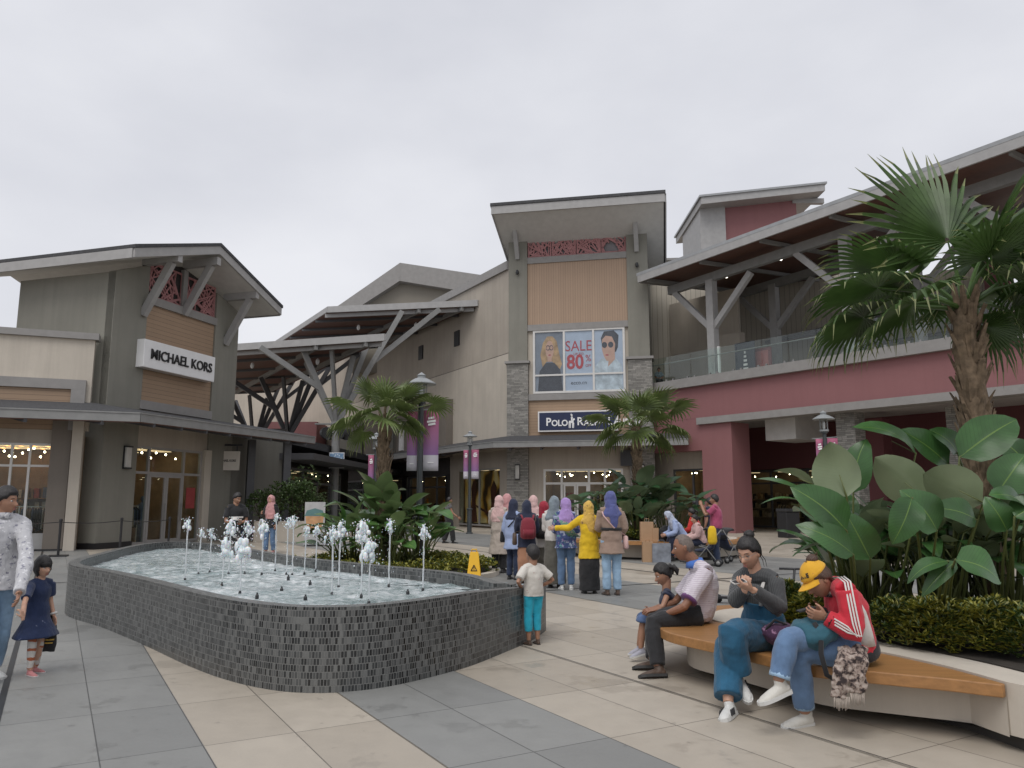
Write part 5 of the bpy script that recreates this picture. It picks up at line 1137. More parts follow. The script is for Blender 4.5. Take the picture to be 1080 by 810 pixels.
# red tower behind
rt = thing('tower_building', 'maroon and grey tower with a tilted roof behind the terrace', 'building', (18, 54, 0)); Yt = 56
q = lambda x, y: at(x, y, Yt); FX = Frame((q(741, 300).x, Yt), (1, 0)); kx = lambda x: q(x, 300).x - FX.o.x; zx = lambda y: q(790, y).z
part('grey_wall', M_GREYPALE, rt, lambda m: FX.box(m, 0, kx(768), -6, 0, 8, zx(216))); part('red_wall', M_RED, rt, lambda m: FX.poly(m, [(kx(768), 8), (kx(846), 8), (kx(846), zx(205)), (kx(768), zx(216))], -6, -.3))
part('roof', M_ROOFG, rt, lambda m: FX.poly(m, [(kx(737), zx(212)), (kx(872), zx(198)), (kx(872), zx(200)), (kx(737), zx(214))], -8, 1.2)); part('fascia', M_GREYPALE, rt, lambda m: FX.poly(m, [(kx(739), zx(214)), (kx(870), zx(200)), (kx(870), zx(207)), (kx(739), zx(221))], -7.9, 1.1)); part('bracket', M_GREYPALE, rt, lambda m: FX.box(m, kx(842), kx(876), -.6, -.2, zx(213), zx(208)))
part('roof_vent', M_STEEL, rt, lambda m: FX.box(m, kx(773), kx(779), -1, -.4, zx(210), zx(200)))
cb = thing('rear_block', 'cream clad block between the two towers', 'building', (9, 50, 0)); FC = Frame((7.0, 47.5), (1, -.1))
part('clad_wall', M_CRGRV, cb, lambda m: FC.box(m, 0, 14, -4, 0, 6, 16.6))
part('coping', M_GREYTRIM, cb, lambda m: FC.box(m, -.1, 14, -4.1, .1, 16.6, 16.75))
# ------------------------------------------------------------------ people
QUEUE = []
def vox(o, v, sm=4, disp=0.0, ns=.16):
    r = o.modifiers.new('remesh', 'REMESH'); r.mode = 'VOXEL'; r.voxel_size = v; r.use_smooth_shade = True
    if sm: s = o.modifiers.new('smooth', 'SMOOTH'); s.iterations = sm; s.factor = .5
    if disp:
        t = bpy.data.textures.get('folds%d' % int(ns * 1000)) or bpy.data.textures.new('folds%d' % int(ns * 1000), 'CLOUDS'); t.noise_scale = ns; t.noise_depth = 2
        d = o.modifiers.new('displace', 'DISPLACE'); d.texture = t; d.strength = disp; d.mid_level = .5; d.texture_coords = 'GLOBAL'
    QUEUE.append(o)
def bake_all():
    bpy.context.view_layer.update(); dg = bpy.context.evaluated_depsgraph_get(); res = []
    for o in QUEUE: res.append((o, bpy.data.meshes.new_from_object(o.evaluated_get(dg))))
    for o, me in res:
        if len(me.polygons) > 4:
            o.modifiers.clear(); me.name = o.name; mat = o.data.materials[0]; o.data = me
            if not me.materials: me.materials.append(mat)
            me.polygons.foreach_set('use_smooth', [True] * len(me.polygons))
def cloth(name, c, rough=.85, var=.1, weave=220, stripes=None, blotch=None):
    if name in MATS: return MATS[name]
    m, nt, b = new_mat(name); vec = coords(nt); f = nz(nt, vec, 6, 5)
    col = ramp(nt, f, [(.3, sc(c, 1 - var)), (.7, sc(c, 1 + var))])
    if blotch:
        for i, (bc_, th, scl) in enumerate(blotch):
            col = mixc(nt, ramp(nt, nz(nt, coords(nt, (1, 1, 1.0 + .13 * i)), scl + i * 3.7, 3, .6), [(th, 0.0), (th + .04, 1.0)]), col, bc_)
    if stripes:
        ax, pitch, duty, c2 = stripes; sx = nt.nodes.new('ShaderNodeSeparateXYZ'); nt.links.new(vec, sx.inputs[0])
        wob = mth(nt, 'MULTIPLY', nz(nt, vec, 9, 2), pitch * .8)
        fr = mth(nt, 'FRACT', mth(nt, 'DIVIDE', mth(nt, 'ADD', sx.outputs[ax], wob), pitch)); col = mixc(nt, mth(nt, 'LESS_THAN', fr, duty), col, c2)
    nt.links.new(col, b.inputs['Base Color']); b.inputs['Roughness'].default_value = rough; b.inputs['Sheen Weight'].default_value = .15
    h = mth(nt, 'ADD', mth(nt, 'MULTIPLY', nz(nt, vec, weave, 2), .1), nz(nt, coords(nt, (1.0, 1.0, .45)), 17, 5, .62)); bump(nt, b, h, .55, .022)
    MATS[name] = m; return m
def skinmat(name, c):
    if name in MATS: return MATS[name]
    m, nt, b = new_mat(name); f = nz(nt, coords(nt), 14, 4); nt.links.new(ramp(nt, f, [(.3, sc(c, .9)), (.7, sc(c, 1.08))]), b.inputs['Base Color'])
    b.inputs['Roughness'].default_value = .5; b.inputs['Subsurface Weight'].default_value = .12; b.inputs['Subsurface Radius'].default_value = (.01, .004, .002); b.inputs['Subsurface Scale'].default_value = .5
    MATS[name] = m; return m
SK1, SK2, SK3 = skinmat('skin_light', (.50, .29, .20)), skinmat('skin_tan', (.34, .18, .115)), skinmat('skin_brown', (.27, .13, .08))
def hairmat(name, c):
    m, nt, b = new_mat(name); st = nz(nt, coords(nt, (1.0, 1.0, .12)), 150, 4, .6); nt.links.new(ramp(nt, st, [(.35, sc(c, .5)), (.7, sc(c, 2.0))]), b.inputs['Base Color']); b.inputs['Roughness'].default_value = .45; bump(nt, b, st, .9, .006); return m
HAIRB, HAIRBR = hairmat('black_hair', (.012, .010, .010)), hairmat('brown_hair', (.06, .03, .018)); HAIRG = plain('grey_stubble', (.16, .13, .115), .8, .25, 40)
M_EYEW = plain('eye_white', (.6, .58, .56), .25, .03); M_EYEB = plain('iris_dark', (.02, .012, .01), .15); M_LIP = plain('lip', (.33, .12, .10), .4, .1)
M_SHW = cloth('white_leather', (.62, .62, .60), .5, .05); M_SHB = cloth('black_leather', (.02, .02, .02), .45); M_SHBR = cloth('brown_leather', (.07, .04, .025), .5); M_SOLEW = plain('white_sole', (.6, .6, .58), .6); M_SOLEB = plain('dark_sole', (.03, .03, .03), .7)
def g1(x, s): return math.exp(-(x / s) ** 2)
def headp(d, k=1.0, face=True):
    """unit direction -> point on the head surface (x right, y forward, z up; unit = adult head)"""
    x, y, z = d; a = V((x * .076, y * .094, z * .118))
    if z < 0:
        t = min(1, -z); a.x *= 1 - .33 * t ** 1.5
        if y < 0: a.y *= 1 - .42 * t
        a.y += .012 * t
    if y > 0: a.x *= 1 - .06 * y; a.y *= .965
    if face and y > 0:
        X, Z = a.x, a.z; fr = sstep(.1, .5, y)
        rg = sstep(.022, -.018, Z) * sstep(-.048, -.036, Z)
        a.y += fr * (.027 * g1(X, .0115) * rg * (.35 + .65 * sstep(.015, -.03, Z)) + .007 * g1(X, .02) * g1(Z + .034, .012))
        a.y -= fr * .010 * g1(abs(X) - .031, .017) * g1(Z - .006, .013)
        a.y += fr * (.005 * g1(Z - .030, .010) * g1(abs(X) - .026, .026) + .006 * g1(X, .022) * (g1(Z + .060, .0055) + g1(Z + .073, .006)) - .004 * g1(X, .02) * g1(Z + .0665, .003) + .007 * g1(X, .018) * g1(Z + .100, .012) + .004 * g1(abs(X) - .045, .018) * g1(Z + .022, .02))
    return a * k
def headgrid(mb, c, M, s, nu=44, nv=36, fn=None):
    vs = []
    for j in range(nv + 1):
        th = math.pi * j / nv
        for i in range(nu):
            ph = 2 * math.pi * i / nu; d = V((math.sin(th) * math.sin(ph), math.sin(th) * math.cos(ph), math.cos(th)))
            p = headp(d); p = fn(d, p) if fn else p; vs.append(c + M @ (p * s))
    mb.add(vs, [(j * nu + i, j * nu + (i + 1) % nu, (j + 1) * nu + (i + 1) % nu, (j + 1) * nu + i) for j in range(nv) for i in range(nu)])
def hair_mask(style):
    def f(d):
        x, y, z = d; az = math.atan2(abs(x), y)         # 0 front .. pi back
        if style == 'hijab':
            e = (x / .60) ** 2 + ((z + .14) / .74) ** 2
            return 1 if y < .15 else sstep(.85, 1.05, e)
        line = .50 - .28 * sstep(.7, 1.1, az) - .36 * sstep(1.3, 1.75, az) - .32 * sstep(1.8, 2.4, az)
        if style == 'bob': line = .42 - 1.1 * sstep(.95, 1.35, az) - .25 * sstep(1.5, 2, az)
        if style == 'receding': line = .74 - .45 * sstep(.8, 1.3, az) - .5 * sstep(1.35, 1.8, az) - .25 * sstep(1.8, 2.4, az)
        if style == 'cap': line = .30 + .02 * az
        return sstep(line - .07, line + .05, z)
    return f
def hair(mb, c, M, s, style, thick=.014, bump_=.004):
    mk = hair_mask(style); o = random.uniform(0, 50)
    def fn(d, p):
        q = headp(d, 1, False); m_ = mk(d); n_ = q.normalized()
        th = thick * (1 + .5 * max(0, d[2])) + bump_ * noise.noise(V((d[0] * 7 + o, d[1] * 7, d[2] * 3)))
        return q * (.90 + .0 * m_) if m_ < .01 else q * (.90 + .10 * m_) + n_ * th * m_
    headgrid(mb, c, M, s, 48, 40, fn)
def hand(mb, w, d, n, s=1.0, curl=.5, th=1, spread=.0):
    """palm with four fingers and a thumb; d = towards the fingertips, n = palm side, th = side of the thumb"""
    d = V(d).normalized(); n = V(n); n = (n - d * n.dot(d)).normalized(); sd = d.cross(n) * th
    mb.tube([w - d * .03 * s, w + d * .01 * s, w + d * .05 * s, w + d * .092 * s], [(.026 * s, .020 * s), (.029 * s, .017 * s), (.040 * s, .015 * s), (.039 * s, .012 * s)], 10, sd)
    for i, L in enumerate((.070, .080, .075, .058)):
        o = w + d * (.086 - .004 * abs(i - 1.2)) * s + sd * (.029 - .0195 * i) * s; a = 0; p = o; pts = [o - d * .015 * s, o]
        dd = (d + sd * (.12 - .09 * i) * (1 + spread)).normalized()
        for q, f in ((.45, .55), (.32, .9), (.23, .7)):
            a += curl * f; p = p + (dd * math.cos(a) + n * math.sin(a)) * (L * q * s); pts.append(p)
        mb.tube(pts, [.0085 * s, .0092 * s, .0085 * s, .0076 * s, .0055 * s], 7)
    o = w + d * .022 * s + sd * .026 * s; t1 = (d * .62 + sd * .70 + n * .35).normalized(); t2 = (d * .9 + sd * .15 + n * (.25 + curl * .4)).normalized()
    mb.tube([o - t1 * .01 * s, o + t1 * .032 * s, o + t1 * .045 * s + t2 * .012 * s, o + t1 * .045 * s + t2 * .042 * s], [.013 * s, .0115 * s, .0098 * s, .0065 * s], 7)
def basis(fwd, up=(0, 0, 1)):
    y = V(fwd).normalized(); z = V(up); z = (z - y * z.dot(y)).normalized(); x = y.cross(z); return Matrix((x, y, z)).transposed()
ARMS = {'down': ((.05, -.03, -.28), (.07, .05, -.53)), 'hip': ((.20, -.10, -.22), (.015, .10, -.36)), 'phone': ((.07, .05, -.28), (-.05, .29, -.20)), 'front': ((.05, .06, -.28), (-.10, .26, -.30)), 'photo': ((.05, .22, -.17), (-.07, .33, .08)),
        'bag': ((.06, -.04, -.27), (.03, .14, -.43)), 'out': ((.14, .10, -.23), (.30, .22, -.40)), 'round': ((.22, .04, -.16), (.48, .12, -.17)), 'hold': ((.06, .0, -.28), (.12, .12, -.50)), 'folded': ((.08, .06, -.26), (-.14, .2, -.18))}
def stand(px, py, h, yaw, aL='down', aR='down', hy=0, hp=0, step=.0, hs=1.0, lean=0.0, Y=None, wide=1.0):
    root = onz(px, py) if Y is None else V((at(px, 560, Y).x, Y, 0)); s = h / 1.7; a = R(yaw)
    if hs > 1: k = (h - .24 * hs * s) / (1.7 - .24) / s          # bigger head, shorter body
    else: k = 1.0
    f = V((math.sin(a), math.cos(a), 0)); r = V((math.cos(a), -math.sin(a), 0)); u = V((0, 0, 1))
    P = lambda x, y, z: root + r * (x * s * wide) + f * ((y + lean * max(0, z - .9)) * s) + u * (z * s * k)
    J = dict(s=s, k=k, hs=hs, hipR=P(.085, 0, .91), hipL=P(-.085, 0, .91), shR=P(.165, 0, 1.385), shL=P(-.165, 0, 1.385), neck=P(0, 0, 1.44), knR=P(.09, .02 + step * .6, .49), knL=P(-.09, .02 - step * .3, .49),
             anR=P(.09, step, .085), anL=P(-.09, -step, .085 + .05 * abs(step)), toeR=f + r * .15, toeL=f - r * .15)
    J['head'] = J['neck'] + u * (.145 * s * hs) + f * (.02 + lean * .6) * s
    b_ = a + R(hy); J['hf'] = V((math.sin(b_) * math.cos(R(hp)), math.cos(b_) * math.cos(R(hp)), math.sin(R(hp))))
    for S, sg, arm in (('R', 1, aR), ('L', -1, aL)):
        e, w_ = ARMS[arm] if isinstance(arm, str) else arm; sh = J['sh' + S]
        J['el' + S] = sh + (r * (e[0] * sg) + f * e[1] + u * e[2] * k) * s; J['wr' + S] = sh + (r * (w_[0] * sg) + f * w_[1] + u * w_[2] * k) * s
    J['root'] = root; J['f'] = f; J['r'] = r; J['standing'] = True
    return J
def torso_secs(J, fem, e=0.0, belly=0.0):
    s = J['s']; hm = (J['hipL'] + J['hipR']) / 2; sm = (J['shL'] + J['shR']) / 2; ax0 = (J['hipR'] - J['hipL']).normalized(); ax1 = (J['shR'] - J['shL']).normalized()
    up = (sm - hm); fw = up.normalized().cross(ax0) * 1.0
    T = [(-.16, .125, .095), (-.04, .165, .115), (.15, .168, .12), (.42, .135 if fem else .155, .10 if fem else .118), (.68, .15 if fem else .168, .115 if fem else .12), (.88, .158 if fem else .175, .098 if fem else .105), (.99, .135 if fem else .15, .072 if fem else .08), (1.08, .07, .062)]
    pts, rad, sd = [], [], []
    for t, a, b_ in T:
        bow = .02 * math.sin(math.pi * max(0, t)) * s; bl = belly * g1(t - .38, .3)
        pts.append(hm + up * t - fw * (bow - bl * .6)); rad.append(((a + e) * s, (b_ + e + bl * .6) * s)); sd.append(ax0.lerp(ax1, max(0, min(1, t))))
    return pts, rad, sd, T
def limb(mb, a, b_, c, r0, r1, r2, r3, n=10, t1=1.0):
    """tapered two-bone limb; t1 cuts the lower bone"""
    a, b_, c = V(a), V(b_), V(c); c = b_.lerp(c, t1)
    d0, d1 = (b_ - a).normalized(), (c - b_).normalized(); L = min((b_ - a).length, (c - b_).length) * .22
    pts = [a, a.lerp(b_, .5), b_ - d0 * L, b_ + (d1 - d0) * L * .12, b_ + d1 * L, b_.lerp(c, .6), c]
    mb.tube(pts, [r0, (r0 + r1) / 2 * 1.03, r1 * 1.03, r1 * 1.02, r1 * 1.02, (r1 * .55 + r2 * .45) if r3 is None else r3, r2], n)
def shoe(parent, an, toe, shin, s, mat, sole, near=False, stripes=None):
    f = V(toe).normalized(); up = V(shin).normalized(); up = (up - f * up.dot(f)).normalized(); sd = f.cross(up); an = V(an)
    mb = MB(); b_ = an - up * .052 * s
    mb.tube([b_ - f * .062 * s, b_ - f * .045 * s, b_ + f * .01 * s, b_ + f * .08 * s - up * .008 * s, b_ + f * .14 * s - up * .016 * s, b_ + f * .178 * s - up * .021 * s], [(.018 * s, .018 * s), (.033 * s, .036 * s), (.037 * s, .043 * s), (.042 * s, .034 * s), (.039 * s, .024 * s), (.016 * s, .012 * s)], 12, sd)
    mb.tube([an - up * .05 * s - f * .01 * s, an + up * .012 * s - f * .012 * s], [(.036 * s, .045 * s), (.034 * s, .04 * s)], 12, sd)
    o = mb.build('shoe', mat, parent, smooth=True)
    if near: vox(o, .006, 3)
    so_ = MB(); z0 = -up * .038 * s
    pl_ = [(-.066, .022), (-.058, .031), (0, .036), (.07, .043), (.13, .043), (.165, .033), (.186, .012)]
    ring = [b_ + f * x * s + sd * w_ * s + z0 for x, w_ in pl_] + [b_ + f * x * s - sd * w_ * s + z0 for x, w_ in pl_[::-1]]
    so_.slab(ring, up * .024 * s); so_.build('sole', sole, o)
    if stripes:
        st = MB()
        for q in (.0, .028, .056):
            for sg in (1, -1): st.beam(b_ + f * (q + .02) * s + sd * sg * .0385 * s + up * .022 * s, b_ + f * (q + .045) * s + sd * sg * .0445 * s - up * .016 * s, .006 * s, .011 * s, up=sd)
        st.build('side_stripe', stripes, o)
    return o
def face_bits(parent, c, M, s, brow=HAIRB, lip=M_LIP, glasses=None, closed=False):
    P = lambda x, y, z: c + M @ (V((x, y, z)) * s)
    for sg in (-1, 1):
        mb = MB(); mb.ball(P(.031 * sg, .0705, .006), (.0125 * s, .0125 * s, (.0028 if closed else .0066) * s), 12, 8, M); e = mb.build('eye', M_EYEB if closed else M_EYEW, parent, smooth=True)
        if not closed: mb = MB(); mb.ball(P(.031 * sg, .0785, .006), (.0062 * s, .005 * s, .0062 * s), 10, 6, M); mb.build('iris', M_EYEB, e, smooth=True)
        mb = MB(); mb.tube([P((.016 + .03 * t) * sg, .0875 - .016 * t * t, .027 + .005 * math.sin(2.6 * t)) for t in (0, .3, .6, 1)], [(.002 * s, .0018 * s), (.003 * s, .0022 * s), (.0026 * s, .002 * s), (.001 * s, .001 * s)], 6); mb.build('eyebrow', brow, parent, smooth=True)
        mb = MB(); mb.ball(P(.0735 * sg, -.008, -.004), (.010 * s, .019 * s, .031 * s), 10, 8, M); mb.ball(P(.078 * sg, -.012, .008), (.008 * s, .016 * s, .018 * s), 10, 8, M); mb.build('ear', parent.data.materials[0], parent, smooth=True)
    mb = MB()
    for z, hgt in ((-.0605, .0042), (-.0715, .0052)):
        mb.tube([P(x, .0935 - 7.5 * x * x, z + (.0015 if z > -.065 else -.001) * g1(x, .01)) for x in (-.022, -.012, 0, .012, .022)], [.001 * s, (.004 * s, hgt * s * .8), (.0045 * s, hgt * s), (.004 * s, hgt * s * .8), .001 * s], 6, (0, 0, 1) if False else None)
    mb.build('lips', lip, parent, smooth=True)
    if glasses:
        mb = MB()
        for sg in (-1, 1):
            pts = [P(.031 * sg + .021 * math.cos(a), .094 - .25 * abs(.031 * sg + .021 * math.cos(a)) * .35, .002 + .019 * math.sin(a)) for a in [2 * math.pi * q / 16 for q in range(17)]]; mb.tube(pts, .0014 * s, 5); mb.tube([P(.052 * sg, .086, .008), P(.078 * sg, .0, .008)], .0014 * s, 5)
        mb.tube([P(-.010, .096, .006), P(.010, .096, .006)], .0014 * s, 5); mb.build('glasses', glasses, parent)
def person(label, J, skin, top, bottom, shoes=(M_SHB, M_SOLEB), hair_=('short', HAIRB), fem=True, near=False, hands=(.4, .4), belly=0.0, group=None, bits=True, extra=None, handdir={}, glasses=None, arms_bare=True, neckline=1.0, age=0):
    s, hs = J['s'], J['hs'] * J['s']; root = J.get('root'); hm = (J['hipL'] + J['hipR']) / 2
    if root is None: root = V((hm.x, hm.y, 0.0))
    t = thing('person', label, 'person', root, 0, group)
    hp_ = hm; up = ((J['shL'] + J['shR']) / 2 - hm).normalized(); M = basis(J['hf'], J.get('hup', up if not J.get('standing') else (0, 0, 1)))
    # ---- the body, one surface
    mb = MB(); pts, rad, sd, T = torso_secs(J, fem, -.012, belly); mb.tube(pts, rad, 18, sd)
    c = J['head']; nb = J['neck']; hb = c + M @ V((0, -.018, -.055)) * hs
    mb.tube([nb - up * .05 * s, nb + (hb - nb) * .35, hb], [.062 * s, (.050 if fem else .058) * hs, (.050 if fem else .058) * hs], 14)
    headgrid(mb, c, M, hs)
    for S in 'LR':
        mb.tube([nb - up * .02 * s, J['sh' + S].lerp(nb, .4) + up * .01 * s, J['sh' + S]], [.040 * s, .036 * s, .042 * s], 10)
        limb(mb, J['sh' + S], J['el' + S], J['wr' + S], .043 * s, .036 * s, .026 * s, .033 * s)
        fd = J['wr' + S] - J['el' + S]; hd = handdir.get(S); d = V(hd[0]) if hd else fd; nrm = V(hd[1]) if hd else (-(J['shR'] - J['shL']) * (1 if S == 'R' else -1)); tsg = hd[2] if hd else None
        if tsg is None:
            fwd = up.cross((J['shR'] - J['shL'])); tsg = 1 if d.normalized().cross(nrm).dot(fwd + V((0, 0, .4))) > 0 else -1
        hand(mb, J['wr' + S], d, nrm, s * (1.0 if hs / s < 1.1 else 1.05), hands[0 if S == 'L' else 1], tsg)
        limb(mb, J['hip' + S], J['kn' + S], J['an' + S], .078 * s, .052 * s, .036 * s, .050 * s, 12)
    body = mb.build('body', skin, t, smooth=True)
    if near: vox(body, .0048, 2)
    if bits: face_bits(body, c, M, hs, glasses=glasses, closed=J.get('closed', False))
    # ---- clothes
    v_ = .008 if near else .012; dsp = .026 if near else .034
    if bottom:
        kind, mat = bottom[0], bottom[1]; e = bottom[2] if len(bottom) > 2 else .012; b_ = MB()
        p2, r2, s2, _ = torso_secs(J, fem, e * .6, 0); cut = 4
        if kind in ('trousers', 'shorts'):
            b_.tube(p2[:cut], r2[:cut], 16, s2[:cut]); t1 = bottom[3] if len(bottom) > 3 else .97
            for S in 'LR': limb(b_, J['hip' + S], J['kn' + S], J['an' + S], (.085 + e) * s, (.056 + e) * s, (.044 + e * 1.15) * s, (.054 + e) * s, 14, t1)
        else:
            zb = bottom[3]; hm2 = hm; q = [p2[3], p2[2], p2[1], hm2.lerp(V((hm2.x, hm2.y, zb)), .45), V((hm2.x, hm2.y, zb)) + V(J.get('f', V((0, 0, 0)))) * .01]
            fl_ = bottom[4] if len(bottom) > 4 else .20; b_.tube(q, [r2[3], r2[2], (r2[1][0] * 1.03, r2[1][1] * 1.08), ((.17 + fl_) / 2 * s * 1.05, (.13 + fl_) / 2 * s), (fl_ * s, fl_ * s * .85)], 22, [s2[1]] * 5)
        o = b_.build('trousers' if kind == 'trousers' else kind, mat, t, smooth=True); vox(o, v_, 4, dsp)
        if len(bottom) > 5 and bottom[5]: pass
    if top:
        kind, mat, slv = top[0], top[1], top[2]; e = top[3] if len(top) > 3 else .012; hemz = top[4] if len(top) > 4 else None; fl_ = top[5] if len(top) > 5 else .19; b_ = MB()
        p2, r2, s2, T = torso_secs(J, fem, e, belly); st = 0 if J.get('untuck') else 1
        last = 8 if neckline >= 1 else 7
        p3, r3, s3 = p2[st:last], list(r2[st:last]), s2[st:last]
        if last == 8: r3[-1] = (.066 * s + e * .4, .066 * s + e * .4)
        if hemz is not None:
            hmz = V((hm.x, hm.y, hemz)); p3 = [hmz, p3[0].lerp(hmz, .5)] + p3; r3 = [(fl_ * s, fl_ * s * .8), ((fl_ + .17) / 2 * s, (fl_ * .8 + .13) / 2 * s)] + r3; s3 = [s3[0]] * 2 + s3
        b_.tube(p3, r3, 20, s3)
        for S in 'LR':
            if slv != 'none':
                b_.tube([nb - up * .035 * s, J['sh' + S].lerp(nb, .42) + up * .008 * s, J['sh' + S]], [(.052 + e) * s, (.048 + e) * s, (.05 + e) * s], 10)
                if slv == 'long': limb(b_, J['sh' + S], J['el' + S], J['wr' + S], (.054 + e) * s, (.044 + e) * s, (.032 + e) * s, None, 12, .98)
                else:
                    q = J['sh' + S].lerp(J['el' + S], slv if isinstance(slv, float) else .72); b_.tube([J['sh' + S], J['sh' + S].lerp(q, .5), q], [(.056 + e) * s, (.055 + e) * s, (.054 + e * 1.1) * s], 12)
        o = b_.build(kind, mat, t, smooth=True); vox(o, v_, 4, dsp)
        t['_top'] = o.name
    for S in 'LR':
        if shoes: shoe(t, J['an' + S], J['toe' + S], J['kn' + S] - J['an' + S], s * 1.03, shoes[0], shoes[1], near, shoes[2] if len(shoes) > 2 else None)
    # ---- hair, hijab or cap
    st, hm_ = hair_[0], hair_[1]
    if st == 'hijab':
        b_ = MB(); hair(b_, c, M, hs, 'hijab', .027, .008); q = c + M @ V((0, -.03, -.085)) * hs; ax = (J['shR'] - J['shL']).normalized(); ln = hair_[2] if len(hair_) > 2 else .20
        fwd = up.cross(ax)
        b_.tube([c + M @ V((0, -.025, -.01)) * hs, q, nb + up * .03 * s, nb - up * .05 * s, nb - up * ln * .65 * s, nb - up * ln * s], [(.098 * s, .100 * s), (.100 * s, .104 * s), (.118 * s, .112 * s), (.168 * s, .128 * s), (.198 * s, .146 * s), (.17 * s, .142 * s)], 20, ax)
        if len(hair_) > 3:                    # a loose end down the back or over a shoulder
            sx = hair_[3]; a0 = nb - up * .02 * s - fwd * .11 * s + ax * sx * .03; b_.tube([a0 + up * .08 * s, a0 - up * .10 * s - fwd * .03 * s, a0 - up * .22 * s - fwd * .02 * s + ax * sx * .03, a0 - up * hair_[4] * s + ax * sx * .05], [(.05 * s, .03 * s), (.085 * s, .03 * s), (.07 * s, .025 * s), (.03 * s, .015 * s)], 12, ax)
        o = b_.build('hijab', hm_, t, smooth=True); vox(o, .007 if near else .010, 2, .030, .09)
    elif st != 'none':
        b_ = MB(); hair(b_, c, M, hs, st, hair_[2] if len(hair_) > 2 else .014); o = b_.build('hair', hm_, t, smooth=True)
        for kind in hair_[3:]:
            b2_ = MB(); P = lambda x, y, z: c + M @ (V((x, y, z)) * hs)
            if kind == 'bun': b2_.ball(P(.0, -.055, .125), (.042 * hs, .042 * hs, .036 * hs), 12, 9, M); [b2_.tube([P(.02 * math.cos(a), -.055 + .04 * math.sin(a), .13), P(.06 * math.cos(a), -.055 + .075 * math.sin(a), .14 + .02 * math.cos(3 * a))], [.006, .001], 5) for a in (0, 1, 2, 3, 4, 5)]
            if kind == 'tail': b2_.tube([P(0, -.09, .03), P(0, -.135, .045), P(.01, -.165, .0), P(.01, -.15, -.07)], [.02 * hs, .03 * hs, .028 * hs, .006 * hs], 10)
            if kind == 'pigtail': b2_.tube([P(-.05, -.085, .045), P(-.075, -.125, .05), P(-.085, -.14, .0), P(-.08, -.13, -.05)], [.016 * hs, .03 * hs, .03 * hs, .008 * hs], 10); b2_.tube([P(.05, -.085, .045), P(.075, -.125, .05), P(.085, -.14, .0), P(.08, -.13, -.05)], [.016 * hs, .03 * hs, .03 * hs, .008 * hs], 10)
            if kind == 'wisps': [b2_.tube([P(x, -.06, -.03), P(x * 1.15, -.085, -.09), P(x * 1.2, -.08, -.15)], [.004, .003, .001], 5) for x in (-.06, -.04, .03, .055)]
            if kind == 'fringe': b2_.tube([P(-.066, .045, .03), P(-.035, .088, .045), P(0, .098, .048), P(.035, .088, .045), P(.066, .045, .03)], [(.010 * hs, .03 * hs)] * 5, 8, None)
            b2_.build('hair_' + kind if kind not in ('tail',) else 'ponytail', hm_, o, smooth=True)
    return t
def X(t, name, mat, fn, smooth=True, **k):
    mb = MB(); fn(mb); return mb.build(name, mat, t, smooth=smooth, **k)
def find(t, nm):
    for c in t.children:
        if c.name.split('.')[0] == nm: return c
# palette
K = dict(jean=cloth('blue_denim', (.10, .17, .29), .9, .25), jeanl=cloth('pale_denim', (.27, .40, .54), .9, .2), jeand=cloth('dark_denim', (.022, .035, .075), .9, .25), black=cloth('black_cloth', (.014, .014, .016)), navy=cloth('navy_cloth', (.016, .022, .05)),
         pink=cloth('dusty_pink_cloth', (.52, .27, .27)), pinkl=cloth('pale_pink_cloth', (.60, .40, .38)), ltblue=cloth('pale_blue_cloth', (.30, .37, .56)), beige=cloth('beige_cloth', (.42, .36, .31)), red=cloth('crimson_cloth', (.30, .015, .035)), white=cloth('white_cloth', (.60, .58, .55)),
         olive=cloth('olive_cloth', (.09, .085, .07)), greyh=cloth('grey_teal_cloth', (.19, .23, .26)), lilac=cloth('lilac_cloth', (.36, .24, .52)), yellow=cloth('yellow_cloth', (.66, .43, .012)), mustard=cloth('patterned_mustard_cloth', (.60, .38, .08), blotch=[((.20, .12, .06), .62, 18)]), taupe=cloth('taupe_cloth', (.29, .205, .16)),
         blueh=cloth('slate_blue_cloth', (.085, .10, .26)), blueflo=cloth('blue_print_cloth', (.035, .06, .17), blotch=[((.30, .34, .46), .55, 9), ((.10, .28, .26), .62, 7), ((.28, .16, .34), .62, 11)]), brown=cloth('tan_skirt_cloth', (.34, .17, .10)))
KG = 'group watching in a cluster with their backs turned'
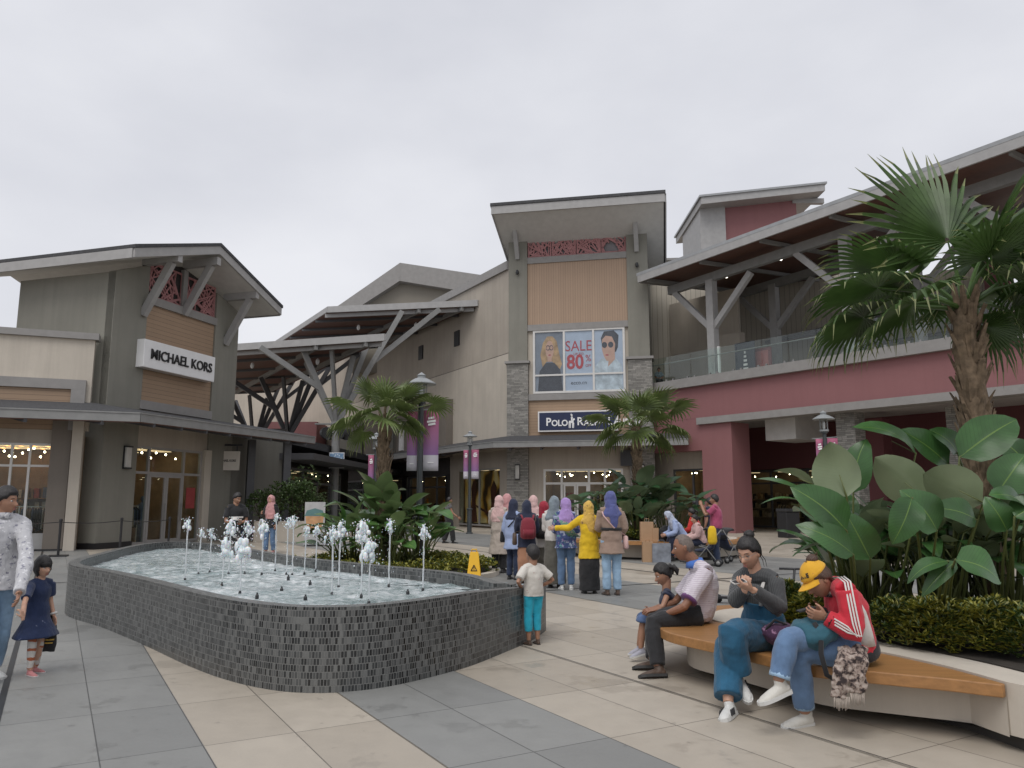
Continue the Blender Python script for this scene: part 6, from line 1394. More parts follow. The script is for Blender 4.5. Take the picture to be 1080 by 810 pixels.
# ---- standing group
crowd = [
 ('person in a pale pink hijab and long beige coat at the cluster\'s left end', stand(526, 604.5, 1.68, 15, 'front', 'front'), SK1, ('coat', K['beige'], 'long', .02, .42, .24), ('trousers', K['black'], .02), ('hijab', K['pinkl'], .30)),
 ('person in a pale blue tunic, dark jeans and black hijab', stand(541, 611.5, 1.60, 35, 'down', 'bag', 10), SK1, ('tunic', K['ltblue'], 'long', .022, .62, .23), ('trousers', K['jeand'], .02), ('hijab', K['navy'], .16)),
 ('person in a rosy hijab half hidden behind the pale blue tunic', stand(534, 603, 1.72, 30, 'front', 'front', 20), SK1, ('coat', K['pink'], 'long', .02, .5, .22), ('skirt', K['olive'], .01, .1, .22), ('hijab', K['pink'], .34)),
 ('person in a navy top, tan skirt and navy hijab with a dark red backpack', stand(556, 618, 1.58, -5, 'front', 'front'), SK1, ('tunic', K['navy'], 'long', .02, .72, .21), ('skirt', K['brown'], .012, .10, .21), ('hijab', K['navy'], .12)),
 ('person in a pale pink hijab behind the dark red backpack', stand(563, 606, 1.68, 0, 'front', 'front'), SK1, ('tunic', K['pinkl'], 'long', .02, .6, .2), ('trousers', K['white'], .02), ('hijab', K['pinkl'], .34)),
 ('person in a crimson hijab with a black backpack', stand(574, 616, 1.56, 10, 'front', 'front', 20), SK1, ('tunic', K['white'], 'long', .02, .7, .2), ('skirt', K['olive'], .01, .1, .2), ('hijab', K['red'], .16)),
 ('person in a grey teal hijab, white sleeves and dark olive skirt', stand(585, 620, 1.65, 20, 'front', 'round'), SK1, ('blouse', K['white'], 'long', .02), ('skirt', K['olive'], .014, .08, .23), ('hijab', K['greyh'], .18)),
 ('person in a lilac hijab, blue print blouse and jeans', stand(597.5, 622, 1.62, 0, 'front', 'front', -15), SK1, ('blouse', K['blueflo'], 'long', .03, .74, .23), ('trousers', K['jean'], .022), ('hijab', K['lilac'], .22, .5, .3)),
 ('person in a yellow tunic, black skirt and mustard hijab, one arm held out', stand(622, 626, 1.56, 0, 'round', 'front', 0), SK1, ('tunic', K['yellow'], 'long', .022, .60, .215), ('skirt', K['black'], .01, .06, .20), ('hijab', K['mustard'], .15, .6, .38)),
 ('tallest person of the cluster in a taupe belted coat and slate blue hijab', stand(646, 628, 1.73, -8, 'front', 'bag', 5), SK1, ('coat', K['taupe'], 'long', .02, .70, .225), ('trousers', K['jeanl'], .02), ('hijab', K['blueh'], .14, .3, .36))]
CR = []
for lab, J, sk, tp_c, bt, hr in crowd:
    CR.append((person(lab, J, sk, tp_c, bt, (M_SHBR, M_SOLEB) if 'taupe' in lab or 'navy top' in lab else (M_SHW, M_SOLEW) if 'lilac' in lab else (M_SHB, M_SOLEB), hr, True, group=KG), J))
def back_of(J, z, d=.13, x=0): return (J['shL'] + J['shR']) / 2 * 1.0 + V((0, 0, z)) - J['f'] * d + J['r'] * x
def backpack(lab, J, mat, w_=.15, h_=.2):
    c = back_of(J, -.22 * J['s'], .19); t = thing('backpack', lab, 'backpack', c)
    o = X(t, 'bag_body', mat, lambda m: m.tube([c - V((0, 0, h_)), c - V((0, 0, h_ * .8)), c, c + V((0, 0, h_ * .7)), c + V((0, 0, h_))], [(w_ * .7, .05), (w_, .085), (w_, .09), (w_ * .85, .07), (w_ * .4, .03)], 16, J['r'], sq=2.8))
    X(t, 'pocket', mat, lambda m: m.tube([c - V((0, 0, h_ * .75)) - J['f'] * .07, c - V((0, 0, h_ * .1)) - J['f'] * .08], [(w_ * .7, .035), (w_ * .7, .03)], 12, J['r'], sq=3))
    for sg in (-1, 1): X(t, 'strap', mat, lambda m: m.tube([c + J['r'] * sg * w_ * .6 + V((0, 0, h_ * .8)), c + J['r'] * sg * .12 + J['f'] * .1 + V((0, 0, h_ * 1.25)), c + J['r'] * sg * .13 + J['f'] * .29 + V((0, 0, h_ * .9))], [(.02, .006)] * 3, 8, J['r']))
backpack('dark red backpack worn over the navy top', CR[3][1], cloth('wine_canvas', (.20, .02, .035))); backpack('black backpack worn below the crimson hijab', CR[5][1], K['black'])
def shoulder_bag(lab, J, sg, z, mat, w_=.12):
    c = J['hipR' if sg > 0 else 'hipL'] + J['r'] * sg * .16 + V((0, 0, z)); t = thing('shoulder_bag', lab, 'bag', c)
    X(t, 'bag_body', mat, lambda m: m.tube([c - V((0, 0, .13)), c - V((0, 0, .1)), c + V((0, 0, .08)), c + V((0, 0, .1))], [(w_ * .8, .03), (w_, .045), (w_ * .9, .035), (w_ * .6, .01)], 14, J['f'], sq=3)); sh = J['shL' if sg > 0 else 'shR']; b_ = sh - J['f'] * .12
    X(t, 'strap', mat, lambda m: m.tube([c + V((0, 0, .1)), (J['hipL'] + J['hipR']) / 2 - J['f'] * .155 + V((0, 0, .22)), b_ - V((0, 0, .06)), sh + V((0, 0, .075))], [(.012, .005)] * 4, 8, J['r']))
shoulder_bag('dark brown shoulder bag hanging beside the navy top', CR[3][1], -1, .05, M_SHBR, .13); shoulder_bag('black shoulder bag with thin strap across the pale blue tunic', CR[1][1], -1, .02, K['black'], .1)
J = CR[9][1]; X(CR[9][0], 'belt', K['black'], lambda m: m.tube([(J['hipL'] + J['hipR']) / 2 + V((0, 0, z)) for z in (.165, .215)], [(.187, .148)] * 2, 24, J['r']))
shoulder_bag('small pale bag at the right hip of the taupe coat', J, 1, -.02, K['pinkl'], .09)
J = CR[7][1]; tb_ = thing('bag_strap', 'green print bag strap across the back of the blue blouse', 'strap', back_of(J, -.3)); X(tb_, 'strap', cloth('green_print', (.10, .24, .18), blotch=[((.4, .3, .3), .55, 30)]), lambda m: m.tube([J['shL'] + V((0, 0, .07)), back_of(J, -.14, .165, -.03), back_of(J, -.32, .165, .08), J['hipR'] + J['r'] * .13 + V((0, 0, .08))], [(.05, .008), (.07, .01), (.08, .01), (.05, .01)], 10, J['r']))
J = CR[8][1]; wt = X(CR[8][0], 'wrist_watch', M_STEEL, lambda m: m.tube([J['wrL'] - (J['wrL'] - J['elL']).normalized() * .02, J['wrL'] + (J['wrL'] - J['elL']).normalized() * .012], .036, 12))
# ---- child by the fountain
J = stand(562.5, 680, 1.08, -28, 'hip', 'hip', -18, 4, .0, 1.30)
boy = person('small child with hands on hips in white T-shirt and turquoise trousers by the fountain', J, SK2, ('shirt', cloth('white_tee', (.58, .55, .50), blotch=[((.42, .2, .2), .68, 16)]), .78, .024, .535, .20), ('trousers', cloth('turquoise_cloth', (.015, .36, .50), .8, .15), .022, .60), (M_SHBR, M_SOLEB), ('short', HAIRB, .022), False, near=True)
X(boy, 'wrist_band', K['white'], lambda m: m.tube([J['wrR'].lerp(J['elR'], .02), J['wrR'].lerp(J['elR'], .18)], .026, 12))
# ---- adult and small child on the left
J = stand(-13, 719, 1.71, 128, ((.07, .0, -.28), (.10, .10, -.53)), 'down', -38, -3, .16)
# facing right and towards us: the left arm is the one next to the child
mprint = cloth('pale_print_shirt', (.45, .45, .47), blotch=[((.20, .20, .25), .60, 26), ((.62, .62, .64), .60, 20)])
J['wrL'] = at(20, 626, 6.70); J['elL'] = J['shL'].lerp(J['wrL'], .52) + V((.03, .03, 0))
man = person('adult in a pale patterned shirt and faded jeans, leading a small child by the hand', J, SK2, ('shirt', mprint, 'long', .016, .80, .19), ('trousers', cloth('faded_denim', (.24, .36, .50), .9, .3, blotch=[((.42, .52, .62), .6, 5)]), .02), (M_SHW, M_SOLEW), ('short', HAIRB, .02), False, near=True)
X(man, 'collar', mprint, lambda m: m.tube([J['neck'] + V((0, 0, -.01)), J['neck'] + V((0, 0, .045))], [(.078, .082), (.07, .074)], 16, J['r']))
J = stand(34, 711, 1.06, 112, 'down', 'down', 0, -6, .07, 1.30); mh = at(24, 652, 6.86); J['wrR'] = mh; J['elR'] = J['shR'].lerp(mh, .5) + V((.0, -.03, -.03))
gnavy = cloth('navy_denim_dress', (.014, .026, .075), .9, .2, blotch=[((.20, .22, .30), .70, 12)])
girl = person('small child in a navy denim dress, striped socks and pink shoes holding an adult\'s hand', J, SK1, ('dress', gnavy, 'short', .016, .34, .34), ('trousers', cloth('striped_sock', (.55, .52, .48), stripes=('Z', .085, .3, (.35, .10, .04))), .004), (cloth('pink_leather', (.50, .20, .20)), M_SOLEW), ('bob', HAIRB, .02, 'fringe'), True, near=True, handdir={'R': ((-.25, .0, .95), (-.9, 0, -.1), None)}, hands=(.4, .8))
X(girl, 'trim', K['white'], lambda m: m.tube([J['wrL'].lerp(J['elL'], .1), J['wrL'].lerp(J['elL'], .22)], .036, 10))
c = J['wrL'] + V((-.04, .02, -.06)); jk = thing('jacket', 'dark jacket with pale trim carried beside the navy dress', 'jacket', c); q = X(jk, 'jacket_body', K['black'], lambda m: m.tube([c + V((0, 0, .12)), c, c - V((0, 0, .2)), c - V((0, 0, .27))], [(.02, .03), (.05, .04), (.07, .05), (.06, .03)], 14)); vox(q, .010, 3, .03); X(jk, 'trim', K['mustard'], lambda m: [m.tube([c - V((0, 0, z)), c - V((0, 0, z + .012))], [(.069, .052)] * 2, 14) for z in (.15, .18)])
# ---- the four on the bench
def P3(x, y, Y): return at(x, y, Y * 1.12)
def G3(px, Y, z):
    q = at(px, 640, Y); k = F_PX * CP - (CY - 640) * SP
    zc = (z - CAM_Z) / Y; v = F_PX * (zc * CP - SP) / (CP + zc * SP); return V(((px - CX) * Y / (F_PX * CP - v * SP), Y, z))
J = dict(s=1.05, k=1, hs=1.02, hipL=P3(737, 648, 6.88), hipR=P3(737, 645, 7.12), shL=P3(745, 603, 6.80), shR=P3(739, 600, 7.16), neck=P3(734, 594, 6.98), untuck=1, head=P3(721, 577.5, 6.98), hf=V((-1, .18, -.16)), hup=V((-.15, 0, 1)),
         elL=P3(722, 640, 6.68), wrL=P3(702, 648, 6.82), elR=P3(713, 634, 7.26), wrR=P3(694, 642, 7.14), knL=P3(688, 656, 6.80), anL=G3(694, 7.42, .09), knR=P3(689, 653, 7.10), anR=G3(688, 7.75, .09), toeL=V((-1, -.12, -.02)), toeR=V((-1, .05, -.02)))
polo = cloth('pale_striped_polo', (.60, .56, .60), .85, .04, stripes=('Z', .017, .3, (.46, .38, .46)))
oldm = person('elderly person with shaved grey hair in a pale polo shirt with blue collar, seated', J, SK3, ('polo_shirt', polo, .80, .022), ('trousers', K['black'], .022), (M_SHBR, M_SOLEB), ('receding', HAIRG, .003), False, near=True, hands=(.35, .35), belly=.05, handdir={'L': ((-1, .1, -.25), (0, .5, -1), None), 'R': ((-1, 0, -.1), (0, .4, -1), None)})
upv = ((J['shL'] + J['shR']) / 2 - (J['hipL'] + J['hipR']) / 2).normalized(); ax = (J['shR'] - J['shL']).normalized()
X(oldm, 'collar', cloth('blue_collar', (.06, .16, .50)), lambda m: m.tube([J['neck'] - upv * .035, J['neck'] + upv * .01 + V((-.01, 0, 0)), J['neck'] + upv * .04 + V((-.02, 0, 0))], [(.10, .098), (.088, .088), (.074, .078)], 20, ax))
X(oldm, 'cuff', cloth('plum_cuff', (.12, .04, .14)), lambda m: m.tube([J['shL'].lerp(J['elL'], .77), J['shL'].lerp(J['elL'], .83)], .083, 16))
X(oldm, 'wrist_watch', M_STEEL, lambda m: m.tube([J['wrL'].lerp(J['elL'], .02), J['wrL'].lerp(J['elL'], .10)], .034, 14))
J = dict(s=.72, k=1, hs=1.28, hipL=P3(704, 649, 7.27), hipR=P3(704, 647, 7.40), shL=P3(704, 627, 7.22), shR=P3(702, 626, 7.44), neck=P3(703, 623, 7.33), head=P3(699.5, 606, 7.33), hf=V((-1, -.12, -.38)), hup=V((-.3, 0, 1)),
         elL=P3(699, 640, 7.14), wrL=P3(687, 645, 7.18), elR=P3(697, 639, 7.46), wrR=P3(686, 643, 7.42), knL=P3(678, 655, 7.25), anL=P3(676, 684, 7.24), knR=P3(679, 653, 7.42), anR=P3(674, 681, 7.45), toeL=V((-1, -.1, -.25)), toeR=V((-1, 0, -.3)))
sgirl = person('small child with dark pigtails and denim skirt, seated beside the pale polo shirt', J, SK2, ('top', K['navy'], .15, .016), ('shorts', cloth('skirt_denim', (.06, .10, .20), .9, .3), .05, -.0 + .03), (cloth('grey_sneaker', (.36, .36, .42), .7), M_SOLEW), ('short', HAIRB, .016, 'pigtail'), True, near=True, hands=(.5, .5))
# overalls
f_ = V((-.72, -.69, 0)); r_ = V((f_.y, -f_.x, 0)); hc = P3(806, 673, 5.98); sc_ = P3(799, 611, 5.86)
J = dict(s=1.05, k=1, hs=1.02, hipL=hc - r_ * .085, hipR=hc + r_ * .085, shL=sc_ - r_ * .155, shR=sc_ + r_ * .155, neck=P3(797, 603, 5.84), head=P3(790, 583, 5.80), hf=V((-.72, -.62, -.36)), hup=V((-.1, -.1, 1)), closed=True,
         elL=P3(823, 641, 5.66), wrL=P3(794, 622, 5.50), elR=P3(775, 634, 5.72), wrR=P3(785, 622, 5.62), knL=P3(771, 667, 5.52), anL=P3(779, 713, 5.60), knR=P3(768, 681, 5.72), anR=G3(768, 6.13, .092), toeL=V((.15, -.85, -.5)), toeR=V((-.55, -.8, -.02)))
teal = cloth('teal_denim', (.012, .085, .16), .85, .25)
ovw = person('person with dark bun and glasses in teal dungarees over a grey top, holding a phone', J, SK1, ('ribbed_top', cloth('ribbed_grey_knit', (.075, .078, .080), .9, .1, stripes=('X', .011, .4, (.04, .042, .045))), 'long', .015), ('trousers', teal, .050, .90), (M_SHW, M_SOLEW, K['black']), ('short', HAIRB, .014, 'bun', 'wisps'), True, near=True, hands=(.75, 1.25), neckline=.5,
             handdir={'L': ((-.75, .10, .30), (.1, .5, .85), None), 'R': ((.28, .22, .9), (.3, .9, .0), None)}, glasses=M_STEEL)
upv = (sc_ - hc).normalized(); fw_ = upv.cross(r_)
if fw_.dot(f_) < 0: fw_ = -fw_
bibo = X(ovw, 'bib', teal, lambda m: m.tube([hc - upv * .02, hc + upv * .12, hc + upv * .25, hc + upv * .36 + fw_ * .01], [(.185, .145), (.168, .132), (.150, .122), (.125, .118)], 20, r_)); vox(bibo, .008, 3, .014)
for sg in (-1, 1): X(ovw, 'strap', K['white'] if sg < 0 else teal, lambda m: m.tube([hc + upv * .34 + fw_ * .125 + r_ * sg * .07, sc_ + fw_ * .10 + r_ * sg * .082 - upv * .04, sc_ + r_ * sg * .085 + upv * .063, sc_ - fw_ * .08 + r_ * sg * .08], [(.016, .006)] * 4, 8, r_))
ph = J['wrL'] + V((-.085, .0, .04)); pt = thing('phone', 'phone held up by the dungarees wearer', 'phone', ph)
X(pt, 'phone_body', K['white'], lambda m: m.obox(ph + V((-.06, -.02, .0)), V((.12, .065, .01)), V((-.02, .06, .018)), V((.0, -.002, .007))), smooth=False); X(pt, 'screen', M_BLACK, lambda m: m.obox(ph + V((-.055, -.014, .0072)), V((.106, .058, .009)), V((-.016, .050, .015)), V((0, -.0008, .0022))), smooth=False)
X(ovw, 'ankle', SK1, lambda m: m.tube([J['anL'] + (J['knL'] - J['anL']) * .13, J['anL']], [.036, .034], 12))
# cap
f_ = V((-.97, -.2, 0)); hL, hR = P3(905, 687, 5.16), P3(899, 681, 5.44)
J = dict(s=1.06, k=1, hs=1.02, hipL=hL, hipR=hR, shL=P3(893, 625, 5.06), shR=P3(880, 620, 5.42), neck=P3(882, 617, 5.25), head=P3(863, 611, 5.22), hf=V((-.86, -.16, -.66)), hup=V((-.5, 0, .8)), closed=True,
         elL=P3(902, 669, 4.98), wrL=P3(872, 651, 5.06), elR=P3(884, 664, 5.44), wrR=P3(868, 647, 5.28), knL=P3(842, 688, 5.16), anL=G3(849, 5.86, .092), knR=P3(831, 673, 5.06), anR=P3(821, 719, 5.02), toeL=V((-.95, -.35, -.03)), toeR=V((-.9, -.3, -.25)))
redj = cloth('red_track_jacket', (.50, .012, .03), .7, .08)
capw = person('person in a yellow cap and red track jacket bent over a phone on the bench', J, SK2, ('jacket', redj, 'long', .024), ('trousers', K['jean'], .020, .90), (cloth('cream_sneaker', (.55, .53, .48), .6), M_SOLEW), ('short', HAIRBR, .012, 'bun', 'wisps'), True, near=True, hands=(.8, .8), handdir={'L': ((-.9, .1, .18), (.1, .8, .4), None), 'R': ((-.9, -.1, .2), (.1, -.8, .4), None)})
bun = [c_ for c_ in find(capw, 'hair').children][0]
M = basis(J['hf'], J['hup']); c = J['head']
capo = thing('baseball_cap', 'yellow baseball cap with dark lettering worn on the head over the red jacket', 'cap', c); YC = cloth('cap_yellow', (.68, .36, .02), .8, .08)
def crown_(m):
    mk = hair_mask('cap')
    def fn(d, p): q = headp(d, 1, False); k_ = mk(d); return q * (.9 + .1 * k_) + q.normalized() * .022 * k_ * (1 + .25 * max(0, d[2]))
    headgrid(m, c, M, J['s'], 48, 40, fn)
X(capo, 'crown', YC, crown_)
def brim_(m):
    vs = []; n_ = 18
    for i in range(n_ + 1):
        a = R(-72 + 144 * i / n_); x0, y0 = .082 * math.sin(a), .098 * math.cos(a); x1, y1 = .088 * math.sin(a) * 1.0, .098 * math.cos(a) + .078 * max(0, math.cos(a * 1.2)) ** .6
        for (x, y, z) in ((x0, y0, .040), (x1, y1, .028 - .022 * (x1 / .08) ** 2), (x1, y1, .023 - .022 * (x1 / .08) ** 2), (x0, y0, .034)): vs.append(c + M @ V((x, y, z)))
    fs = [(0, 1, 2, 3), (4 * n_ + 3, 4 * n_ + 2, 4 * n_ + 1, 4 * n_)] + [(4 * i + k, 4 * i + 4 + k, 4 * i + 4 + (k + 1) % 4, 4 * i + (k + 1) % 4) for i in range(n_) for k in range(4)]
    m.add(vs, fs)
X(capo, 'brim', YC, brim_, smooth=False)
a_ = R(-26); e_ = R(38); nn = M @ V((math.sin(a_) * math.cos(e_), math.cos(a_) * math.cos(e_), math.sin(e_))); xx = M @ V((-math.cos(a_), math.sin(a_), 0)); zz = nn.cross(xx) 
TM = Matrix((-(-xx), nn.cross(xx), nn)).transposed().to_4x4(); TM.translation = c + M @ (headp(V((math.sin(a_) * math.cos(e_), math.cos(a_) * math.cos(e_), math.sin(e_))), 1, False) * 1.0) + nn * .027
text_mesh('ATE', .042, .004, M_BLACK, capo, 'lettering', TM, .9, 0, .002)
X(capo, 'badge', cloth('badge_thread', (.45, .16, .05)), lambda m: m.ball(c + M @ (headp(V((-.83, .25, .5)), 1, False)) + (M @ V((-.8, .25, .5)).normalized()) * .021, (.004, .018, .018), 12, 8, M))
# jacket trims
upv = ((J['shL'] + J['shR']) / 2 - (hL + hR) / 2).normalized(); ax = (J['shR'] - J['shL']).normalized(); hm = (hL + hR) / 2; bk = -upv.cross(ax)
outL = -ax
def arm_strip(off, w_, m):
    s_, e, w2 = J['shL'], J['elL'], J['wrL']; o1 = (outL + V((0, 0, .35)) * (1)).normalized()
    pts = [J['neck'].lerp(s_, .55) + V((0, 0, .086)) + bk * off, s_ + (outL * .6 + V((0, 0, 1))).normalized() * .092 + bk * off, s_.lerp(e, .3) + outL * .092 + bk * off, s_.lerp(e, .7) + outL * .091 + bk * off, e + outL * .084 + (e - w2).normalized() * .01 + bk * off * .8, e.lerp(w2, .35) + outL * .080 + V((0, 0, -1)) * off, e.lerp(w2, .8) + outL * .068 + V((0, 0, -1)) * off]
    m.tube(pts, [(w_, .004)] * 7, 8, [bk] * 4 + [bk.lerp(V((0, 0, -1)), .5), V((0, 0, -1)), V((0, 0, -1))])
for o_ in (-.020, 0, .020): X(capw, 'sleeve_stripe', K['white'], lambda m: arm_strip(o_, .006, m))
X(capw, 'cuff', K['black'], lambda m: m.tube([J['elL'].lerp(J['wrL'], .80), J['elL'].lerp(J['wrL'], 1.02)], [.062, .048], 14)); X(capw, 'cuff', K['black'], lambda m: m.tube([J['elR'].lerp(J['wrR'], .80), J['elR'].lerp(J['wrR'], 1.02)], [.062, .048], 14))
X(capw, 'hem_band', K['black'], lambda m: m.tube([hm - upv * .045 + bk * .015, hm - upv * .03 + bk * .015, hm + upv * .03 + bk * .012], [(.185, .142), (.197, .152), (.197, .152)], 24, ax))
X(capw, 'side_panel', K['white'], lambda m: m.tube([hm + upv * (.03 + .33 * t) + outL * (.182 - .012 * t) + bk * (.055 + .02 * t) for t in (0, .25, .5, .75, 1)], [(.055, .012), (.052, .03), (.046, .03), (.036, .026), (.01, .008)], 12, bk))
for S in 'LR': X(capw, 'trouser_cuff', K['jeanl'], lambda m: m.tube([J['kn' + S].lerp(J['an' + S], .80), J['kn' + S].lerp(J['an' + S], .91)], [.071, .072], 16))
ph = J['wrL'].lerp(J['wrR'], .4) + V((-.125, 0, .045)); pt = thing('phone', 'phone in the hands over the teal bag', 'phone', ph); X(pt, 'phone_body', M_BLACK, lambda m: m.obox(ph + V((-.07, -.035, -.02)), V((.12, 0, .03)), V((0, .065, 0)), V((-.004, 0, .010))), smooth=False)
c = P3(858, 668, 5.16); tl = thing('bag', 'teal soft bag lying on the lap over the pale blue jeans', 'bag', c)
o = X(tl, 'bag_body', cloth('teal_canvas', (.022, .10, .14), .8, .2), lambda m: m.tube([c + V((.16, .02, .05)), c + V((.10, 0, .03)), c + V((0, 0, 0)), c + V((-.10, 0, -.01)), c + V((-.155, 0, -.03))], [(.05, .05), (.14, .09), (.16, .115), (.14, .105), (.05, .05)], 16, (0, 1, 0))); vox(o, .012, 4, .05, .12)
X(tl, 'strap', K['black'], lambda m: m.tube([c + V((-.03, -.10, .09)), c + V((.0, -.14, .03)), P3(866, 690, 5.0), P3(872, 712, 4.98), P3(879, 716, 5.0)], [(.018, .005)] * 5, 8, (1, 0, .2)))
m, nt, b = new_mat('patterned_scarf_cloth'); MATS['patterned_scarf_cloth'] = m; vec = coords(nt); col = ramp(nt, nz(nt, vec, 24, 3, .6), [(.42, (.035, .025, .025)), (.5, (.25, .19, .16)), (.6, (.40, .34, .30))]); nt.links.new(col, b.inputs['Base Color']); b.inputs['Roughness'].default_value = .95
scf = thing('scarf', 'grey brown patterned scarf with pale fringe hanging over the bench edge', 'scarf', P3(898, 690, 4.92))
q = X(scf, 'hanging_end', m, lambda mm: [mm.tube([P3(899 + dx, 684, 5.03), P3(898 + dx, 698, 4.90), P3(896 + dx * 1.15, 712, 4.885), P3(895 + dx * 1.3, 732 + dy, 4.885)], [(.05, .035), (.055, .028), (.06, .024), (.062, .018)], 12, (1, 0, 0)) for dx, dy in ((-8, 4), (8, -1))]); vox(q, .009, 3, .05, .06)
X(scf, 'fringe', K['beige'], lambda mm: [mm.tube([P3(880 + i * 1.55, 733 + (2 if i < 11 else -2), 4.88), P3(880 + i * 1.6 + rj.uniform(-1, 1), 748 - (0 if i < 11 else 4) + rj.uniform(-2, 2), 4.88)], [.004, .0025], 5) for i in range(21)])
X(scf, 'neck_loop', m, lambda mm: mm.tube([J['neck'] - upv * .06 + V((-.03, 0, 0)), J['neck'] - upv * .01 + V((-.025, 0, 0)), J['neck'] + upv * .03 + V((-.03, 0, 0))], [(.105, .11), (.088, .092), (.072, .078)], 16, ax))
c = P3(822, 672, 5.62); pb_ = thing('bag', 'purple patterned bag squeezed between the two on the bench', 'bag', c); q = X(pb_, 'bag_body', cloth('purple_print', (.06, .02, .06), .8, .2, blotch=[((.30, .16, .26), .55, 14)]), lambda m: m.tube([c + V((-.15, 0, .05)), c + V((-.06, 0, .03)), c + V((.04, 0, 0)), c + V((.14, .03, -.02))], [(.03, .03), (.08, .075), (.10, .11), (.06, .08)], 14, (0, 1, 0))); vox(q, .012, 3, .05, .1); X(pb_, 'handle', K['black'], lambda m: m.tube([c + V((-.12, -.02, .05)), c + V((-.05, -.06, .14)), c + V((.05, -.04, .1))], .01, 8))
# ---- people further off
J = stand(248, 0, 1.76, 150, 'front', 'front', -25, -15, Y=17.6)
bt_ = person('person in a black T-shirt with white print behind the left jets of the fountain', J, SK2, ('shirt', K['black'], 'short', .02), ('trousers', K['jeand'], .02), hair_=('short', HAIRB, .018), fem=False); c = (J['shL'] + J['shR']) / 2 + J['f'] * .148 - V((0, 0, .2)); X(bt_, 'shirt_print', K['white'], lambda m: [m.beam(c - J['r'] * w_ + V((0, 0, z)), c + J['r'] * w_ + V((0, 0, z)), .012, .035) for w_, z in ((.13, .0), (.10, -.055))], smooth=False)
J = stand(246, 0, 1.22, 20, 'front', 'front', 0, -10, 0, 1.2, Y=17.0); ck = person('child in a white cap in front of the black T-shirt behind the jets', J, SK1, ('shirt', cloth('black_white_print', (.03, .03, .03), blotch=[((.6, .6, .6), .55, 14)]), 'short', .02, .5, .2), ('trousers', K['navy'], .02), hair_=('bob', HAIRB, .018)); M2 = basis(J['hf']); c = J['head']
cp_ = thing('cap', 'white cap on the child behind the fountain jets', 'cap', c)
def cf(m):
    mk = hair_mask('cap')
    def fn(d, p): q = headp(d, 1, False); k_ = mk(d); return q * (.9 + .1 * k_) + q.normalized() * .03 * k_
    headgrid(m, c, M2, J['s'] * J['hs'], 30, 24, fn)
X(cp_, 'crown', K['white'], cf); X(cp_, 'brim', K['white'], lambda m: m.tube([c + M2 @ V((0, .06, .05)), c + M2 @ V((0, .15, .035)), c + M2 @ V((0, .17, .03))], [(.08, .008), (.07, .006), (.03, .004)], 14, M2 @ V((1, 0, 0))))
J = stand(284, 583.5, 1.74, 200, 'down', 'phone', -10, -10, .06); person('person in a dusty pink hijab, black jacket and jeans walking behind the fountain', J, SK1, ('jacket', K['black'], 'long', .02, .78, .2), ('trousers', K['jean'], .02), (cloth('pink_sneaker', (.4, .2, .2)), M_SOLEW), ('hijab', K['pink'], .42))
J = stand(473, 573, 1.72, 75, 'out', ((.05, .10, -.26), (.10, .30, -.42)), 10, 0, .16); person('person in a grey sleeveless top and black trousers striding right past the palm bed', J, SK2, ('shirt', cloth('grey_tee', (.10, .10, .105)), .3, .02), ('trousers', K['black'], .045), hair_=('short', HAIRB, .016), fem=False)
J = stand(757, 597, 1.74, -70, 'photo', 'photo', 0, 2); phm = person('person in a raspberry polo shirt and dark jeans lifting a camera', J, SK2, ('polo_shirt', cloth('raspberry_cloth', (.34, .06, .13)), 'short', .022), ('trousers', K['jeand'], .02), hair_=('short', HAIRB, .018), fem=False, hands=(.7, .7), belly=.02)
c = (J['wrL'] + J['wrR']) / 2 + J['f'] * .10 + V((0, 0, .05)); cm = thing('camera', 'black camera lifted by the raspberry polo wearer', 'camera', c); X(cm, 'camera_body', M_BLACK, lambda m: m.obox(c - J['r'] * .09 - J['f'] * .035 - V((0, 0, .06)), J['r'] * .18, J['f'] * .07, V((0, 0, .12))), smooth=False); X(cm, 'lens', M_BLACK, lambda m: m.tube([c, c + J['f'] * .12], [.045, .05], 14))
def seated(px, py, Y, yaw, s, hs=1.0, lean=.1, hp=-10, hy=0):
    o = at(px, py, Y); a = R(yaw); f = V((math.sin(a), math.cos(a), 0)); r = V((math.cos(a), -math.sin(a), 0)); u = V((0, 0, 1)); P = lambda x, y, z: o + r * x * s + f * y * s + u * z * s
    J = dict(s=s, k=1, hs=hs, hipL=P(-.085, 0, .1), hipR=P(.085, 0, .1), shL=P(-.16, lean, .56), shR=P(.16, lean, .56), neck=P(0, lean * 1.15, .61), head=P(0, lean * 1.5, .76), elL=P(-.22, lean + .06, .30), elR=P(.22, lean + .06, .30), wrL=P(-.10, lean + .28, .24), wrR=P(.10, lean + .28, .24), knL=P(-.1, .42, .12), knR=P(.1, .42, .12), anL=P(-.1, .40, -.35), anR=P(.1, .44, -.35), toeL=f, toeR=f, f=f, r=r)
    b_ = a + R(hy); J['hf'] = V((math.sin(b_), math.cos(b_), math.sin(R(hp)))); return J
J = seated(722, 573, 21.2, -100, .95, 1, .30, -25); person('person in a pale blue top leaning forward on the far planter seat', J, SK1, ('blouse', K['ltblue'], 'long', .03), ('trousers', K['navy'], .03), hair_=('hijab', cloth('pale_blue_scarf', (.42, .46, .56)), .2))
J = seated(736, 570, 22.0, -60, 1.0, 1, .1, -10); person('person in a bright red top seated behind the pale blue leaning one', J, SK2, ('blouse', cloth('bright_red_cloth', (.52, .03, .025)), 'long', .03), ('trousers', K['black'], .03), hair_=('short', HAIRB, .02, 'tail'))
J = seated(740, 576, 20.4, -95, .9, 1, .12, -5); person('person in a pale rose top seated left of the raspberry polo', J, SK1, ('blouse', K['pinkl'], 'long', .035), ('trousers', K['navy'], .03), hair_=('short', HAIRB, .02, 'tail'))
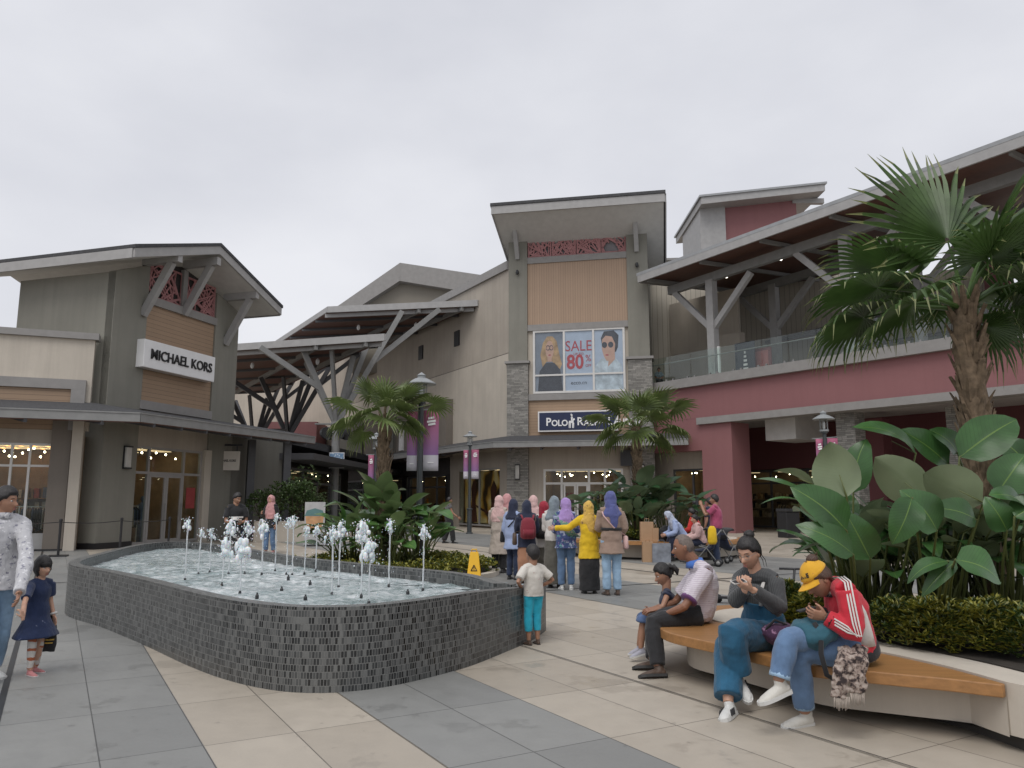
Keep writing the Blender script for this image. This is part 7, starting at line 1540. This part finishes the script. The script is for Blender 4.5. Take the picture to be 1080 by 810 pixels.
J = stand(750, 590, 1.66, -40, Y=21.5); person('person with dark hair standing hidden behind the raspberry polo', J, SK2, ('shirt', K['navy'], 'short', .02), ('trousers', K['black'], .02), hair_=('short', HAIRB, .02), fem=False)
kt_, zt3 = FRT.hit(695, 396, -1.2); q = FRT.p(kt_, -1.2, zs_t); J = seated(695, 404, q.y, 180, 1.0, 1, .05); person('seated person in a grey top behind the terrace glass', J, SK2, ('shirt', K['greyh'], 'short', .02), ('trousers', K['black'], .02), hair_=('short', HAIRB, .02), fem=False)
# ------------------------------------------------------------------ street furniture and small things
M_POST = plain('charcoal_post', (.045, .052, .055), .45, .12); M_LGREY = plain('lantern_grey', (.26, .275, .28), .45, .1); M_LGLASS = glassmat('lantern_glass', (.93, .95, .95), .05, .1)
m, nt, b = new_mat('banner_print'); sx = nt.nodes.new('ShaderNodeSeparateXYZ'); nt.links.new(coords(nt, kind='UV'), sx.inputs[0])
nt.links.new(ramp(nt, sx.outputs['Y'], [(.0, (.52, .50, .55)), (.255, (.55, .53, .58)), (.26, (.24, .13, .30)), (.6, (.33, .13, .25)), (1, (.42, .12, .20))]), b.inputs['Base Color']); b.inputs['Roughness'].default_value = .7; M_BAN = m
def lamp_post(q, h, label, ban=True, g_='lamp posts with round hats'):
    t = thing('lamp_post', label, 'lamp post', q, 0, g_); P = lambda r, z: (r, z)
    X(t, 'base', M_POST, lambda m: m.lathe([(.17, 0), (.17, .05), (.115, .08), (.115, 1.15), (.16, 1.17), (.16, 1.21), (.10, 1.24)], 20, q), smooth=False)
    X(t, 'post', M_POST, lambda m: m.lathe([(.075, 1.2), (.062, h - .75), (.11, h - .74), (.11, h - .68), (.06, h - .66)], 18, q), smooth=False)
    ln = X(t, 'lantern', M_LGLASS, lambda m: m.lathe([(.125, h - .62), (.125, h - .25)], 18, q), smooth=True)
    X(ln, 'lantern_frame', M_LGREY, lambda m: ([m.tube([q + V((.13 * math.cos(a), .13 * math.sin(a), h - .66)), q + V((.13 * math.cos(a), .13 * math.sin(a), h - .22))], .011, 6) for a in [R(60 * i) for i in range(6)]], m.lathe([(.15, h - .68), (.15, h - .62), (.05, h - .60)], 18, q)), smooth=False)
    X(ln, 'lamp_bulb', M_WHITE, lambda m: m.tube([q + V((0, 0, h - .62)), q + V((0, 0, h - .34))], [.045, .04], 10))
    X(t, 'hat', M_LGREY, lambda m: m.lathe([(.36, h - .27), (.36, h - .25), (.30, h - .21), (.16, h - .13), (.10, h - .11), (.10, h - .06), (.12, h - .05), (.05, h), (.01, h + .03)], 24, q), smooth=False)
    if ban:
        X(t, 'banner_arm', M_LGREY, lambda m: m.beam(q + V((-.42, -.0, h - .92)), q + V((.42, 0, h - .86)), .025, .025), smooth=False)
        for sg, w_, hh in ((-1, .24, 1.42), (1, .36, 1.45)):
            x0 = q.x + (.075 if sg > 0 else -.075 - w_); z1 = h - .93 + (.03 if sg > 0 else 0); bo = thing('banner', ('right' if sg > 0 else 'left') + '-hand purple and white banner on the ' + label, 'banner', (q.x, q.y, h - 1.6), 0, 'purple banners on the lamp posts'); mb = MB(); n_ = 10
            y = lambda k: q.y - .02 + .010 * math.sin(k * .6 + sg)
            mb.add([V((x0 + w_ * c_, y(i) + .015 * c_, z1 - hh * i / n_)) for i in range(n_ + 1) for c_ in (0, 1)], [(2 * i + 2, 2 * i + 3, 2 * i + 1, 2 * i) for i in range(n_)])
            mb.uv = {i: [(0, 1 - (i + 1) / n_), (1, 1 - (i + 1) / n_), (1, 1 - i / n_), (0, 1 - i / n_)] for i in range(n_)}
            o = mb.build('cloth', M_BAN, bo, smooth=True); so_ = o.modifiers.new('thick', 'SOLIDIFY'); so_.thickness = .006
            X(bo, 'lettering', M_SLET, lambda m: [m.beam(V((x0 + w_ * a, q.y - .035, z1 - z)), V((x0 + w_ * b_, q.y - .035, z1 - z + .03)), .006, .05) for a, b_, z in ((.3, .7, .2), (.22, .8, .28), (.3, .78, .35))] + [m.beam(V((x0 + w_ * .3, q.y - .035, z1 - 1.25)), V((x0 + w_ * .7, q.y - .035, z1 - 1.25)), .006, .02)], smooth=False)
    return t
lamp_post(onz(441, 601), at(441, 394, onz(441, 601).y).z, 'nearest lamp post, standing behind the fountain')
lamp_post(onz(495, 563), at(495, 455, onz(495, 563).y).z, 'slim far lamp post before the golden shop window')
q = at(872, 500, 26); q.z = 0; lamp_post(q, at(872, 434, 26).z, 'lamp post half hidden by the bench planter leaves')
q = at(396, 500, 33); q.z = 0; lamp_post(q, at(398, 457, 33).z, 'lamp post hidden behind the palm bed')
# wet floor sign
q = onz(500, 612); H = 1.6 - .0; q2 = at(500, 582, q.y); h = q2.z; YL = plain('sign_yellow', (.75, .43, .01), .45, .05); wf_ = thing('floor_sign', 'yellow folding wet floor sign behind the fountain', 'sign', q)
for sg in (-1, 1):
    o = X(wf_, 'leaf_panel', YL, lambda m: m.slab([q + V((-.15, sg * .16, 0)), q + V((.15, sg * .16, 0)), q + V((.085, sg * .015, h)), q + V((-.085, sg * .015, h))], V((0, -.02 * sg, 0))), smooth=False, bevel=.006)
    if sg < 0: X(o, 'warning_triangle', M_BLACK, lambda m: [m.beam(q + V((a, -.168 + .0 * a + (z0 / h) * .145, z0)), q + V((b_, -.168 + (z1 / h) * .145, z1)), .012, .012) for a, z0, b_, z1 in ((-.06, .2, .06, .2), (-.06, .2, 0, .31), (.06, .2, 0, .31), (0, .22, 0, .27))], smooth=False)
X(wf_, 'handle', YL, lambda m: m.tube([q + V((-.05, 0, h)), q + V((-.05, 0, h + .05)), q + V((.05, 0, h + .05)), q + V((.05, 0, h))], .012, 6))
# shopping at the far planter
def paper_bag(px, py, Y, w_, h, d, mat, label, g_=None):
    q = at(px, py, Y); t = thing('shopping_bag', label, 'bag', q, 0, g_); X(t, 'bag_body', mat, lambda m: m.slab([q + V((-w_ / 2, -d / 2, 0)), q + V((w_ / 2, -d / 2, 0)), q + V((w_ / 2, d / 2, 0)), q + V((-w_ / 2, d / 2, 0))], V((.01, 0, h))), smooth=False)
    X(t, 'handle', mat, lambda m: m.tube([q + V((-w_ * .2, -d / 2, h)), q + V((-w_ * .15, -d / 2, h + .09)), q + V((w_ * .15, -d / 2, h + .09)), q + V((w_ * .2, -d / 2, h))], .006, 5)); return t
KR = plain('kraft_paper', (.42, .27, .16), .8, .08)
yb = b2.y - 2.55
zb = at(683, 570, yb)
def bag_on(px, z, Y, *a): q = at(px, 570, Y); py = CY - (lambda dd: F_PX * ((dd.z - CAM_Z) * CP - dd.y * SP) / ((dd.z - CAM_Z) * SP + dd.y * CP))(V((0, Y, z))); return paper_bag(px, py, Y, *a)
bag_on(682, .507, yb, .34, .52, .2, KR, 'tall kraft paper bag standing on the far timber seat'); bag_on(691, .507, yb - .05, .16, .36, .15, KR, 'short kraft paper bag beside the taller one on the far seat'); bag_on(683, .005, yb - .6, .27, .52, .2, KR, 'kraft paper bag on the paving under the far seat')
bag_on(697, .005, yb - .65, .48, .48, .25, plain('silver_bag', (.24, .26, .30), .35, .35, 5), 'silver grey shopping bag on the paving before the far seat'); bag_on(712, .507, yb, .12, .34, .12, plain('cream_bag', (.6, .55, .47), .7), 'small cream bag on the far seat behind the shaved head')
q = at(701, 560, yb + .0); q.z = .507; bpk = thing('backpack', 'black rucksack on the far timber seat', 'backpack', q); o = X(bpk, 'bag_body', K['black'], lambda m: m.tube([q, q + V((0, 0, .06)), q + V((.02, 0, .3)), q + V((.02, 0, .42))], [(.16, .1), (.2, .13), (.17, .12), (.06, .05)], 14, (1, 0, 0))); vox(o, .02, 3, .05)
def stroller(q, yaw, label, s=1.0):
    t = thing('pushchair', label, 'pushchair', q); a = R(yaw); f = V((math.sin(a), math.cos(a), 0)); r = V((math.cos(a), -math.sin(a), 0)); P = lambda x, y, z: q + (r * x + f * y + V((0, 0, z))) * s
    for x in (-.24, .24):
        for y in (-.3, .34):
            w_ = X(t, 'wheel', M_BLACK, lambda m: m.tube([P(x - .02, y, .1), P(x + .02, y, .1)], .1 * s, 18)); X(w_, 'rim', M_STEEL, lambda m: m.tube([P(x - .024, y, .1), P(x + .024, y, .1)], .055 * s, 14))
        X(t, 'frame', M_STEEL, lambda m: (m.tube([P(x, .34, .1), P(x, 0, .5), P(x, -.42, 1.0)], .014 * s, 8), m.tube([P(x, -.3, .1), P(x, 0, .5), P(x, .2, .55)], .014 * s, 8)))
    X(t, 'handle', M_BLACK, lambda m: m.tube([P(-.24, -.42, 1.0), P(.24, -.42, 1.0)], .02 * s, 8)); o = X(t, 'seat', K['navy'], lambda m: m.tube([P(0, .32, .42), P(0, .1, .42), P(0, -.15, .5), P(0, -.28, .9)], [(.19, .03), (.21, .06), (.21, .06), (.18, .04)], 14, r)); X(t, 'hood', K['black'], lambda m: m.tube([P(0, -.30, .72), P(0, -.22, .95), P(0, 0, 1.02), P(0, .08, .98)], [(.2, .05), (.22, .05), (.22, .04), (.2, .02)], 14, r)); return t
q = at(746, 580, 19.6); q.z = 0; stroller(q, -70, 'dark pushchair with pale wheels left of the raspberry polo', .9)
q = at(768, 585, 20.6); q.z = 0; stroller(q, 60, 'pushchair half hidden behind the dark jeans of the raspberry polo', .85)
q = at(751, 560, 19.2); yb_ = thing('bag', 'yellow bag hung on the pushchair handle', 'bag', q); X(yb_, 'bag_body', K['yellow'], lambda m: m.tube([q + V((0, 0, -.32)), q + V((0, 0, -.25)), q + V((0, 0, .05)), q + V((0, 0, .12))], [(.08, .04), (.12, .06), (.1, .05), (.05, .02)], 12, (1, 0, 0)))
# scooter parked behind the bench
q = onz(772, 640); sco = thing('kick_scooter', 'dark kick scooter parked behind the dungarees wearer', 'scooter', q); a0, b0 = onz(757, 636), onz(836, 640); a0.z = b0.z = .09
X(sco, 'deck', M_BLACK, lambda m: m.beam(a0, b0, .12, .03), smooth=False); hd = at(838, 600, b0.y); X(sco, 'stem', M_BLACK, lambda m: m.tube([b0, hd], .02, 8)); X(sco, 'handlebar', M_BLACK, lambda m: m.tube([hd + V((-.22, .05, 0)), hd + V((.2, -.05, 0))], .017, 8)); 
for p in (a0, b0): X(sco, 'wheel', M_BLACK, lambda m: m.tube([p + V((0, -.02, -.02)), p + V((0, .02, -.02))], .07, 14))
# background of the walkway
q = at(318, 520, 42); q.z = 0; um = thing('parasol', 'small cream parasol far down the walkway', 'parasol', q); zt4 = at(318, 497, 42).z; X(um, 'canopy', plain('canvas_cream', (.30, .25, .18), .9), lambda m: m.lathe([(1.0, zt4 - .45), (.98, zt4 - .41), (.03, zt4)], 8, q), smooth=False); X(um, 'pole', M_DARKIRON, lambda m: m.tube([q, q + V((0, 0, zt4))], .03, 8)); X(um, 'base', M_CONC, lambda m: m.lathe([(.3, 0), (.3, .1), (.05, .14)], 14, q))
a, b_ = at(268, 560, 31), at(322, 560, 31); pw = thing('planter', 'long low cream planter with dark shrubs down the walkway', 'planter', ((a.x + b_.x) / 2, 31, 0)); X(pw, 'planter_wall', M_CONC, lambda m: m.box(((a.x + b_.x) / 2, 31.4, .4), (b_.x - a.x, .9, .8)), smooth=False)
X(pw, 'soil_bed', M_SOIL, lambda m: m.box(((a.x + b_.x) / 2, 31.4, .81), (b_.x - a.x - .2, .7, .03)), smooth=False)
def bush(px, Y, r, h, lab, z=.8, seed=1):
    rn = random.Random(seed); q = at(px, 550, Y); t = thing('bush', lab, 'bush', (q.x, Y, z), 0, 'dark bushes down the walkway'); mb = MB(); shrub(mb, (q.x, Y, z), r, h, 260, rn, .16, .05); mb.build('foliage', [M_SHG, M_CALD], t); mb = MB()
    for k in range(8): a = rn.uniform(0, 6.28); mb.tube([(q.x, Y, z), (q.x + math.cos(a) * r * .6, Y + math.sin(a) * r * .6, z + h * .7)], [.02, .01], 5)
    mb.build('stem', M_TWIG, t)
bush(275, 31.4, .7, 1.2, 'dark bush at the left end of the long cream planter', seed=1); bush(292, 31.4, .7, 1.5, 'dark bush behind the dusty pink hijab', seed=2); bush(310, 31.4, .7, 1.7, 'dark bush under the cream parasol', seed=3); bush(322, 31.6, .6, 1.5, 'dark bush beside the drink board', seed=4)
bush(318, 34, 1.2, 2.9, 'tall dark round bush down the walkway', .2, 6)
q = onz(331, 576); sd_ = thing('standee', 'white display board showing an orange drink beside the palm bed', 'display board', q); W_, H_ = .72, 1.5
X(sd_, 'board', plain('board_grey', (.42, .42, .42), .6), lambda m: m.box(q + V((0, 0, H_ / 2 + .05)), (W_, .06, H_)), smooth=False); X(sd_, 'foot', M_DARKIRON, lambda m: m.box(q + V((0, 0, .03)), (W_ * .8, .4, .06)), smooth=False); X(sd_, 'drink_picture', plain('drink_orange', (.50, .28, .14), .4, .3, 4), lambda m: (m.slab([q + V((-.25, -.034, .5)), q + V((.25, -.034, .5)), q + V((.33, -.034, 1.05)), q + V((-.33, -.034, 1.05))], V((0, -.004, 0)))), smooth=False)
X(sd_, 'cup_lid', plain('lid_teal', (.10, .20, .20), .4), lambda m: m.slab([q + V((-.36, -.034, 1.06)), q + V((.36, -.034, 1.06)), q + V((.28, -.034, 1.25)), q + V((0, -.034, 1.33)), q + V((-.28, -.034, 1.25))], V((0, -.004, 0))), smooth=False)
q = at(832, 560, 34.5); q.z = 0; bn = thing('litter_bin', 'black litter bin inside the maroon undercroft', 'bin', q); X(bn, 'bin_body', M_BLACK, lambda m: m.box(q + V((0, 0, .55)), (.75, .6, 1.1), .4), smooth=False, bevel=.03); X(bn, 'lid', M_DARKIRON, lambda m: m.box(q + V((0, 0, 1.18)), (.8, .65, .14), .4), smooth=False, bevel=.03)
hd_ = thing('speaker', 'dark box speaker fixed to the tower near the navy sign', 'speaker', FT.p(p1 - .3, .1, 4)); X(hd_, 'case', M_BLACK, lambda m: FT.box(m, p1 - .55, p1 + .05, .02, .4, zt_(492), zt_(476)), smooth=False)
bake_all()
